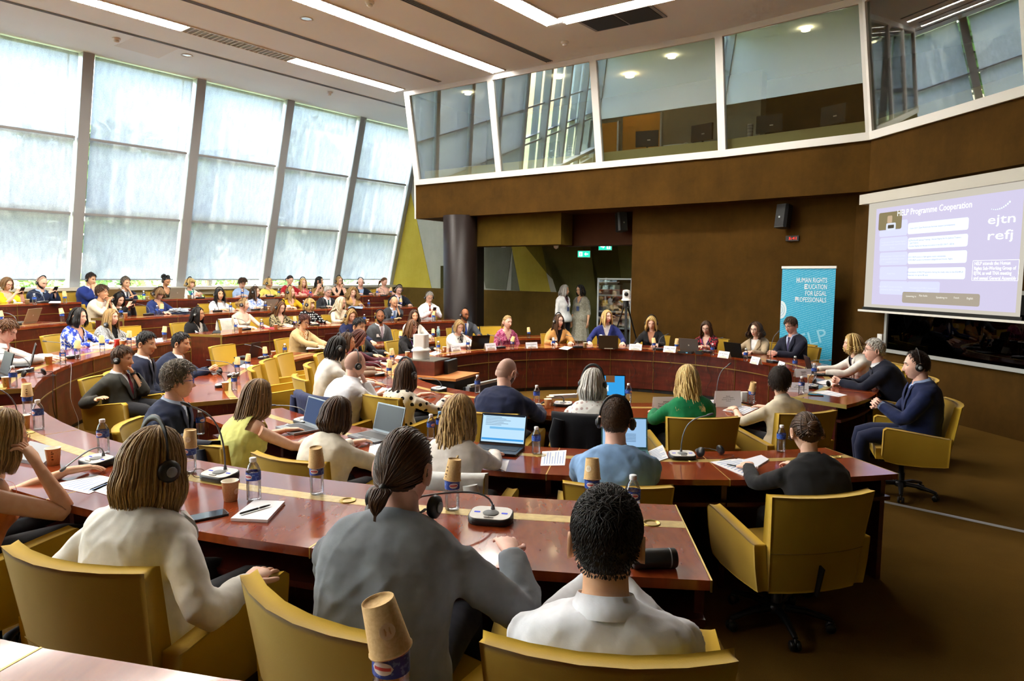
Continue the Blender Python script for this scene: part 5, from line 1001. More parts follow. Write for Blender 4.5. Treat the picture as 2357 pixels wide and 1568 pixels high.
# ---------------- tier C, near side
P(-6, 938, 'C', 'f', 'blond woman cut by left edge', 'blond woman with thin glasses at left edge raising her hand', sol=0, r=7.12, hf=100, hp=14, hair=('long', 'dkblond', dict(L=.14)), gl='#c9a890', top='tee', c1='#c06a2a', sl=.0, neck='scoop', arms='desk', skin='tan', armR=(.15, .25, .90), lean=.18)
P(352, 980, 'C', 'f', 'woman in white jacket with bob', 'woman with dark blond bob and headset in white jacket in the foreground', sol=0, r=7.26, hf=118, hp=8, hair=('bob', 'dkblond', dict(L=.165, vol=.024, inward=.16, n=620)), hs=1, top='blazer', c1='#eceae3', c2='#eeeeee', arms='rest', lean=.06, hunch=.03)
P(930, 980, 'C', 'm', 'ponytailed man in grey jacket', 'man with brown ponytail in grey jacket, headset round his neck', sol=0, r=7.20, hf=148, hp=10, hair=('pony', 'brown', dict(tie=(0, -.108, -.045), L=.09, sp=.034, kind='rec')), hs='neck', top='blazer', c1='#7d838a', c2='#2c2e33', arms='desk', armL=(-.1, .42, .78), armR=(.30, .38, .80), skin='pink', lean=.2, hunch=.06, legs='#1b2030', cyaw=-26)
P(1398, 1131, 'C', 'm', 'man in white shirt in front', 'dark-haired man in white shirt in the foreground seen from behind', sol=0, r=7.48, hf=178, hp=4, hair=('short', 'black', dict(top=.016, side=.003, ln=.04, lift=.014)), top='shirt', c1='#e6e9f0', neck='collar', arms='clasp', skin='tan', fat=1.12, lean=-.10, hunch=.05, seatdy=.05)
# ---------------- two women standing in the foyer
P(1300, 655, 'A', 'f', 'standing woman in white jacket', 'standing woman with grey hair in white jacket over patterned blouse in foyer', pos=(1.22, 15.7), hf=75, bf=55, hair=('long', 'grey', dict(L=.16)), top='blazer', c1='#dcdcda', c2=pat('floral', '#3a2a22', '#9a6a70', 24), arms='hang', stand=1, lany='#7a3f9a', legs='#14141a', lean=0, skin='tan')
P(1336, 655, 'A', 'f', 'standing woman in grey dress', 'standing woman with dark bob and glasses in grey belted dress in foyer', pos=(1.60, 15.9), hf=-55, bf=-35, hair=('bob', 'black', dict(L=.15)), gl='#15110f', top='tee', c1=pat('floral', '#8a8878', '#a8a698', 60), sl=.7, neck='v', arms='hang', stand=1, lany='#2b3f8a', skirt=pat('floral', '#8a8878', '#a8a698', 60), lean=0, skin='tan')
flush()
# ================================================================== LETTERING
TXT = {}
def text_mesh(s, bold=0.0):
    k = (s, bold)
    if k not in TXT:
        cu = bpy.data.curves.new('t', 'FONT'); cu.body = s; cu.size = 1.0; cu.resolution_u = 2; cu.offset = bold; o = bpy.data.objects.new('t', cu); COL.objects.link(o)
        me = o.to_mesh()
        V = np.empty(len(me.vertices) * 3); me.vertices.foreach_get('co', V); V = V.reshape(-1, 3); F = [list(p.vertices) for p in me.polygons]; o.to_mesh_clear(); bpy.data.objects.remove(o); bpy.data.curves.remove(cu)
        TXT[k] = (V, F, V[:, 0].min() if len(V) else 0, V[:, 0].max() if len(V) else 1)
    return TXT[k]
def put_text(mb, s, x, y, h, width=None, align='l', m=0, bold=0.0, rot_=0.0):     # in the local XY plane; h = cap height
    V, F, a, b = text_mesh(s, bold)
    if not len(V): return
    k = h / .70; kx = k if width is None else width / (b - a); W = (b - a) * kx; ox = {'l': 0, 'c': -W / 2, 'r': -W}[align]
    P_ = np.c_[(V[:, 0] - a) * kx + ox, V[:, 1] * k, np.zeros(len(V))]
    if rot_: c, s_ = math.cos(rot_), math.sin(rot_); P_ = np.c_[P_[:, 0] * c - P_[:, 1] * s_, P_[:, 0] * s_ + P_[:, 1] * c, P_[:, 2]]
    tri = []
    for f in F:
        for i in range(1, len(f) - 1): tri.append((f[0], f[i], f[i + 1]))
    mb.add(P_ + np.array([x, y, 0]), np.array(tri), m)
# ================================================================== SMALL THINGS ON THE DESKS
def near_person(p, row=None):
    best = min(PEOPLE, key=lambda q: np.hypot(*(q['pos'] - np.array(p[:2]))) + (0 if q['row'] == row else 1.2)); return best['short']
ITEMS = []
def item(name, base, cat, pos, build, row=None, rel='by the', group=None): ITEMS.append([name, base, cat, pos, build, row, rel, group])
def place_items():
    from collections import defaultdict
    d = defaultdict(list)
    for it in ITEMS: d[(it[1], it[6] + ' ' + near_person(it[3], it[5]))].append(it)
    for (base, rel), L in d.items():
        L.sort(key=lambda it: it[3][0] / it[3][1])
        for i, it in enumerate(L):
            n = len(L); lab = base + ' ' + rel
            if n > 1: lab += ', ' + ({2: ['left one', 'right one'], 3: ['left one', 'middle one', 'right one']}.get(n) or ['leftmost', 'second from left', 'third from left', 'fourth from left', 'fifth from left', 'sixth from left'])[min(i, 5)]
            it[4](tag(link(it[0], None), lab, it[2], it[7]))
M_clear = _glass('clear_plastic', (.98, .99, 1, 1), .05, .08, .7); M_water = _glass('water', (.985, .99, 1, 1), .02, .05, .3)
def _label():
    t = NT('bottle_label'); v = t.coord(); nz = t.noise(v, 120, 2); t.set(col=t.mix(t.ramp(nz, [(.56, (0, 0, 0)), (.6, (1, 1, 1))]), srgb('#1f46a5'), srgb('#5f86cf')), rough=.35); return t.m
M_label = _label(); M_cap = plain('#eef0f2', .4); M_capb = plain('#6f9fd8', .4)
def _kraft():
    t = NT('kraft_card'); v = t.coord(); t.set(col=t.ramp(t.noise(v, 180, 3), [(.35, srgb('#cba671')), (.65, srgb('#d9b783'))]), rough=.8, spec=.2); return t.m
M_kraft = _kraft(); M_inner = plain('#efe3c8', .6)
def bottle_meshes():
    rib = []
    for z in np.linspace(.018, .088, 17): rib.append((.0308 if int((z - .018) / .0044) % 2 else .0296, z))
    prof = [(.0005, .001), (.024, 0), (.030, .006), (.0308, .014)] + rib + [(.0312, .092), (.0312, .130), (.0300, .136), (.0225, .156), (.0135, .170), (.0128, .176)]
    b = MB().lathe(prof, 18).mesh('bottle_body', M_clear, True); w = MB().lathe([(.0005, .003), (.028, .004), (.0285, .08), (.029, .125), (.0005, .126)], 16).mesh('water', M_water, True)
    lb = MB().lathe([(.0316, .094), (.0316, .129)], 22); lb.add(np.concatenate([[(.0322 * math.cos(a), .0322 * math.sin(a), .1115 + .011 * k * math.sqrt(max(0, 1 - (a_ / .62)**2))) for a_, a in [(q, q + o) for q in np.linspace(-.62, .62, 9)]] for o in (0.0,) for k in (-1, 1)]), grid_faces(2, 9, False), 1)
    lb.add(np.concatenate([[(.0324 * math.cos(a), .0324 * math.sin(a), .1115 + .0028 * k) for a in np.linspace(-.48, .48, 7)] for k in (-1, 1)]), grid_faces(2, 7, False), 2)
    l = lb.mesh('label', [M_label, plain('#e9e7ea', .4), plain('#c9484e', .4)], True); c = MB().lathe([(.0145, .172), (.0150, .176), (.0150, .188), (.0135, .190), (.0005, .190)], 16)
    return b, w, l, c.mesh('cap', M_cap, True), c.mesh('cap', M_capb, True)
BM = bottle_meshes()
def mk_cup():
    prof = [(.0005, .004), (.026, .004), (.0265, 0), (.0275, .0), (.0355, .084), (.0375, .086), (.0368, .089), (.0350, .088), (.0270, .006), (.0005, .006)]
    mb = MB().lathe(prof[:6], 20); mb.lathe([(.0375, .086), (.0375, .088), (.0345, .089), (.0270, .008), (.0005, .008)], 20, 1)
    a = np.linspace(0, 2 * math.pi, 17)[:-1]
    def onc(u, z): r = .0275 + .0080 * z / .084 + .0006; return (r * math.cos(u), r * math.sin(u), z)
    mb.add([onc(.42 * math.cos(q), .043 + .0135 * math.sin(q)) for q in a] + [onc(0, .043)], np.c_[np.arange(16), (np.arange(16) + 1) % 16, np.full(16, 16)], 1)
    mb.add([onc(u, z) for z in (.037, .049) for u in (-.16, .16)], [[0, 1, 3, 2]], 2)
    for zz, u0, u1 in ((.03, 2.2, 2.5), (.045, 2.2, 2.45), (.06, 2.2, 2.55), (.07, 2.25, 2.4)): mb.add([onc(u, z) for z in (zz, zz + .006) for u in (u0, u1)], [[0, 1, 3, 2]], 3)
    return mb.mesh('cup', [M_kraft, M_inner, plain('#c7a878', .7), plain('#6b4a2a', .7)], True)
CUP = mk_cup(); CUPR = bpy.data.meshes.new('x'); 
RED = MB().lathe([(.0005, .004), (.026, .004), (.0275, 0), (.0365, .10), (.0385, .102), (.037, .104), (.0005, .098)], 20).mesh('cup', plain('#c8231c', .5), True)
def desk_pt(px, py, row): x, y = at(px, py, TOPZ[row]); return (x, y, TOPZ[row] + .0008)
def bottle(px, py, row, cup=0, cap=0, lab=None):
    p = desk_pt(px, py, row); a = random.uniform(0, 6.28) if lab is None else lab
    def b(o):
        o.location = p; o.rotation_euler = (0, 0, a); bo = link('bottle_body', BM[0], o); link('water', BM[1], bo); link('label', BM[2], o)
        if not cup: link('cap', BM[4 if cap else 3], o)
    item('water_bottle', 'bottle under upturned cup' if cup else 'blue-capped water bottle' if cap else 'white-capped water bottle', 'bottle', p, b, row)
    if cup:
        ti = random.uniform(.08, .26); d = random.uniform(0, 6.28); M = Matrix.Translation((p[0], p[1], p[2] + .128)) @ Matrix.Rotation(d, 4, 'Z') @ Matrix.Rotation(ti, 4, 'Y') @ Matrix.Translation((0, 0, .089)) @ Matrix.Rotation(math.pi, 4, 'X') @ Matrix.Rotation(random.uniform(0, 6.28), 4, 'Z')
        def c(o): o.matrix_world = M; o.data = None; link('paper', CUP, o)
        ITEMS.append(['paper_cup', 'paper cup upturned on bottle', 'cup', p, lambda o, M=M: cup_put(o, M), row, 'by the', None])
def cup_put(o, M, me=None): o.matrix_world = M; link('cup_wall', me or CUP, o)
def cup(px, py, row, red=0):
    p = desk_pt(px, py, row); M = Matrix.Translation(p) @ Matrix.Rotation(random.uniform(0, 6.28), 4, 'Z')
    ITEMS.append(['paper_cup', 'upright red paper cup' if red else 'upright brown paper cup', 'cup', p, lambda o: cup_put(o, M, RED if red else None), row, 'by the', None])
# ---- delegate microphone
def rr(w, d, r, n=5):     # rounded rectangle
    out = []
    for cx, cy, a0 in ((w - r, d - r, 0), (-w + r, d - r, 90), (-w + r, -d + r, 180), (w - r, -d + r, 270)): out += [(cx + r * math.cos(R_(a0 + 90 * k / n)), cy + r * math.sin(R_(a0 + 90 * k / n))) for k in range(n + 1)]
    return out
def prism_s(mb, poly, zs, m=0, sc=None):
    sc = sc or [1] * len(zs); n = len(poly); V = [(x * k, y * k, z + y * .10 * (z > .012)) for z, k in zip(zs, sc) for x, y in poly]; mb.add(V, grid_faces(len(zs), n, True), m); i0 = (len(zs) - 1) * n; c = np.mean(V[i0:], 0); mb.add(V[i0:] + [tuple(c)], np.c_[np.arange(n), (np.arange(n) + 1) % n, np.full(n, n)], m); return mb
_pl = rr(.088, .062, .04)
MIC_B = prism_s(MB(), _pl, [.0, .006, .030, .032], 0, [.94, 1, 1, .97]).mesh('base', plain('#17181a', .45), True)
MIC_T = prism_s(MB(), rr(.083, .057, .037), [.0315, .0345], 0).mesh('top_plate', plain('#cfcdc6', .4), True)
MIC_G = MB().lathe([(.0005, .0372), (.030, .0370), (.033, .0352)][::-1], 20).mesh('grille', plain('#77797a', .7), True)
M_lcd = glow('#5a66e8', .9)
MIC_L = MB().box((-.056, .0, .0352), (.024, .008, .002)).mesh('display', M_lcd); MIC_K = MB().box((-.01, -.043, .0325), (.018, .010, .003)).box((.01, -.043, .0325), (.018, .010, .003)).mesh('talk_key', plain('#b9b7b0', .5))
M_goose = plain('#6c6f72', .35, .7)
def mic(px, py, row, tip=(.0, -.26, .20), yaw=None, name=1):
    p = desk_pt(px, py, row); out = np.array(p[:2]) - O; out /= np.linalg.norm(out); yaw_ = math.atan2(out[1], out[0]) + math.pi / 2 if yaw is None else yaw
    def b(o):
        o.location = p; o.rotation_euler = (0, 0, yaw_); link('base', MIC_B, o); t = link('top_plate', MIC_T, o); link('grille', MIC_G, t); link('display', MIC_L, t); d2 = link('display', MIC_L, t); d2.rotation_euler = (0, 0, 0); d2.location = (.112, 0, 0); link('talk_key', MIC_K, t)
        T = np.array(tip, float); S = np.array([0, .035, .037]); up = np.array([S[0], S[1], max(.14, T[2] * .75)]); u = np.linspace(0, 1, 12)[:, None]; C = (1 - u)**3 * S + 3 * u * (1 - u)**2 * (S + np.array([0, .01, max(.10, T[2] * .8)])) + 3 * u * u * (1 - u) * (T + (up - T) * .35) + u**3 * T
        MB().tube(C, .0042, 6).obj('gooseneck', M_goose, o, True); d = C[-1] - C[-2]; d /= np.linalg.norm(d); MB().tube([C[-1] - d * .01, C[-1], C[-1] + d * .03, C[-1] + d * .038], [.005, .0085, .0085, .004], 8).obj('capsule', plain('#3a3b3d', .5), o, True); MB().tube([S - (0, 0, .004), S + (0, 0, .02)], [.010, .006], 8).obj('collar', M_goose, o, True)
    item('desk_microphone', 'gooseneck microphone', 'microphone', p, b, row)
# ---- laptop: hinge line at the given pixel, lid rises from it, keyboard towards the user
def _key(): 
    t = NT('keyboard'); v = t.coord(); br = t.n('TexBrick', i_Scale=34.0); br.inputs['Color1'].default_value = br.inputs['Color2'].default_value = srgb('#17181a'); br.inputs['Mortar'].default_value = srgb('#3a3b3d'); t.l(v, br.inputs['Vector']); t.set(col=br.outputs[0], rough=.5); return t.m
M_key = _key()
def laptop(px, py, row, desc, col='#9a9690', screen=None, w=.33, ang=105, yaw=0.0, closed=False, logo=0):
    p = desk_pt(px, py, row); out = np.array(p[:2]) - O; out /= np.linalg.norm(out); y_ = math.atan2(out[1], out[0]) + math.pi / 2 + R_(yaw); cm = plain(col, .35, .4); d = .23
    def b(o):
        o.location = p; o.rotation_euler = (0, 0, y_); MB().box((0, -d / 2, .010), (w, d, .016)).obj('base', cm, o); kb = MB().box((0, -d * .42, .0185), (w * .88, d * .5, .002)).obj('keyboard', M_key, o)
        MB().box((0, -d * .84, .0182), (w * .32, d * .22, .001)).obj('touchpad', M_dark, o)
        a = R_(ang if not closed else 0); l = MB(); l.box((0, -.11, .004), (w, .22, .007)); Mx = Matrix.Translation((0, 0, .019)) @ Matrix.Rotation(-a, 4, 'X'); l.xf(Mx).obj('lid', cm, o)
        # the lid swings up from the closed position over the keys
        s = MB(); s.box((0, -.113, -.0008), (w * .94, .195, .002)); lidp = s.xf(Mx).obj('screen', M_black if screen is None else glow(screen[0], screen[1]), o)
        if screen and len(screen) > 2:
            for (x0, y0, x1, y1, c_, e_) in screen[2]: MB().box(((x0 + x1) / 2 * w, -.015 - (1 - (y0 + y1) / 2) * .2 - .0, -.0025), ((x1 - x0) * w, (y1 - y0) * .2, .001)).xf(Mx).obj('screen_block', glow(c_, e_), lidp)
        if logo: MB().lathe([(.012, 0), (.0005, .0004)], 14, c=(0, -.11, .0078)).xf(Mx).obj('logo', plain('#d8d4c8', .3, .5), o)
    item('laptop', desc, 'laptop', p, b, row)
def sheet(pix, row, desc, col='#e8e9ec', h=.0015, cat='papers', lines=0, lift=0.0):
    q = [np.r_[at(px, py, TOPZ[row]), TOPZ[row] + .0009] for px, py in pix]; c = sum(q) / len(q)
    def b(o):
        o.location = c; mb = MB(); mb.prism([tuple((x - c)[:2]) for x in q][::-1] if np.cross((q[1] - q[0])[:2], (q[2] - q[1])[:2]) < 0 else [tuple((x - c)[:2]) for x in q], lift, lift + h); mb.obj('leaf', plain(col, .6), o)
        if lines and len(q) == 4:
            l = MB(); f = lambda s, t: ((q[0] * (1 - s) + q[1] * s) * (1 - t) + (q[3] * (1 - s) + q[2] * s) * t - c)
            for k in range(lines):
                t = .12 + .76 * k / max(1, lines - 1); l.add([np.r_[f(a, t_)[:2], lift + h + .0003] for a, t_ in ((.1, t), (.9 if k % 3 else .6, t), (.9 if k % 3 else .6, t + .035), (.1, t + .035))], [[0, 1, 2, 3]])
            l.obj('print', plain('#8fa6cf', .7), o, kind='stuff')
    item('paper_sheets', desc, cat, c, b, row)
def phone(px, py, row, yaw=0.3):
    p = desk_pt(px, py, row)
    def b(o):
        o.location = p; o.rotation_euler = (0, 0, yaw); prism_flat(rr(.037, .075, .009), .008).obj('phone_body', plain('#141518', .4), o); prism_flat(rr(.034, .071, .008), .0006, .008).obj('glass', plain('#27303a', .08), o)
    item('smartphone', 'black smartphone lying', 'phone', p, b, row)
def prism_flat(poly, h, z=0.0): return MB().prism(poly, z, z + h)
def lying_headset(px, py, row, yaw=0.0):
    p = desk_pt(px, py, row)
    def b(o):
        o.location = p; o.rotation_euler = (0, 0, yaw); a = np.linspace(-1.6, 1.6, 15); MB().tube(np.stack([.085 * np.sin(a), .10 * np.cos(a), .022 + .008 * np.cos(a)], -1), .006, 6, flat=.4).obj('headset_band', M_dark, o, True)
        for s in (-1, 1): MB().lathe([(.0005, 0), (.032, 0), (.036, .008), (.033, .018), (.0005, .024)], 14, M=np.array(Matrix.Rotation(s * 1.25, 3, 'Y')), c=(s * .075, -.01, .034)).obj('ear_cup', M_black, o, True)
        t = np.linspace(0, 1, 24); MB().tube(np.stack([.07 + .09 * np.sin(t * 9), -.04 - .12 * t + .03 * np.cos(t * 7), np.full(24, .003)], -1), .0018, 5).obj('cord', M_black, o, True)
    item('headset', 'black headset lying', 'headset', p, b, row)
def tent_card(px, py, row, lines, toO=True, yaw=0.0, w=.21, h=.10, tab=True):
    p = desk_pt(px, py, row); d = O - np.array(p[:2]); d /= np.linalg.norm(d); d = d if toO else -d; y_ = math.atan2(d[1], d[0]) + math.pi / 2 + R_(yaw)
    def b(o):
        o.location = p; o.rotation_euler = (0, 0, y_); mb = MB()       # front faces local -Y
        for s in (-1, 1): mb.hexa([(-w / 2, s * .035 - .001, 0), (w / 2, s * .035 - .001, 0), (w / 2, s * .035 + .001, 0), (-w / 2, s * .035 + .001, 0), (-w / 2, -.001, h), (w / 2, -.001, h), (w / 2, .001, h), (-w / 2, .001, h)])
        mb.obj('card', plain('#e9e9ee', .6), o); T = MB(); n = len(lines); sl = math.atan2(.035, h)
        hh = min(.017, .062 / n * .62); g = hh * 1.55; y0 = h * .54 + (n - 1) * g / 2 - hh / 2
        for i, s in enumerate(lines): put_text(T, s, 0, y0 - i * g, hh, width=min(w * .86, len(s) * hh * .78), align='c', bold=.012 if i == 0 else 0)
        T.xf(Matrix.Translation((0, -.0365, 0)) @ Matrix.Rotation(math.pi / 2 - sl, 4, 'X')); T.obj('lettering', plain('#26252e', .7), o)
        if tab: MB().box((0, -.037, .014), (w * .68, .004, .028)).obj('holder', plain('#e6e0cf', .6), o)
    item('name_card', 'white name card', 'name card', p, b, row)
random.seed(11)
B, C_, Mi = bottle, cup, mic
for px, py in ((80, 702), (331.6, 691.6), (443, 689), (558, 685), (642, 683), (714.6, 684), (868, 682.5)): B(px, py, 'E')
B(150, 699, 'E', 1); B(900, 681, 'E', 1)
for px, py in ((63, 701), (339.5, 692.7), (436, 689), (732, 683), (862, 682.5)): C_(px, py, 'E')
for px, py in ((99, 697.8), (295, 691.6), (461, 688), (622, 684.5), (883.6, 682.5)): Mi(px, py, 'E')
lying_headset(605.6, 684.5, 'E')
for px, py in ((279, 732), (362.5, 727), (531, 718), (611.7, 715), (699, 711), (849, 709.5)): B(px, py, 'D')
for px, py in ((4, 750), (143.6, 741.5), (373, 727), (923, 709)): B(px, py, 'D', 1)
for px, py in ((272, 731), (289, 732), (618.5, 715), (673, 711)): C_(px, py, 'D')
for px, py in ((33.6, 750), (342, 726), (500.7, 718)): Mi(px, py, 'D')
Mi(588, 715, 'D', (-.03, -.05, .42)); Mi(745, 710, 'D', (.05, -.16, .30)); phone(666, 712.5, 'D')
for px, py in ((145.6, 840), (31.6, 893), (543.5, 765), (602.6, 759), (839, 745), (903, 743)): B(px, py, 'C')
for px, py in ((179, 827), (236, 812), (298, 798.6), (379, 785), (680, 755), (998, 740)): B(px, py, 'C', 1)
for px, py in ((113, 839), (16, 891), (282, 799), (553, 765), (635, 758), (846, 745), (911, 743)): C_(px, py, 'C')
C_(270, 799, 'C', 1)
for px, py in ((59, 857), (566, 760), (725, 750), (165, 825)): Mi(px, py, 'C')
lying_headset(77, 867, 'C', 1.0)
# foreground desk
B(65, 953, 'C', 1); B(90, 989, 'C', lab=4.2); B(239, 1044, 'C', lab=4.6); B(438, 1088, 'C', 1, lab=4.4); B(585, 1152, 'C', lab=4.3); B(730, 1138, 'C', 1, lab=4.6); B(1041, 1174, 'C', 1, lab=5.0); B(1362, 1172, 'C', 1, lab=4.4); B(1455, 1200, 'C', lab=4.7)
C_(56, 987.5, 'C'); C_(123.5, 1070, 'C'); C_(531, 1152, 'C')
Mi(223, 1070, 'C', (.30, -.30, .10)); Mi(506, 1103, 'C', (-.12, -.06, .36)); Mi(1130, 1200, 'C', (-.26, -.12, .12)); Mi(28, 985, 'C', (-.05, -.2, .3))
phone(478, 1190, 'C', -.9)
q_ = oncircle(900, 1500, 8.135)[0]; qq = np.array([q_[0], q_[1], TOPZ['D']])
from math import pi
def _fgbottle(o): o.location = tuple(qq); o.rotation_euler = (0, 0, 4.4); bo = link('bottle_body', BM[0], o); link('water', BM[1], bo); link('label', BM[2], o)
item('water_bottle', 'water bottle at bottom edge', 'bottle', qq, _fgbottle, 'C')
Mf = Matrix.Translation((qq[0], qq[1], qq[2] + .128)) @ Matrix.Rotation(-.24, 4, 'Y') @ Matrix.Translation((0, 0, .089)) @ Matrix.Rotation(math.pi, 4, 'X') @ Matrix.Rotation(1.2, 4, 'Z')
ITEMS.append(['paper_cup', 'paper cup at bottom edge', 'cup', qq, lambda o: cup_put(o, Mf), 'C', 'by the', None])
# row B
for px, py in ((656, 820), (539.5, 898.5), (992, 1011), (1234, 1045), (1797, 1040), (462, 1000)): B(px, py, 'B')
B(1013, 1004, 'B', cap=1)
for px, py in ((611, 834), (571, 853.6), (546.6, 863), (997, 783), (922, 790), (1217, 779)): B(px, py, 'B', 1)
for px, py in ((629.5, 822), (519, 899)): C_(px, py, 'B')
for px, py in ((606.6, 826), (537, 867), (509, 891)): Mi(px, py, 'B')
Mi(699, 974, 'B', (-.26, -.1, .13)); Mi(1570, 1055, 'B', (.16, -.02, .30)); lying_headset(1633, 1050, 'B', .4); lying_headset(503, 861, 'B', 2.0)
# ring A
for px, py in ((952.5, 824), (1009, 813), (1077, 806.5), (1274, 803), (1639.6, 819), (1716, 832), (1829, 853), (1873, 872), (1844, 908), (1099, 905), (1235, 932.6), (1446, 927.5)): B(px, py, 'A')
for px, py in ((903, 838), (896, 871), (1179, 804), (1504.7, 808), (1557, 810), (1730, 930)): B(px, py, 'A', 1)
for px, py in ((938, 823), (1023, 811), (1347, 801), (1261, 940), (1266, 934), (1865, 880)): C_(px, py, 'A')
Mi(873, 865, 'A', (-.2, -.12, .14)); Mi(867, 838, 'A', (-.2, -.1, .16)); Mi(972, 812, 'A', (.0, -.24, .20)); Mi(1152, 802, 'A', (.12, -.2, .22)); Mi(1330, 801, 'A', (.16, -.2, .20)); Mi(1516, 806, 'A', (-.1, -.12, .26)); Mi(1628, 812, 'A', (-.16, -.14, .24)); Mi(1778, 835, 'A', (-.05, -.03, .44)); Mi(1868, 893, 'A', (-.26, -.16, .2)); Mi(1860, 858, 'A', (-.3, -.16, .2)); Mi(1653, 932, 'A', (.08, -.02, .38)); Mi(1296, 935, 'A', (-.16, -.10, .05)); Mi(1010, 900, 'A', (-.2, -.08, .12))
lying_headset(1697, 924, 'A', .9); lying_headset(1889, 889, 'A', 2.2); phone(1877, 910, 'A', 1.2); phone(875, 883, 'A', .2)
# laptops
L = laptop
L(407, 687.6, 'E', 'silver laptop seen from its lid', '#a39b88', logo=1); L(258, 694, 'E', 'bronze laptop seen from its lid', '#94784f')
L(70, 744, 'D', 'silver laptop on a red cover', '#a99a76', logo=1, yaw=12, ang=112); L(622, 714, 'D', 'grey laptop seen from its lid', '#9d9488', logo=1)
L(70, 842, 'C', 'dark laptop open at an angle', '#2a2522', yaw=20); L(8, 868, 'C', 'black laptop open at the left edge', '#121416', yaw=25)
L(582, 824, 'B', 'small dark tablet laptop', '#23272b', w=.24); L(758, 797, 'B', 'maroon laptop seen from its lid', '#3d1512', ang=110)
BLU = ('#b9dcf5', 1.0, [(-.46, .86, .46, .93, '#3fa0e8', .9), (-.46, .0, .46, .06, '#112233', .6), (-.30, .45, .46, .53, '#7cc0ee', .9)] + [(-.40, .10 + .055 * k, -.05 + .05 * (k * 7 % 5), .115 + .055 * k, '#7d94aa', .6) for k in range(6)])
L(1155, 1030, 'B', 'black laptop with a bright blue and white page', '#1b1c1e', BLU, ang=108, w=.34)
L(1437, 1040, 'B', 'teal-edged laptop with a pale blue page', '#5a8a8a', ('#9cc4ea', .9, [(-.40, .55 + .05 * k, .25, .565 + .05 * k, '#5a7aa0', .6) for k in range(6)]), w=.32)
L(888, 1003, 'B', 'black laptop with its screen switched off', '#6f7478', None, w=.34, yaw=-14); L(718, 985, 'B', 'grey laptop with a dark blue screen', '#8e9296', ('#3d5a8c', .6), yaw=-10)
L(1407, 918, 'A', 'small laptop showing a rock and blue sky', '#14161a', ('#2f9be0', 1.0, [(-.2, .0, .12, .35, '#8a5a33', .6), (-.45, .5, -.1, .8, '#d8eefa', .9)]), w=.28)
L(1400, 803.5, 'A', 'grey-brown laptop behind a name card', '#4a3d30', ang=104); L(1104, 803, 'A', 'black laptop seen from its lid', '#0e0e10', yaw=-8); L(1587, 812, 'A', 'grey laptop with round lid logo', '#6b625e', logo=1); L(1690, 823, 'A', 'thin black laptop behind a name card', '#121214'); L(1866, 862, 'A', 'black laptop seen edge-on', '#141414')
# papers
S = sheet
S([(110, 1118), (226, 1094), (275, 1105), (205, 1138)], 'C', 'open printed booklet', lines=7); S([(205, 1128), (300, 1088), (330, 1098), (250, 1142)], 'C', 'white printed sheet', lines=5)
S([(531, 1200), (585, 1158), (656, 1160), (616, 1204)], 'C', 'thick white notepad', '#eeedf2', .012, 'notepad')
S([(20, 1060), (70, 1022), (140, 1040), (100, 1075)], 'C', 'closed grey laptop', '#8b8e92', .018, 'laptop')
S([(1244, 1073), (1248, 1040), (1304, 1037), (1300, 1072)], 'B', 'printed timetable sheets', lines=8); S([(1490, 1042), (1525, 1026), (1538, 1056), (1510, 1066)], 'B', 'stack of printed sheets', '#e8e9ec', .006, lines=8); S([(1635, 1064), (1700, 1056), (1755, 1066), (1710, 1096)], 'B', 'printed agenda with a pen', lines=8); S([(1708, 1062), (1752, 1050), (1770, 1060), (1745, 1076)], 'B', 'spiral notebook', '#e4e6ef', .008, 'notebook')
S([(1146, 1078), (1150, 1060), (1172, 1060), (1164, 1086)], 'B', 'white sheet beside the laptop'); S([(640, 985), (662, 976), (668, 982), (648, 994)], 'B', 'small white note'); S([(848, 1046), (852, 1020), (880, 1018), (878, 1050)], 'B', 'printed form', lines=6)
S([(1663, 945), (1695, 932), (1745, 940), (1712, 955)], 'A', 'printed agenda sheets', lines=6); S([(1868, 903), (1905, 899), (1950, 910), (1930, 914)], 'A', 'printed leaflet with blue block', lines=4); S([(1880, 880), (1915, 872), (1935, 885), (1900, 890)], 'A', 'blank white sheets'); S([(866, 905), (880, 892), (900, 897), (890, 908)], 'A', 'printed pages')
S([(1286, 803), (1300, 797), (1318, 800), (1306, 806)], 'A', 'open white booklet'); S([(985, 815), (1003, 808), (1016, 812), (1000, 819)], 'A', 'sheet of paper'); S([(909, 826), (915, 819), (932, 822), (930, 827)], 'A', 'printed flyer')
S([(704, 805), (708, 797), (744, 795), (746, 803)], 'B', 'white papers under the laptop'); S([(204, 803), (216, 794), (262, 794), (258, 803)], 'C', 'white printed pages'); S([(345, 790), (352, 780), (374, 778), (376, 787)], 'C', 'loose white pages'); S([(602, 757), (606, 752), (632, 754), (632, 759)], 'C', 'red folder', '#a01e2c', .004, 'folder'); S([(488, 768), (492, 762), (508, 762), (508, 768)], 'C', 'black wallet', '#17120f', .01, 'wallet'); S([(650, 752), (655, 748), (675, 748), (674, 753)], 'C', 'white note sheets'); S([(800, 709), (806, 705), (836, 706), (834, 711)], 'D', 'blue printed brochure', '#9fb4dd', .003); S([(30, 698), (36, 694), (54, 694), (52, 698)], 'E', 'white paper sheets'); S([(112, 698), (116, 694), (140, 694), (140, 698)], 'E', 'white notepad', '#e8e9ec', .006, 'notepad'); S([(550, 845), (560, 838), (590, 842), (580, 850)], 'B', 'loose printed sheets'); S([(535, 838), (548, 830), (566, 834), (556, 842)], 'B', 'closed dark laptop', '#3a3d42', .016, 'laptop')
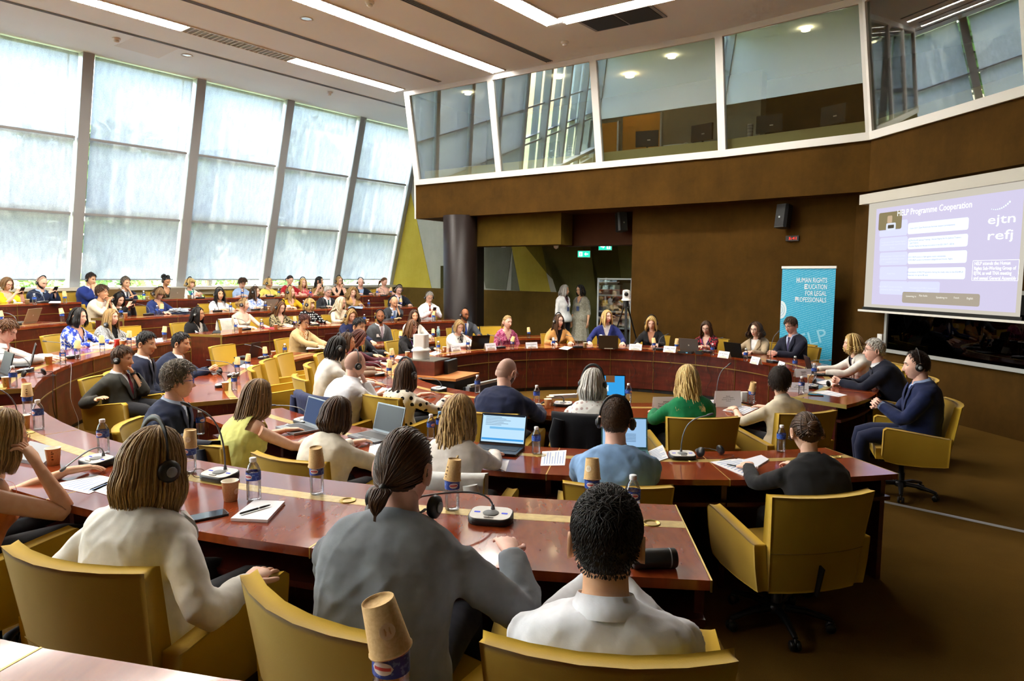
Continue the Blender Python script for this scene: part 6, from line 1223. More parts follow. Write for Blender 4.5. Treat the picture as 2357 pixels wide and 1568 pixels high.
for px, py, row, tx, to_ in ((1047, 808, 'A', ['Tana SPILDECA', 'HELP'], 1), (1128, 804, 'A', ['Olga KOSTENKO', 'HELP'], 1), (1223, 801.5, 'A', ['Krystyna KHOKHLOVA', 'HELP'], 1), (1401, 803, 'A', ['Ecaterina POPA', 'Moldovan National', 'Institute of Justice'], 1), (1463, 806, 'A', ['Kristina BEKAVAC', 'Croatian Judicial', 'Academy'], 1), (1542, 811, 'A', ['Ana-Maria TELBIS', 'HELP'], 1), (1667, 824, 'A', ['Eva PASTRANA', 'HELP'], 1), (1740, 838, 'A', ['Frederic DOLT', 'Council of Europe'], 1), (1800, 850, 'A', ["Judge", "Siofra O'LEARY", 'President of the ECtHR'], 1)): tent_card(px, py, row, tx, to_)
tent_card(1532, 946, 'A', ['Jelena', 'North Macedonia', 'Bar Association'], False, tab=False, w=.24, h=.13); tent_card(1674, 936, 'A', ['Rocio', 'ORTEGA ATIENZA', 'Spanish Judiciary', 'School'], False, tab=False, yaw=-12, w=.25, h=.15); tent_card(1836, 902, 'A', ['Jorge', 'HERNANDEZ', 'Council of Europe'], False, tab=False, yaw=-60); tent_card(1848, 868, 'A', ['Nadia', 'EJTN'], False, yaw=-70, tab=False)
# phones in hands
for q in PEOPLE:
    if q['short'] in ('woman in yellow with a phone', 'bald bearded man in navy suit', 'woman in black holding a phone', 'white-haired man in white shirt', 'woman in leopard blouse'):
        c = sum(np.array(j[3]) for j in q['J']) / 2 + np.array([0, .085, .045]); M = q['M'] @ Matrix.Translation(c) @ Matrix.Rotation(R_(55), 4, 'X')
        o = tag(link('smartphone', None), 'dark smartphone in the hands of the ' + q['short'], 'phone'); o.matrix_world = M; MB().prism(rr(.037, .075, .009), 0, .008).obj('phone_body', plain('#141518', .4), o); MB().prism(rr(.034, .071, .008), .008, .0086).obj('glass', plain('#27303a', .1), o)
place_items()
# ================================================================== LARGER THINGS
# empty chairs
def empty_chair(px, py, row, label, r=None, turn=0, detail=0, sol=0, pos=None):
    p = np.array(pos) if pos is not None else at(px, py, FLOOR[row] + .62); d = O - p; y_ = math.atan2(-d[0], d[1]) + R_(turn); return chair(p[0], p[1], FLOOR[row], y_, label, None, detail)
for px, a, row, lab in ((700, 196, 'A', 'empty mustard chair by the ring, nearest of three at left'), (722, 187, 'A', 'empty mustard chair by the ring, middle of three at left'), (748, 178, 'A', 'empty mustard chair by the ring, farthest of three at left')):
    chair(*pol(4.02 if px < 710 else 3.98, a), 0, R_(a + 90), lab, None, 0)
for row, a, rr_, lab in (('B', 167, 5.45, 'empty mustard chair beside the middle-left curved desk'), ('C', 190, 7.4, 'empty mustard chair left of the blue patterned dress'), ('C', 166, 7.3, 'empty mustard chair behind the woman with striped scarf'), ('E', 155, 11.05, 'empty mustard chair between the bald bearded man and royal blue suit'), ('B', 106, 5.5, 'empty mustard chair behind the far side of the ring, near the magenta dress'), ('B', 112, 5.5, 'empty mustard chair behind the far side of the ring, near the column'), ('B', 130, 5.5, 'empty mustard chair beside the bearded man in grey suit'), ('C', 146, 7.35, 'empty mustard chair left of the leopard blouse'), ('D', 141, 9.15, 'empty mustard chair between laptop and golden yellow top'), ('E', 138, 11.05, 'empty mustard chair left of the light blue shirt'), ('A', 30, 3.75, 'empty mustard chair beside the embroidered blouse')):
    chair(*pol(rr_, a), FLOOR[row], R_(a + 90), lab, None, 0)
# ---- projection screen on the right wall
dfar = (RW[1] - RW[2]) / np.linalg.norm(RW[1] - RW[2]); XR = -dfar; NR = np.array([-dfar[1], dfar[0]])   # XR: towards the right of the picture, NR: into the room
if NR @ (np.array([0, 8.]) - RW[1]) < 0: NR = -NR
class WallFrame:
    def __init__(s, off): s.p0 = RW[1] + NR * off
    def uv(s, px, py): q = onplane(px, py, s.p0, NR); return (q[:2] - s.p0) @ XR, q[2]
    def M(s): return Matrix(((XR[0], 0, NR[0], s.p0[0]), (XR[1], 0, NR[1], s.p0[1]), (0, 1, 0, 0), (0, 0, 0, 1)))     # local x right, y up, z into the room
fr = WallFrame(.22); u0, zt = fr.uv(2001, 470); _, zb = fr.uv(1989, 706); u1 = u0 + (zt - zb) * 1.72
sc_ = thing('projection_screen', 'roll-down projection screen showing a lilac presentation slide', 'screen'); sc_.matrix_world = fr.M()
def R2(x0, y0, x1, y1, z, th, name, mat, par=sc_): return MB().box(((x0 + x1) / 2, (y0 + y1) / 2, z + th / 2), (abs(x1 - x0), abs(y1 - y0), th)).obj(name, mat, par)
R2(u0, zb, u1, zt + .05, -.004, .004, 'fabric', glow('#d6cfc0', .85)); R2(u0 - .14, zt + .0, u1 + .14, zt + .15, -.07, .14, 'casing', plain('#c8c5bb', .4)); R2(u0 - .03, zb - .045, u1 + .03, zb, -.006, .010, 'black_hem', M_black); R2(u0 - .12, zb - .075, u1 + .12, zb - .045, -.014, .028, 'bottom_bar', plain('#e4e2da', .4))  # fabric, like the slide, emits in place of projector light
a0, _ = fr.uv(2012, 590); _, t1 = fr.uv(2013, 482); _, b1 = fr.uv(2004, 700); slide = R2(a0, b1, u1 - .06, t1, .0006, .0006, 'slide', glow('#c9c3de', 1.05))
def blk(x0, x1, ytop, ybot, px, col, s, z=.0014, name='slide_box'):
    xa, _ = fr.uv(x0, (ytop + ybot) / 2); xb, _ = fr.uv(x1, (ytop + ybot) / 2); _, za = fr.uv(px, ytop); _, zc = fr.uv(px, ybot); mb = MB(); w, h = (xb - xa) / 2, (za - zc) / 2; mb.prism([(x + (xa + xb) / 2, y + (za + zc) / 2) for x, y in rr(w, h, min(.03, h * .4, w * .4))], z, z + .0004); mb.obj(name, glow(col, s), slide)
for y0, y1 in ((512, 546), (548.5, 579), (582, 611), (614.5, 644), (647, 677)): blk(2025, 2088.5, y0, y1, 2026, '#c7caf6', 1.2)
blk(2088, 2163, 648, 676, 2090, '#c7caf6', 1.2)
for y0, y1, x1 in ((514, 539.5, 2229), (548, 574, 2227.5), (582, 608, 2225.5), (617, 642, 2222)): blk(2090, x1, y0, y1, 2092, '#d7e4fb', 1.35, .0019)
blk(2077, 2256, 671.5, 697, 2080, '#c3b7a4', .72, .0024, 'toolbar'); blk(2023, 2076, 491, 531, 2026, '#a99a6e', .6, .0024, 'video_tile'); blk(2040, 2062, 514, 531, 2045, '#dfe6f4', .95, .0028, 'video_jacket'); blk(2043, 2054, 497, 514, 2046, '#d8bd9c', .8, .0029, 'video_head'); blk(2044, 2058, 518, 526, 2048, '#6a604c', .5, .0032, 'video_laptop')
def stx(s, x0, x1, ybase, px, h, col='#f2f8ff', e=1.9, z=.0032, bold=0.0):
    xa, zz = fr.uv(x0, ybase); xb, _ = fr.uv(x1, ybase); T = MB(); put_text(T, s, xa, zz, h, width=xb - xa, bold=bold); T.xf(Matrix.Translation((0, 0, z))); T.obj('slide_text', glow(col, e), slide)
stx('HELP Programme Cooperation', 2066, 2236, 497.5, 0, .085); stx('ejtn', 2274, 2337, 516.5, 0, .11, '#e2fbff', 2.0); stx('refj', 2274, 2331, 552.5, 0, .11, '#e2fbff', 2.0)
for i, s in enumerate(('HELP attends the Human', 'Rights Sub-Working Group of', 'EJTN, as well TNA meeting', 'and annual General Assembly')): stx(s, 2243.5 - i * .8, (2326, 2339, 2328.5, 2339)[i], 610.5 + i * 11.1, 0, .042, '#eaf4ff', 1.9)
for s, x0, x1, y in (('Listening in', 2086, 2109, 683.5), ('Main Audio', 2116, 2135, 682.5), ('Speaking to', 2155, 2181, 686.5), ('French', 2196, 2208, 687.5), ('English', 2226, 2240, 689)): stx(s, x0, x1, y, 0, .026, '#f4f2e8', 1.1, .004)
GT = '#a9a4b4'
for s, x0, x1, y in (('• Since 2017: Data Protection Seminar (expert participation)', 2093, 2198, 528), ('• EJTN-ECtHR Judicial Training - Human Rights for EU Judicial Trainers', 2091, 2212, 556), ('(2017-2019)', 2094, 2114, 562), ('• Human Rights and Access to Justice in the EU (2017 - 2023)', 2091, 2196, 569), ('• 2015, HELP course on fight against racism, xenophobia', 2089, 2177, 594), ('• 2018, HELP course on procedural safeguards and Victims\' Rights', 2089, 2193, 600.5), ('• Presentation of HELP Programme during the study visits to the ECtHR (5', 2087, 2217, 628.5), ('times/year for aprox 40 pax)', 2089, 2136, 635)): stx(s, x0, x1, y, 0, .021, GT, .55)
for s, x0, x1, y in (('Cooperation with Human Rights', 2029, 2084, 560), ('and Fundamental Sub-Working', 2029, 2084, 566), ('Group', 2049, 2060, 572), ('EJTN experts part of expert groups', 2026, 2084, 592), ('to develop HELP training courses', 2027, 2082, 598.5), ('materials (tutors)', 2039, 2068, 605), ('Study Visits', 2042, 2061, 631.5), ('Use of HELP courses as training', 2023, 2077, 661), ('material for EJTN trainings', 2027, 2072, 668), ('Participation of HELP experts in', 2094, 2156, 664), ('EJTN trainings', 2110, 2138, 670.5)): stx(s, x0, x1, y, 0, .020, '#e6ecff', 1.0)
bx_ = MB(); xa, za = fr.uv(2240, 600); xb, _ = fr.uv(2347, 600); _, zc = fr.uv(2241, 646)
for x0, y0, x1, y1 in ((xa, za, xb, za - .004), (xa, zc, xb, zc + .004), (xa, zc, xa + .004, za), (xb - .004, zc, xb, za)): bx_.box(((x0 + x1) / 2, (y0 + y1) / 2, .003), (abs(x1 - x0), abs(y1 - y0), .0005))
bx_.obj('slide_outline', glow('#eaf4ff', 1.9), slide)
for k in range(10):
    t = k / 9; xx, zz = fr.uv(2283 + 42 * t, 481.5 + 5 * math.sin(t * 2.2) - 21 * t**1.8); MB().lathe([(.006 + .007 * t, 0), (.0005, .0003)], 10, c=(xx, zz, .003)).obj('slide_star', glow('#e2fbff', 1.2), slide)
# ---- dark window below the screen, switch box
wf = WallFrame(.0); wu, wz0 = wf.uv(2044, 803); wz1 = zb + .25; wl = 3.4; wb_ = tag(link('window_3', None, M=wf.M()), kind='structure')
for x0, y0, x1, y1 in ((wu - .05, wz0 - .05, wu + wl, wz0), (wu - .05, wz1, wu + wl, wz1 + .05), (wu - .05, wz0 - .05, wu, wz1 + .05), (wu + wl - .05, wz0, wu + wl, wz1)): R2(x0, y0, x1, y1, .0, .05, 'frame', plain('#b5b6b3', .4, .3), wb_)
R2(wu, wz0, wu + wl, wz1, .001, .004, 'backing', plain('#020202', .6), wb_); R2(wu, wz0, wu + wl, wz1, .02, .004, 'pane', M_wbglass, wb_)  # black sheet stands for the darkness of the room behind the pane
sx, sz = wf.uv(2028, 778); t = thing('switch_box', 'small white switch box on the wall beside dark window', 'switch'); t.matrix_world = wf.M(); R2(sx - .05, sz - .05, sx + .05, sz + .06, 0, .03, 'plate', M_white, t); R2(sx - .03, sz - .03, sx + .03, sz + .04, .03, .008, 'rocker', M_paint, t)
# ---- wall speakers, clock, fixing plates
def speaker(px, py, p0, nrm, size, label, sw):
    q = onplane(px, py, p0, nrm); n = nrm / np.linalg.norm(nrm); n = -n if n @ q[:2] > 0 else n; y_ = math.atan2(n[1], n[0]) + math.pi / 2 + R_(sw); t = thing('wall_speaker', label, 'speaker', tuple(q + np.r_[n * .16, 0]), y_); w, d, h = size
    b = MB(); ring = [(-w, -d * .6), (-w * .75, -d), (w * .75, -d), (w, -d * .6), (w * .7, d), (-w * .7, d)]; b.prism(ring, -h, h); b.xf(Matrix.Rotation(R_(-8), 4, 'X')); b.obj('cabinet', M_black, t); g = MB(); g.prism([(-w * .72, -d - .006), (w * .72, -d - .006), (w * .72, -d), (-w * .72, -d)], -h * .93, h * .93); g.xf(Matrix.Rotation(R_(-8), 4, 'X')); g.obj('grille', plain('#1b1c1d', .8), t); MB().box((0, .12, 0), (.05, .14, .05)).obj('bracket', M_dark, t); MB().box((0, -d - .02, -.01), (.03, .005, .03)).obj('badge', M_alu, t)
nf2 = np.array([-(CR - LW[1])[1], (CR - LW[1])[0]])
speaker(1812, 500, LW[1], nf2, (.12, .10, .20), 'black wall speaker between the banner and the booth', -14); speaker(1437, 513, LW[0] + nb_ * .45, nb_, (.11, .10, .19), 'black wall speaker on the purple panel above the foyer', 55)
q = onplane(1825, 549, LW[1], nf2); n = -nf2 / np.linalg.norm(nf2); n = n if n @ q[:2] < 0 else -n; t = thing('digital_clock', 'small digital clock with red digits below the wall speaker', 'clock', tuple(q + np.r_[n * .02, 0]), math.atan2(n[1], n[0]) + math.pi / 2); MB().box((0, 0, 0), (.22, .04, .09)).obj('case', M_black, t)
T = MB(); put_text(T, '5:41', 0, -.022, .045, width=.13, align='c'); T.xf(Matrix.Translation((.01, -.0215, 0)) @ Matrix.Rotation(math.pi / 2, 4, 'X')); T.obj('digits', glow('#ff2a1a', 2.5), t)
# ---- roll-up banner
bp = np.array(at(1862, 900, .42)); bd = (CR - LW[1]) / np.linalg.norm(CR - LW[1]); bc = onplane(1862, 700, LW[1] + (-nf2 / np.linalg.norm(nf2)) * (.32 if (-nf2 @ np.array([4, 11.])) < 0 else -.32), nf2); lft = onplane(1801, 615, bc[:2], nf2); rgt = onplane(1924.5, 613, bc[:2], nf2); bw_ = np.linalg.norm((rgt - lft)[:2]); bz = lft[2]
bn = thing('roll_up_banner', 'tall turquoise roll-up banner with white lettering behind the man in dark suit', 'banner'); ex = (rgt - lft)[:2] / bw_; nz_ = np.array([ex[1], -ex[0]]); bn.matrix_world = Matrix(((ex[0], 0, nz_[0], lft[0]), (ex[1], 0, nz_[1], lft[1]), (0, 1, 0, 0), (0, 0, 0, 1)))
def _ban():
    t = NT('banner_print'); v = t.coord((1, 1, 1), rot=(0, 0, R_(-20))); w = t.n('TexWave', i_Scale=9.0, bands_direction='Y'); t.l(v, w.inputs['Vector']); nz = t.noise(t.coord((60, 60, 1), rot=(0, 0, R_(-20))), 1.0, 2); st = t.math('MULTIPLY', t.ramp(w.outputs['Fac'], [(.62, (0, 0, 0)), (.72, (1, 1, 1))]), t.ramp(nz, [(.40, (0, 0, 0)), (.5, (1, 1, 1))])); big = t.noise(t.coord(), 1.2, 2)
    base = t.mix(big, srgb('#1a9fcb'), srgb('#2fb0d8')); t.set(col=t.mix(t.math('MULTIPLY', st, .45), base, srgb('#9ad8ea')), rough=.5); return t.m
R2(0, .1, bw_, bz - .02, -.003, .003, 'fabric', _ban(), bn); R2(-.01, bz - .025, bw_ + .01, bz + .015, -.012, .024, 'top_rail', M_paint, bn); R2(-.02, 0, bw_ + .02, .10, -.08, .16, 'foot_case', M_alu, bn)
T = MB(); k = bw_ / 123.0 * 1.0; xr = bw_ * (948 - 165) / (1083 - 165); cap = bw_ * .092
for (fi, rest, y, w_) in (('H', 'UMAN RIGHTS', 435, 520), ('E', 'DUCATION', 548, 378), ('FOR L', 'EGAL', 662, 358), ('P', 'ROFESSIONALS', 776, 532)):
    W = bw_ * w_ / 918.; y_ = bz - (y - 165) / 7.46 / 1571 * 11.2 - .0; put_text(T, fi + rest, xr, y_, cap, width=W, align='r', bold=.0)
    f_ = {'H': 'H', 'E': 'E', 'P': 'P'}.get(fi)
    if f_: put_text(T, f_, xr - W, y_, cap, width=W / len(fi + rest) * 1.0, align='l', bold=.03)
    else: put_text(T, 'L', xr - W * .56, y_, cap, width=W * .075, align='l', bold=.03)
T.xf(Matrix.Translation((0, 0, .0015))); T.obj('lettering', plain('#f2f4f6', .6), bn)
T = MB(); put_text(T, 'HELP', bw_ * .16, bz - 1.42, .22, width=bw_ * .80, rot_=R_(17)); T.xf(Matrix.Translation((0, 0, .001))); T.obj('large_lettering', plain('#8fd0e6', .6), bn)
em = MB(); a = np.linspace(-math.pi / 2, math.pi / 2, 17); em.add([(.10 * math.cos(x), bz - .73 + .155 * math.sin(x), .001) for x in a] + [(0, bz - .73, .001)], np.c_[np.arange(16), np.arange(1, 17), np.full(16, 17)]); em.obj('emblem_disc', plain('#dcecf4', .6), bn)
em = MB(); em.tube([(.065 * math.cos(x), bz - .73 + .10 * math.sin(x), .002) for x in a], .004, 4); em.tube([(.035 * math.cos(x), bz - .73 + .055 * math.sin(x), .002) for x in a], .004, 4); em.obj('emblem_ring', plain('#9fd0e4', .6), bn)
# ---- tripod with camera, metal cabinet, exit signs
q = onplane(1441, 700, E1 + nb_ * -.55, nb_)[:2]; tz = onplane(1441, 692, q, nb_)[2]
tr = thing('camera_tripod', 'black camera tripod standing before the metal cabinet', 'tripod', (q[0], q[1], 0))
MB().tube([(0, 0, .35), (0, 0, tz - .1)], .022, 8).obj('centre_column', M_black, tr, True); MB().tube([(0, 0, tz - .12), (0, 0, tz)], [.06, .05], 10).obj('fluid_head', M_black, tr, True)
for k in range(3):
    a = R_(25 + 120 * k); d = np.array([math.cos(a), math.sin(a), 0]); l = MB()
    for s in (-.012, .012): o_ = np.array([-d[1], d[0], 0]) * s; l.tube([d * .05 + o_ + (0, 0, tz - .14), d * .50 + o_ * .5 + (0, 0, .02)], .010, 6)
    lo = l.obj('leg', plain('#2b2d2f', .4, .4), tr, True); MB().tube([d * .02 + (0, 0, .55), d * .30 + (0, 0, tz * .45)], .008, 6).obj('spreader', M_dark, tr, True); MB().lathe([(.0005, 0), (.03, 0), (.03, .02), (.0005, .03)], 8, c=tuple(d * .50)).obj('foot', M_black, tr, True)
cm_ = thing('ptz_camera', 'white dome camera on the tripod', 'camera', (q[0], q[1], tz), math.atan2(q[1], q[0]) - math.pi / 2)
def ptz(root, k=1.0):
    MB().lathe([(.085 * k, 0), (.085 * k, .02 * k), (.07 * k, .035 * k), (.0005, .036 * k)], 20).obj('base', M_paint, root, True); b = MB(); b.prism(rr(.068 * k, .06 * k, .03 * k), .034 * k, .17 * k); b.obj('head', M_paint, root); MB().lathe([(.0005, 0), (.068 * k, 0), (.060 * k, .02 * k), (.0005, .03 * k)], 20, c=(0, 0, .17 * k)).obj('crown', M_paint, root, True); MB().lathe([(.0005, .0), (.034 * k, 0), (.038 * k, -.02 * k), (.03 * k, -.035 * k), (.0005, -.03 * k)], 18, M=np.array(Matrix.Rotation(R_(-90), 3, 'X')), c=(0, -.05 * k, .12 * k)).obj('lens', M_black, root, True)
ptz(cm_, 1.05)
def cab(px0, px1, ptop, o_):
    a = onplane(px0, ptop, E1 + nb_ * o_, nb_); b = onplane(px1, ptop, E1 + nb_ * o_, nb_); w = np.linalg.norm((b - a)[:2]); z1 = a[2]; t = thing('metal_cabinet', 'grey metal shelf cabinet with glass front in the foyer', 'cabinet'); e = (b - a)[:2] / w; n = np.array([e[1], -e[0]]); t.matrix_world = Matrix(((e[0], -n[0], 0, a[0]), (e[1], -n[1], 0, a[1]), (0, 0, 1, 0), (0, 0, 0, 1))); m = plain('#a3abad', .4, .4)
    for x in (.02, w - .02): MB().box((x, .02, z1 / 2), (.04, .04, z1)).obj('post', m, t); MB().box((x, .40, z1 / 2), (.04, .04, z1)).obj('post', m, t)
    for k in range(5): MB().box((w / 2, .21, z1 - .02 - k * .36), (w, .42, .03)).obj('shelf', m, t)
    MB().box((w / 2, .0, z1 / 2), (w - .08, .006, z1 - .1)).obj('glass_front', M_booth, t); MB().box((w / 2, .425, z1 / 2), (w, .01, z1)).obj('back_panel', plain('#3b3a2a', .7), t)
    for k in range(4):
        for j in range(3): c = thing('stored_box', '%s stored item on shelf %s of the metal cabinet' % (('left', 'middle', 'right')[j], ('top', 'second', 'third', 'bottom')[k]), 'box'); c.matrix_world = t.matrix_world @ Matrix.Translation((w * (.22 + .28 * j), .2, z1 - .365 - k * .36)); MB().box((0, 0, .085 + .02 * j), (w * .2, .22, .17 + .04 * j)).obj('carton', plain(('#8d8a80', '#c9c7bf', '#5f5a45')[(j + k) % 3], .6), c); MB().box((0, -.112, .09), (w * .12, .004, .07)).obj('label', plain('#d9d7cf', .6), c)
cab(1375, 1456, 640, .9)
def exit_sign(px, py, depth_o, label, sw):
    q = onplane(px, py, E1 + nb_ * depth_o, nb_); t = thing('exit_sign', label, 'sign', tuple(q), math.atan2(q[1], q[0]) - math.pi / 2); w, h = .30, .16; MB().box((0, .02, 0), (w, .04, h)).obj('case', M_white, t); MB().box((0, -.001, 0), (w - .02, .004, h - .02)).obj('green_field', glow('#1fc7a0', 1.6), t)
    a = MB(); s = sw; a.add([(s * -.10, -.004, -.012), (s * -.05, -.004, -.012), (s * -.05, -.004, .012), (s * -.10, -.004, .012)], [[0, 1, 2, 3]]); a.add([(s * -.05, -.004, -.04), (s * -.005, -.004, 0), (s * -.05, -.004, .04)], [[0, 1, 2]]); a.obj('arrow', glow('#f2fff8', 2.2), t); MB().box((s * .075, -.004, 0), (.08, .002, .10)).obj('door_mark', glow('#f2fff8', 2.2), t); MB().box((s * .075, -.006, -.005), (.02, .002, .07)).obj('figure', glow('#1fc7a0', 1.6), t); MB().tube([(0, .02, h / 2), (0, .02, 2.75 - q[2])], .006, 6).obj('hanger', M_dark, t)
exit_sign(1344, 585, 1.5, 'green exit sign with right arrow, the lower one in the foyer', -1); exit_sign(1393, 568, 1.0, 'green exit sign with down arrow, the higher one in the foyer', 1)
q = onplane(1280, 562, E1 + nb_ * 1.0, nb_); t = thing('hanging_camera', 'small white dome camera hanging from the foyer ceiling', 'camera', (q[0], q[1], q[2])); MB().lathe([(.0005, -.12), (.05, -.09), (.06, -.04), (.05, 0), (.0005, .005)], 14).obj('dome', M_white, t, True); MB().tube([(0, 0, 0), (0, 0, 2.75 - q[2])], .02, 8).obj('stem', M_white, t, True)
# ---- table with wooden box and camera inside the ring
tp = at(985, 862, .74); td = R_(-24); tb = thing('trolley_table', 'orange beech trolley table inside the ring', 'table', (tp[0] + .02, tp[1] + .12, 0), td)
MB().box((.05, .0, .725), (.95, .62, .03)).obj('top', M_oak, tb); MB().box((.05, .0, .36), (.86, .52, .68)).obj('body', M_black, tb)
for x in (-.36, .46):
    for y in (-.22, .22): MB().lathe([(.0005, -.015), (.02, -.015), (.02, .015), (.0005, .015)], 10, M=np.array(Matrix.Rotation(R_(90), 3, 'Y')), c=(x, y, .02)).obj('castor', M_black, tb)
wbx = thing('wooden_box', 'dark wooden box with two round openings on the trolley table', 'box', (tp[0] - .02, tp[1] + .12, .74), td); MB().box((0, 0, .085), (.44, .40, .17)).obj('case', mk_wood('box_veneer', '#4a1d10', '#6d2e18', .35, .2), wbx); MB().box((0, 0, .175), (.44, .40, .012)).obj('lid', plain('#6a655c', .25), wbx)
for x in (-.11, .11): MB().lathe([(.048, -.202), (.052, -.208), (.046, -.210), (.043, -.203), (.0005, -.202)], 20, M=np.array(Matrix.Rotation(R_(-90), 3, 'X')) @ np.diag([1, 1, -1]), c=(x, .0, .085)).obj('port', M_black, wbx, True)
pz = thing('ptz_camera', 'white conference camera on the wooden box inside the ring', 'camera', (tp[0] - .10, tp[1] + .14, .922), R_(165)); MB().lathe([(.105, 0), (.105, .09), (.125, .10), (.115, .115), (.075, .15), (.0005, .151)], 24).obj('base', M_paint, pz, True); b = MB(); b.prism(rr(.085, .07, .03), .14, .30); b.obj('yoke', M_paint, pz); MB().lathe([(.0005, 0), (.05, 0), (.05, .02), (.0005, .03)], 18, M=np.array(Matrix.Rotation(R_(90), 3, 'X')), c=(0, -.06, .23)).obj('lens', M_black, pz, True)
bk = thing('black_box', 'flat black electronic box beside the wooden box', 'box', (tp[0] + .27, tp[1] + .17, .74), td + .1); MB().box((0, 0, .08), (.05, .30, .16)).obj('case', M_black, bk); MB().box((0, 0, .161), (.05, .30, .004)).obj('lid', plain('#4a5560', .4), bk)
dp = thing('flat_display', 'black flat display leaning beside the trolley table', 'display', (tp[0] + .72, tp[1] - .02, 0), R_(58)); MB().box((0, 0, .38), (.80, .04, .52), tilt=('X', R_(-10))).obj('panel', M_black, dp); MB().box((0, -.03, .655), (.82, .05, .03)).obj('top_edge', M_alu, dp); MB().box((0, .0, .06), (.5, .3, .12)).obj('stand', M_dark, dp); MB().box((-.41, -.015, .38), (.015, .05, .54)).obj('side_edge', M_alu, dp)
# ---- things in the booth
def booth_thing(i, t_, o_, z, name, label, cat, rz=0):
    a, b = FAC[i], FAC[i + 1]; e = (b - a) / np.linalg.norm(b - a); n = np.array([-e[1], e[0]]); p = a + (b - a) * t_ + n * o_; return thing(name, label, cat, (p[0], p[1], z), math.atan2(e[1], e[0]) + rz)
zc_ = ZB1 + .30
for i, t_, lab in ((0, .48, 'black monitor seen from behind in the second booth pane'), (0, .78, 'black monitor seen from behind in the third booth pane'), (0, .93, 'black monitor at the right of the third booth pane'), (1, .28, 'black monitor seen from behind in the fourth booth pane'), (1, .72, 'black monitor at the right of the fourth booth pane')):
    t = booth_thing(i, t_, .36, zc_, 'monitor', lab, 'monitor', random.uniform(-.3, .3)); MB().box((0, 0, .23), (.44, .05, .30)).obj('panel', plain('#25282b', .5), t); MB().tube([(0, .03, .0), (0, .03, .2)], .02, 8).obj('neck', M_dark, t); MB().box((0, .02, .006), (.2, .16, .012)).obj('foot', M_dark, t); MB().box((.04, -.03, .2), (.06, .004, .02)).obj('sticker', M_white, t)
for i, t_, lab in ((0, .20, 'white power strip behind the first booth pane'), (0, .86, 'white power strip behind the third booth pane'), (2, .35, 'white power strip behind the pane above the screen')):
    t = booth_thing(i, t_, .22, zc_, 'power_strip', lab, 'power strip', .1); MB().box((0, 0, .02), (.34, .06, .035)).obj('bar', M_white, t); [MB().lathe([(.018, 0), (.018, .006), (.0005, .004)], 10, c=(x, 0, .036)).obj('socket', plain('#c9c9c4', .5), t) for x in (-.11, -.04, .03, .10)]; MB().tube([(.16, 0, .02), (.24, .02, .06), (.30, .05, .03), (.36, .0, .005)], .006, 6).obj('cord', M_white, t, True)
for i, t_, lab in ((0, .55, 'round silver desk lamp behind the second booth pane'), (1, .15, 'silver ribbed tube behind the fourth booth pane')):
    t = booth_thing(i, t_, .30, zc_, 'desk_tube', lab, 'tube'); MB().lathe([(.05, 0), (.05, .26), (.0005, .27)], 14).obj('body', M_alu, t, True); [MB().lathe([(.0515, z), (.0525, z + .008), (.0515, z + .016)], 14).obj('rib', M_grey, t, True) for z in (.05, .11, .17, .22)]
t = booth_thing(0, .69, 1.6, ZB1, 'booth_partition', 'orange lit partition seen through the third booth pane', 'partition'); MB().box((0, 0, .65), (.85, .06, 1.3)).obj('panel', plain('#d99a3e', .7), t); MB().box((.45, 0, .65), (.04, .08, 1.32)).obj('edge', M_alu, t)
t = booth_thing(0, .62, 1.5, ZB1, 'booth_partition', 'orange lit partition seen through the second booth pane', 'partition'); MB().box((-.2, 0, .6), (.4, .06, 1.2)).obj('panel', plain('#d99a3e', .7), t); MB().box((.02, 0, .6), (.04, .08, 1.22)).obj('edge', M_alu, t)
t = booth_thing(0, .68, 1.1, H - .06, 'unseen_booth_lamp', 'small warm ceiling lamp inside the booth', 'lamp'); MB().lathe([(.09, .05), (.09, .0), (.07, -.01), (.0005, -.012)], 16).obj('shade', emit('#ffcf8a', 22), t, True)
for i, t_, lab in ((0, .17, 'added unseen lamp brightening the booth behind the first pane'), (0, .5, 'added unseen lamp brightening the booth behind the second pane'), (0, .84, 'added unseen lamp brightening the booth behind the third pane'), (1, .5, 'added unseen lamp brightening the booth behind the fourth pane'), (2, .5, 'added unseen lamp brightening the booth above the screen')):  # unseen lamps, added so the counter shows through the glass
    t = booth_thing(i, t_, .42, H - .05, 'unseen_booth_lamp', lab, 'lamp'); MB().lathe([(.07, .04), (.07, .0), (.0005, -.006)], 14).obj('shade', emit('#ffe3b0', 16), t, True)
# ---- outside: lawn, hedge, trees
def _leaf(n, a, b):
    t = NT(n); nz = t.noise(t.coord(), .9, 3); t.set(col=t.ramp(nz, [(.3, srgb(a)), (.7, srgb(b))]), rough=.7, spec=.2); return t.m
M_leaf = _leaf('leaves', '#3f5a24', '#7f9a48'); M_hedge = _leaf('hedge_leaves', '#5d8030', '#a8bf62'); M_bark = plain('#5a4634', .9)
struct('ground_lawn', MB().prism([un(-60, 16.6), un(60, 16.6), un(60, 90), un(-60, 90)][::-1], .2, .3), _leaf('grass', '#8fa058', '#c9c88a'))
def leaves(cs, rs, n, sz):
    k = rng.integers(0, len(cs), n); d = rng.standard_normal((n, 3)); d /= np.linalg.norm(d, axis=1)[:, None]; c = np.array(cs)[k] + d * np.array(rs)[k] * rng.uniform(.72, 1.04, (n, 1)); a = rng.standard_normal((n, 3)); a /= np.linalg.norm(a, axis=1)[:, None]; b = np.cross(a, d + .3); b /= np.linalg.norm(b, axis=1)[:, None] + 1e-6; s = sz * rng.uniform(.6, 1.3, (n, 1)); V = np.stack([c - a * s, c + b * s * .6, c + a * s, c - b * s * .6], 1).reshape(-1, 3); return MB().add(V, np.arange(n * 4).reshape(-1, 4))
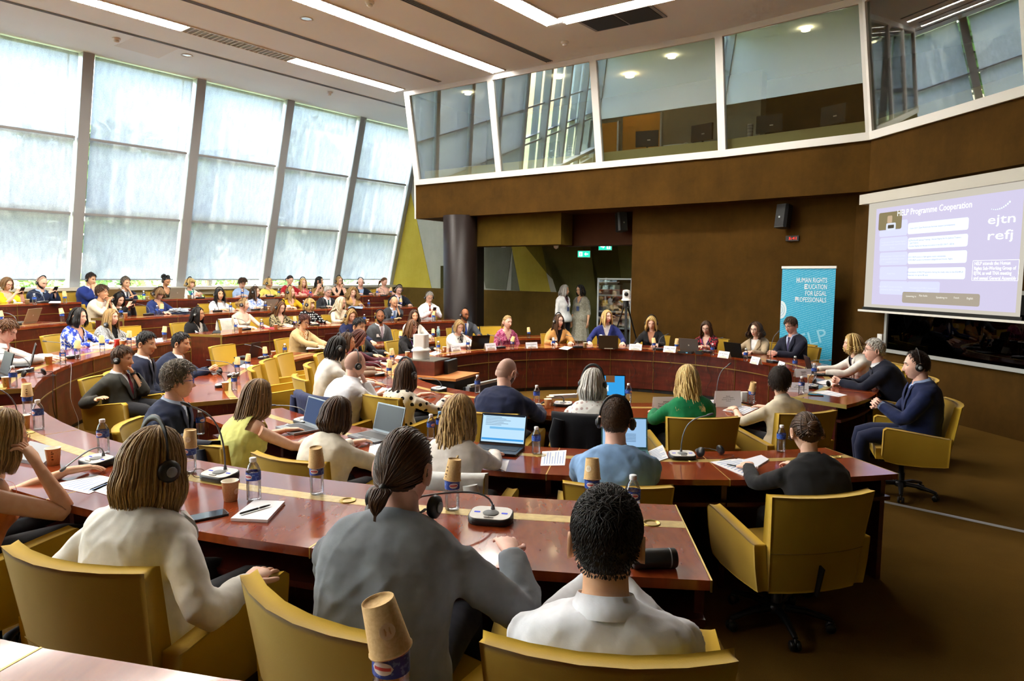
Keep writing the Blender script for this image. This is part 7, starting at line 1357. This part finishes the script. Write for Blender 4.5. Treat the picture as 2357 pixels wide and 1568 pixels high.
for i, (s, d, h, w, lab) in enumerate(((-8, 33, 9, 4.2, 'leafy tree outside, past the left edge of the windows'), (-1, 36, 11, 5, 'tall leafy tree outside behind the leftmost blind'), (7, 38, 9.5, 4.5, 'leafy tree outside behind the left mullion'), (14, 37, 9, 4.2, 'broad leafy tree outside behind the second blind'), (21, 40, 10, 4.6, 'leafy tree outside behind the third blind'), (29, 40, 12, 5, 'tall leafy tree outside behind the fourth blind'), (38, 42, 10, 5, 'leafy tree outside behind the rightmost blind'))):
    x, y = un(s, d); t = thing('tree', lab, 'tree', (x, y, .3)); MB().tube([(0, 0, 0), (.1, 0, h * .3), (0, .1, h * .7)], [.28, .22, .1], 8).obj('trunk', M_bark, t, True)
    cs = [(rng.uniform(-1, 1) * w * .55, rng.uniform(-1, 1) * w * .5, h * rng.uniform(.38, .85)) for _ in range(9)]; leaves(cs, [[w * rng.uniform(.35, .55)] for _ in cs], 3600, .34).obj('crown', M_leaf, t, kind='stuff')
for i in range(9):
    x, y = un(-2 + i * 2.6, 20.5); t = thing('hedge', ('leftmost', 'second', 'third', 'fourth', 'fifth', 'sixth', 'seventh', 'eighth', 'rightmost')[i] + ' clipped hedge block on the lawn below the blinds', 'hedge', (x, y, .3)); cs = [(rng.uniform(-1.1, 1.1), rng.uniform(-.5, .5), rng.uniform(.3, 1.3)) for _ in range(10)]; leaves(cs, [[.5]] * 10, 1500, .10).obj('foliage', M_hedge, t, kind='stuff'); MB().tube([(0, 0, 0), (0, 0, .9)], .06, 6).obj('stem', M_bark, t)
# ---- garments over chair backs, handbag, cables
def drape(short, mat, label, v0=.18, fr_=.55, wide=1.06, name='draped_jacket'):
    q = next(p for p in PEOPLE if p['short'] == short); c = q['chair']; us = np.linspace(-1, 1, 25); rows = []
    def bp(u, v, o): w = .245 + .045 * v; return np.array([u * w * wide, -.25 - .13 * v + .055 * u * u * (.6 + .6 * v) - ((.085 - .03 * v) + .016 if o else -.016), .34 + .53 * v])
    for v in np.linspace(v0, 1.0, 9): rows.append([bp(u, v, 1) + np.array([0, -.012 * (1 - v) * (1 + math.sin(u * 11)), -.03 * (1 - v) * math.sin(u * 5)]) for u in us])
    rows.append([bp(u, 1.0, 1) + np.array([0, .03, .022]) for u in us]); rows.append([bp(u, 1.0, 0) + np.array([0, .0, .014]) for u in us])
    for v in np.linspace(.95, fr_, 4): rows.append([bp(u, v, 0) for u in us])
    g = np.array(rows); me = MB(); th = g.copy(); th[:9, :, 1] += .008; th[9:, :, 2] -= .006; me.grid(g, len(rows), 25); me.grid(th[:, ::-1], len(rows), 25); o = thing(name, label, 'jacket', tuple(c.location), c.rotation_euler[2]); me.obj('cloth', mat, o, True)
    sl = MB()
    for s in (-1, 1): sl.tube([bp(s * .82, .97, 1) + (0, -.02, 0), bp(s * .90, .7, 1) + (s * .02, -.035, 0), bp(s * .92, .35, 1) + (s * .02, -.03, 0)], [.05, .055, .045], 10, flat=.45); 
    for s in (-1, 1): MB().tube([bp(s * .80, .95, 1) + (0, -.012, 0), bp(s * .86, .7, 1) + (s * .02, -.030, 0), bp(s * .86, .30, 1) + (s * .01, -.035, 0)], [.045, .052, .042], 10, flat=.4, up=(0, 1, 0)).obj('sleeve', mat, o, True)
drape('balding man in white shirt', fabric('#1b2549'), 'navy jacket hung over the chair of the balding man in white shirt'); drape('woman with silver hair', fabric('#14161c'), 'black jacket hung over the chair of the woman with silver hair', .05); drape('woman in lime sleeveless top', fabric('#0f1424'), 'dark navy cardigan hung over the chair of the woman in lime', .0, wide=.62); drape('long-haired woman at laptop', fabric('#d9d9d6'), 'white jacket hung over the chair of the long-haired woman at laptop', .05); drape('woman in cream sleeveless top', fabric('#dcdad0'), 'white jacket hung over the chair of the woman in cream sleeveless top'); drape('blond woman cut by left edge', fabric('#33506e'), 'blue denim jacket hung over the chair at the left edge', .0, wide=1.1)
q = next(p for p in PEOPLE if p['short'] == 'woman in white jacket with bob'); c = q['chair']; o = thing('handbag', 'black leather handbag hanging from the armrest of the white jacket woman', 'handbag', tuple(c.location), c.rotation_euler[2]); lm = plain('#0d0d0f', .3)
for dy in (.02, .06): MB().tube([(.24, dy, .50), (.255, dy, .66), (.285, dy, .672), (.325, dy, .655), (.345, dy + .01, .52), (.36, dy + .02, .36)], .011, 6, flat=.35, up=(0, 1, 0)).obj('strap', lm, o, True)
bm = MB(); bm.prism(rr(.075, .16, .05), .08, .36); bm.V = [v + np.array([.40, .06, 0]) for v in bm.V]; bm.obj('bag_body', lm, o); MB().lathe([(.012, 0), (.0005, .003)], 10, M=np.array(Matrix.Rotation(R_(90), 3, 'Y')), c=(.476, .06, .30)).obj('clasp', M_brass, o)
def cable(pts, label, col='#141210', r=.0035):
    p = np.array(pts, float); p = np.vstack([2 * p[0] - p[1], p, 2 * p[-1] - p[-2]]); u = np.linspace(0, 1, 6)[:-1, None]; pts = [p[i + 1] for i in ()]
    pts = np.vstack([.5 * (2 * p[i + 1] + (p[i + 2] - p[i]) * u + (2 * p[i] - 5 * p[i + 1] + 4 * p[i + 2] - p[i + 3]) * u**2 + (-p[i] + 3 * p[i + 1] - 3 * p[i + 2] + p[i + 3]) * u**3) for i in range(len(p) - 3)] + [p[-2:-1]])
    MB().tube(pts, r, 5).obj('cable', plain(col, .5), None, True, label=label, cat='cable')
def front_cable(row, a, drop, label, col='#141210', sway=.06):
    r = RIN[row]; z = TOPZ[row]; cable([(*pol(r + .12, a), z + .004), (*pol(r + .02, a), z + .006), (*pol(r - .008, a + .1), z - .03), (*pol(r - .02, a + sway * 20), z - drop * .4), (*pol(r - .02, a - sway * 12), z - drop * .75), (*pol(r - .03, a + sway * 10), z - drop)], label, col)
for a, d, lab in ((62, .55, 'black cable hanging down the ring front below the laptop with round logo'), (56, .3, 'short black cable looped below the laptop with round logo'), (40, .5, 'thin grey cable hanging down the ring front below the curly-haired woman'), (110, .6, 'black cable hanging down the ring front below the magenta dress'), (70, .5, 'black cable hanging below the blond woman in black')): front_cable('A', a, d, lab)
front_cable('C', 196, .88, 'white cable hanging down the curved front behind the grey suit man', '#c9cbc8'); front_cable('C', 202, .85, 'black cable hanging down the curved front near the white cable')
t = thing('power_strip', 'white power strip behind the silver-haired woman desk', 'power strip', (*at(1296, 915, .74), .732), .3); MB().box((0, 0, .02), (.28, .06, .035)).obj('bar', M_white, t); MB().tube([(.14, 0, .02), (.2, .06, .08), (.3, .05, .06), (.4, .0, .01)], .006, 6).obj('cord', M_white, t, True)
t = thing('conference_switch', 'flat black electronic box before the laptop with round logo', 'device', (*at(1579, 814, .73), .732), R_(-32)); MB().box((0, 0, .018), (.22, .12, .036)).obj('case', M_black, t); MB().box((.03, -.061, .018), (.03, .002, .012)).obj('display', glow('#7fd0f0', 1.0), t)
t = thing('button_box', 'small black box with red, yellow and green buttons', 'device', (*at(1610, 816, .73), .732), R_(-38)); MB().box((0, 0, .03), (.10, .08, .06)).obj('case', M_black, t); [MB().lathe([(.010, .06), (.010, .066), (.0005, .068)], 10, c=(x, 0, 0)).obj('button', plain(c_, .4), t) for x, c_ in ((-.03, '#d02a20'), (0, '#d8c020'), (.03, '#2fb040'))]
t = thing('black_cylinder', 'black cylindrical case lying on the foreground desk', 'case', (*at(1505, 1308, .97), .97 + .034), R_(4)); MB().lathe([(.0005, -.075), (.030, -.075), (.033, -.070), (.033, .070), (.030, .075), (.0005, .075)], 20, M=np.array(Matrix.Rotation(R_(90), 3, 'Y'))).obj('shell', plain('#17181a', .5), t, True); MB().lathe([(.0335, .05), (.0335, .054)], 20, M=np.array(Matrix.Rotation(R_(90), 3, 'Y'))).obj('seam', M_grey, t, True)
t = thing('ballpoint_pen', 'black ballpoint pen on the white notepad', 'pen', (*at(588, 1175, .985), .985), R_(52)); MB().tube([(-.07, 0, .005), (-.065, 0, .005), (.04, 0, .005), (.062, 0, .005), (.07, 0, .005)], [.002, .0045, .0048, .0035, .001], 8).obj('barrel', M_black, t, True); MB().tube([(.01, 0, .005), (.018, 0, .005)], .0051, 8).obj('ring', M_chrome, t, True)
t = thing('ballpoint_pen', 'gold and black pen on the agenda by the woman in black', 'pen', (*at(1697, 1075, .735), .735), R_(-40)); MB().tube([(-.07, 0, .005), (-.06, 0, .005), (.05, 0, .005), (.07, 0, .005)], [.002, .0045, .0045, .001], 8).obj('barrel', M_black, t, True); MB().tube([(.01, 0, .005), (.02, 0, .005)], .005, 8).obj('ring', M_brass, t, True)
t = thing('sunglasses', 'folded brown sunglasses beside the white jacket woman', 'glasses', (*at(440, 1103, .97), .972), R_(30)); g_ = MB()
for s in (-1, 1): a = np.linspace(0, 2 * math.pi, 15); g_.tube(np.stack([s * .034 + .027 * np.cos(a), 0 * a, .022 + .021 * np.sin(a)], -1), .0018, 5, cap=False)
g_.obj('frame', plain('#5a3a1e', .3), t, True); MB().tube([(-.062, 0, .03), (-.05, .05, .01), (.03, .06, .006)], .002, 5).obj('temple', plain('#5a3a1e', .3), t, True)
t = thing('metal_flask', 'teal patterned metal flask behind the white jacket with curls', 'flask', (*at(1009, 782, .73), .73)); MB().lathe([(.0005, 0), (.036, 0), (.036, .17), (.03, .20), (.018, .22), (.018, .23), (.0005, .23)], 16).obj('body', pat('floral', '#5f8f96', '#b9cfd0', 50), t, True); MB().lathe([(.021, .225), (.021, .255), (.0005, .258)], 14).obj('lid', M_grey, t, True)
t = thing('folded_bag', 'crumpled grey plastic bag with navy cloth beside navy cardigan woman', 'bag', (*at(413, 723, 1.2), 1.2)); cb = MB(); sphere(cb, (0, 0, 0), 1, 0, 10); v_ = cb.V[0]; cb.V[0] = v_ * np.array([.19, .12, .055]) * (1 + .22 * rng.standard_normal((len(v_), 1))) + (0, 0, .05); cb.obj('plastic', plain('#9aa3ad', .3), t); MB().box((.02, -.05, .015), (.34, .18, .03)).obj('cloth', fabric('#16203c'), t)
t = thing('white_charger', 'white charger block standing near the blond woman in green', 'charger', (*at(1712, 925, .73), .73)); MB().prism(rr(.035, .02, .015), 0, .10).obj('case', M_white, t); MB().tube([(0, 0, .02), (.06, .02, .004), (.12, .0, .004)], .003, 5).obj('cord', M_white, t, True)
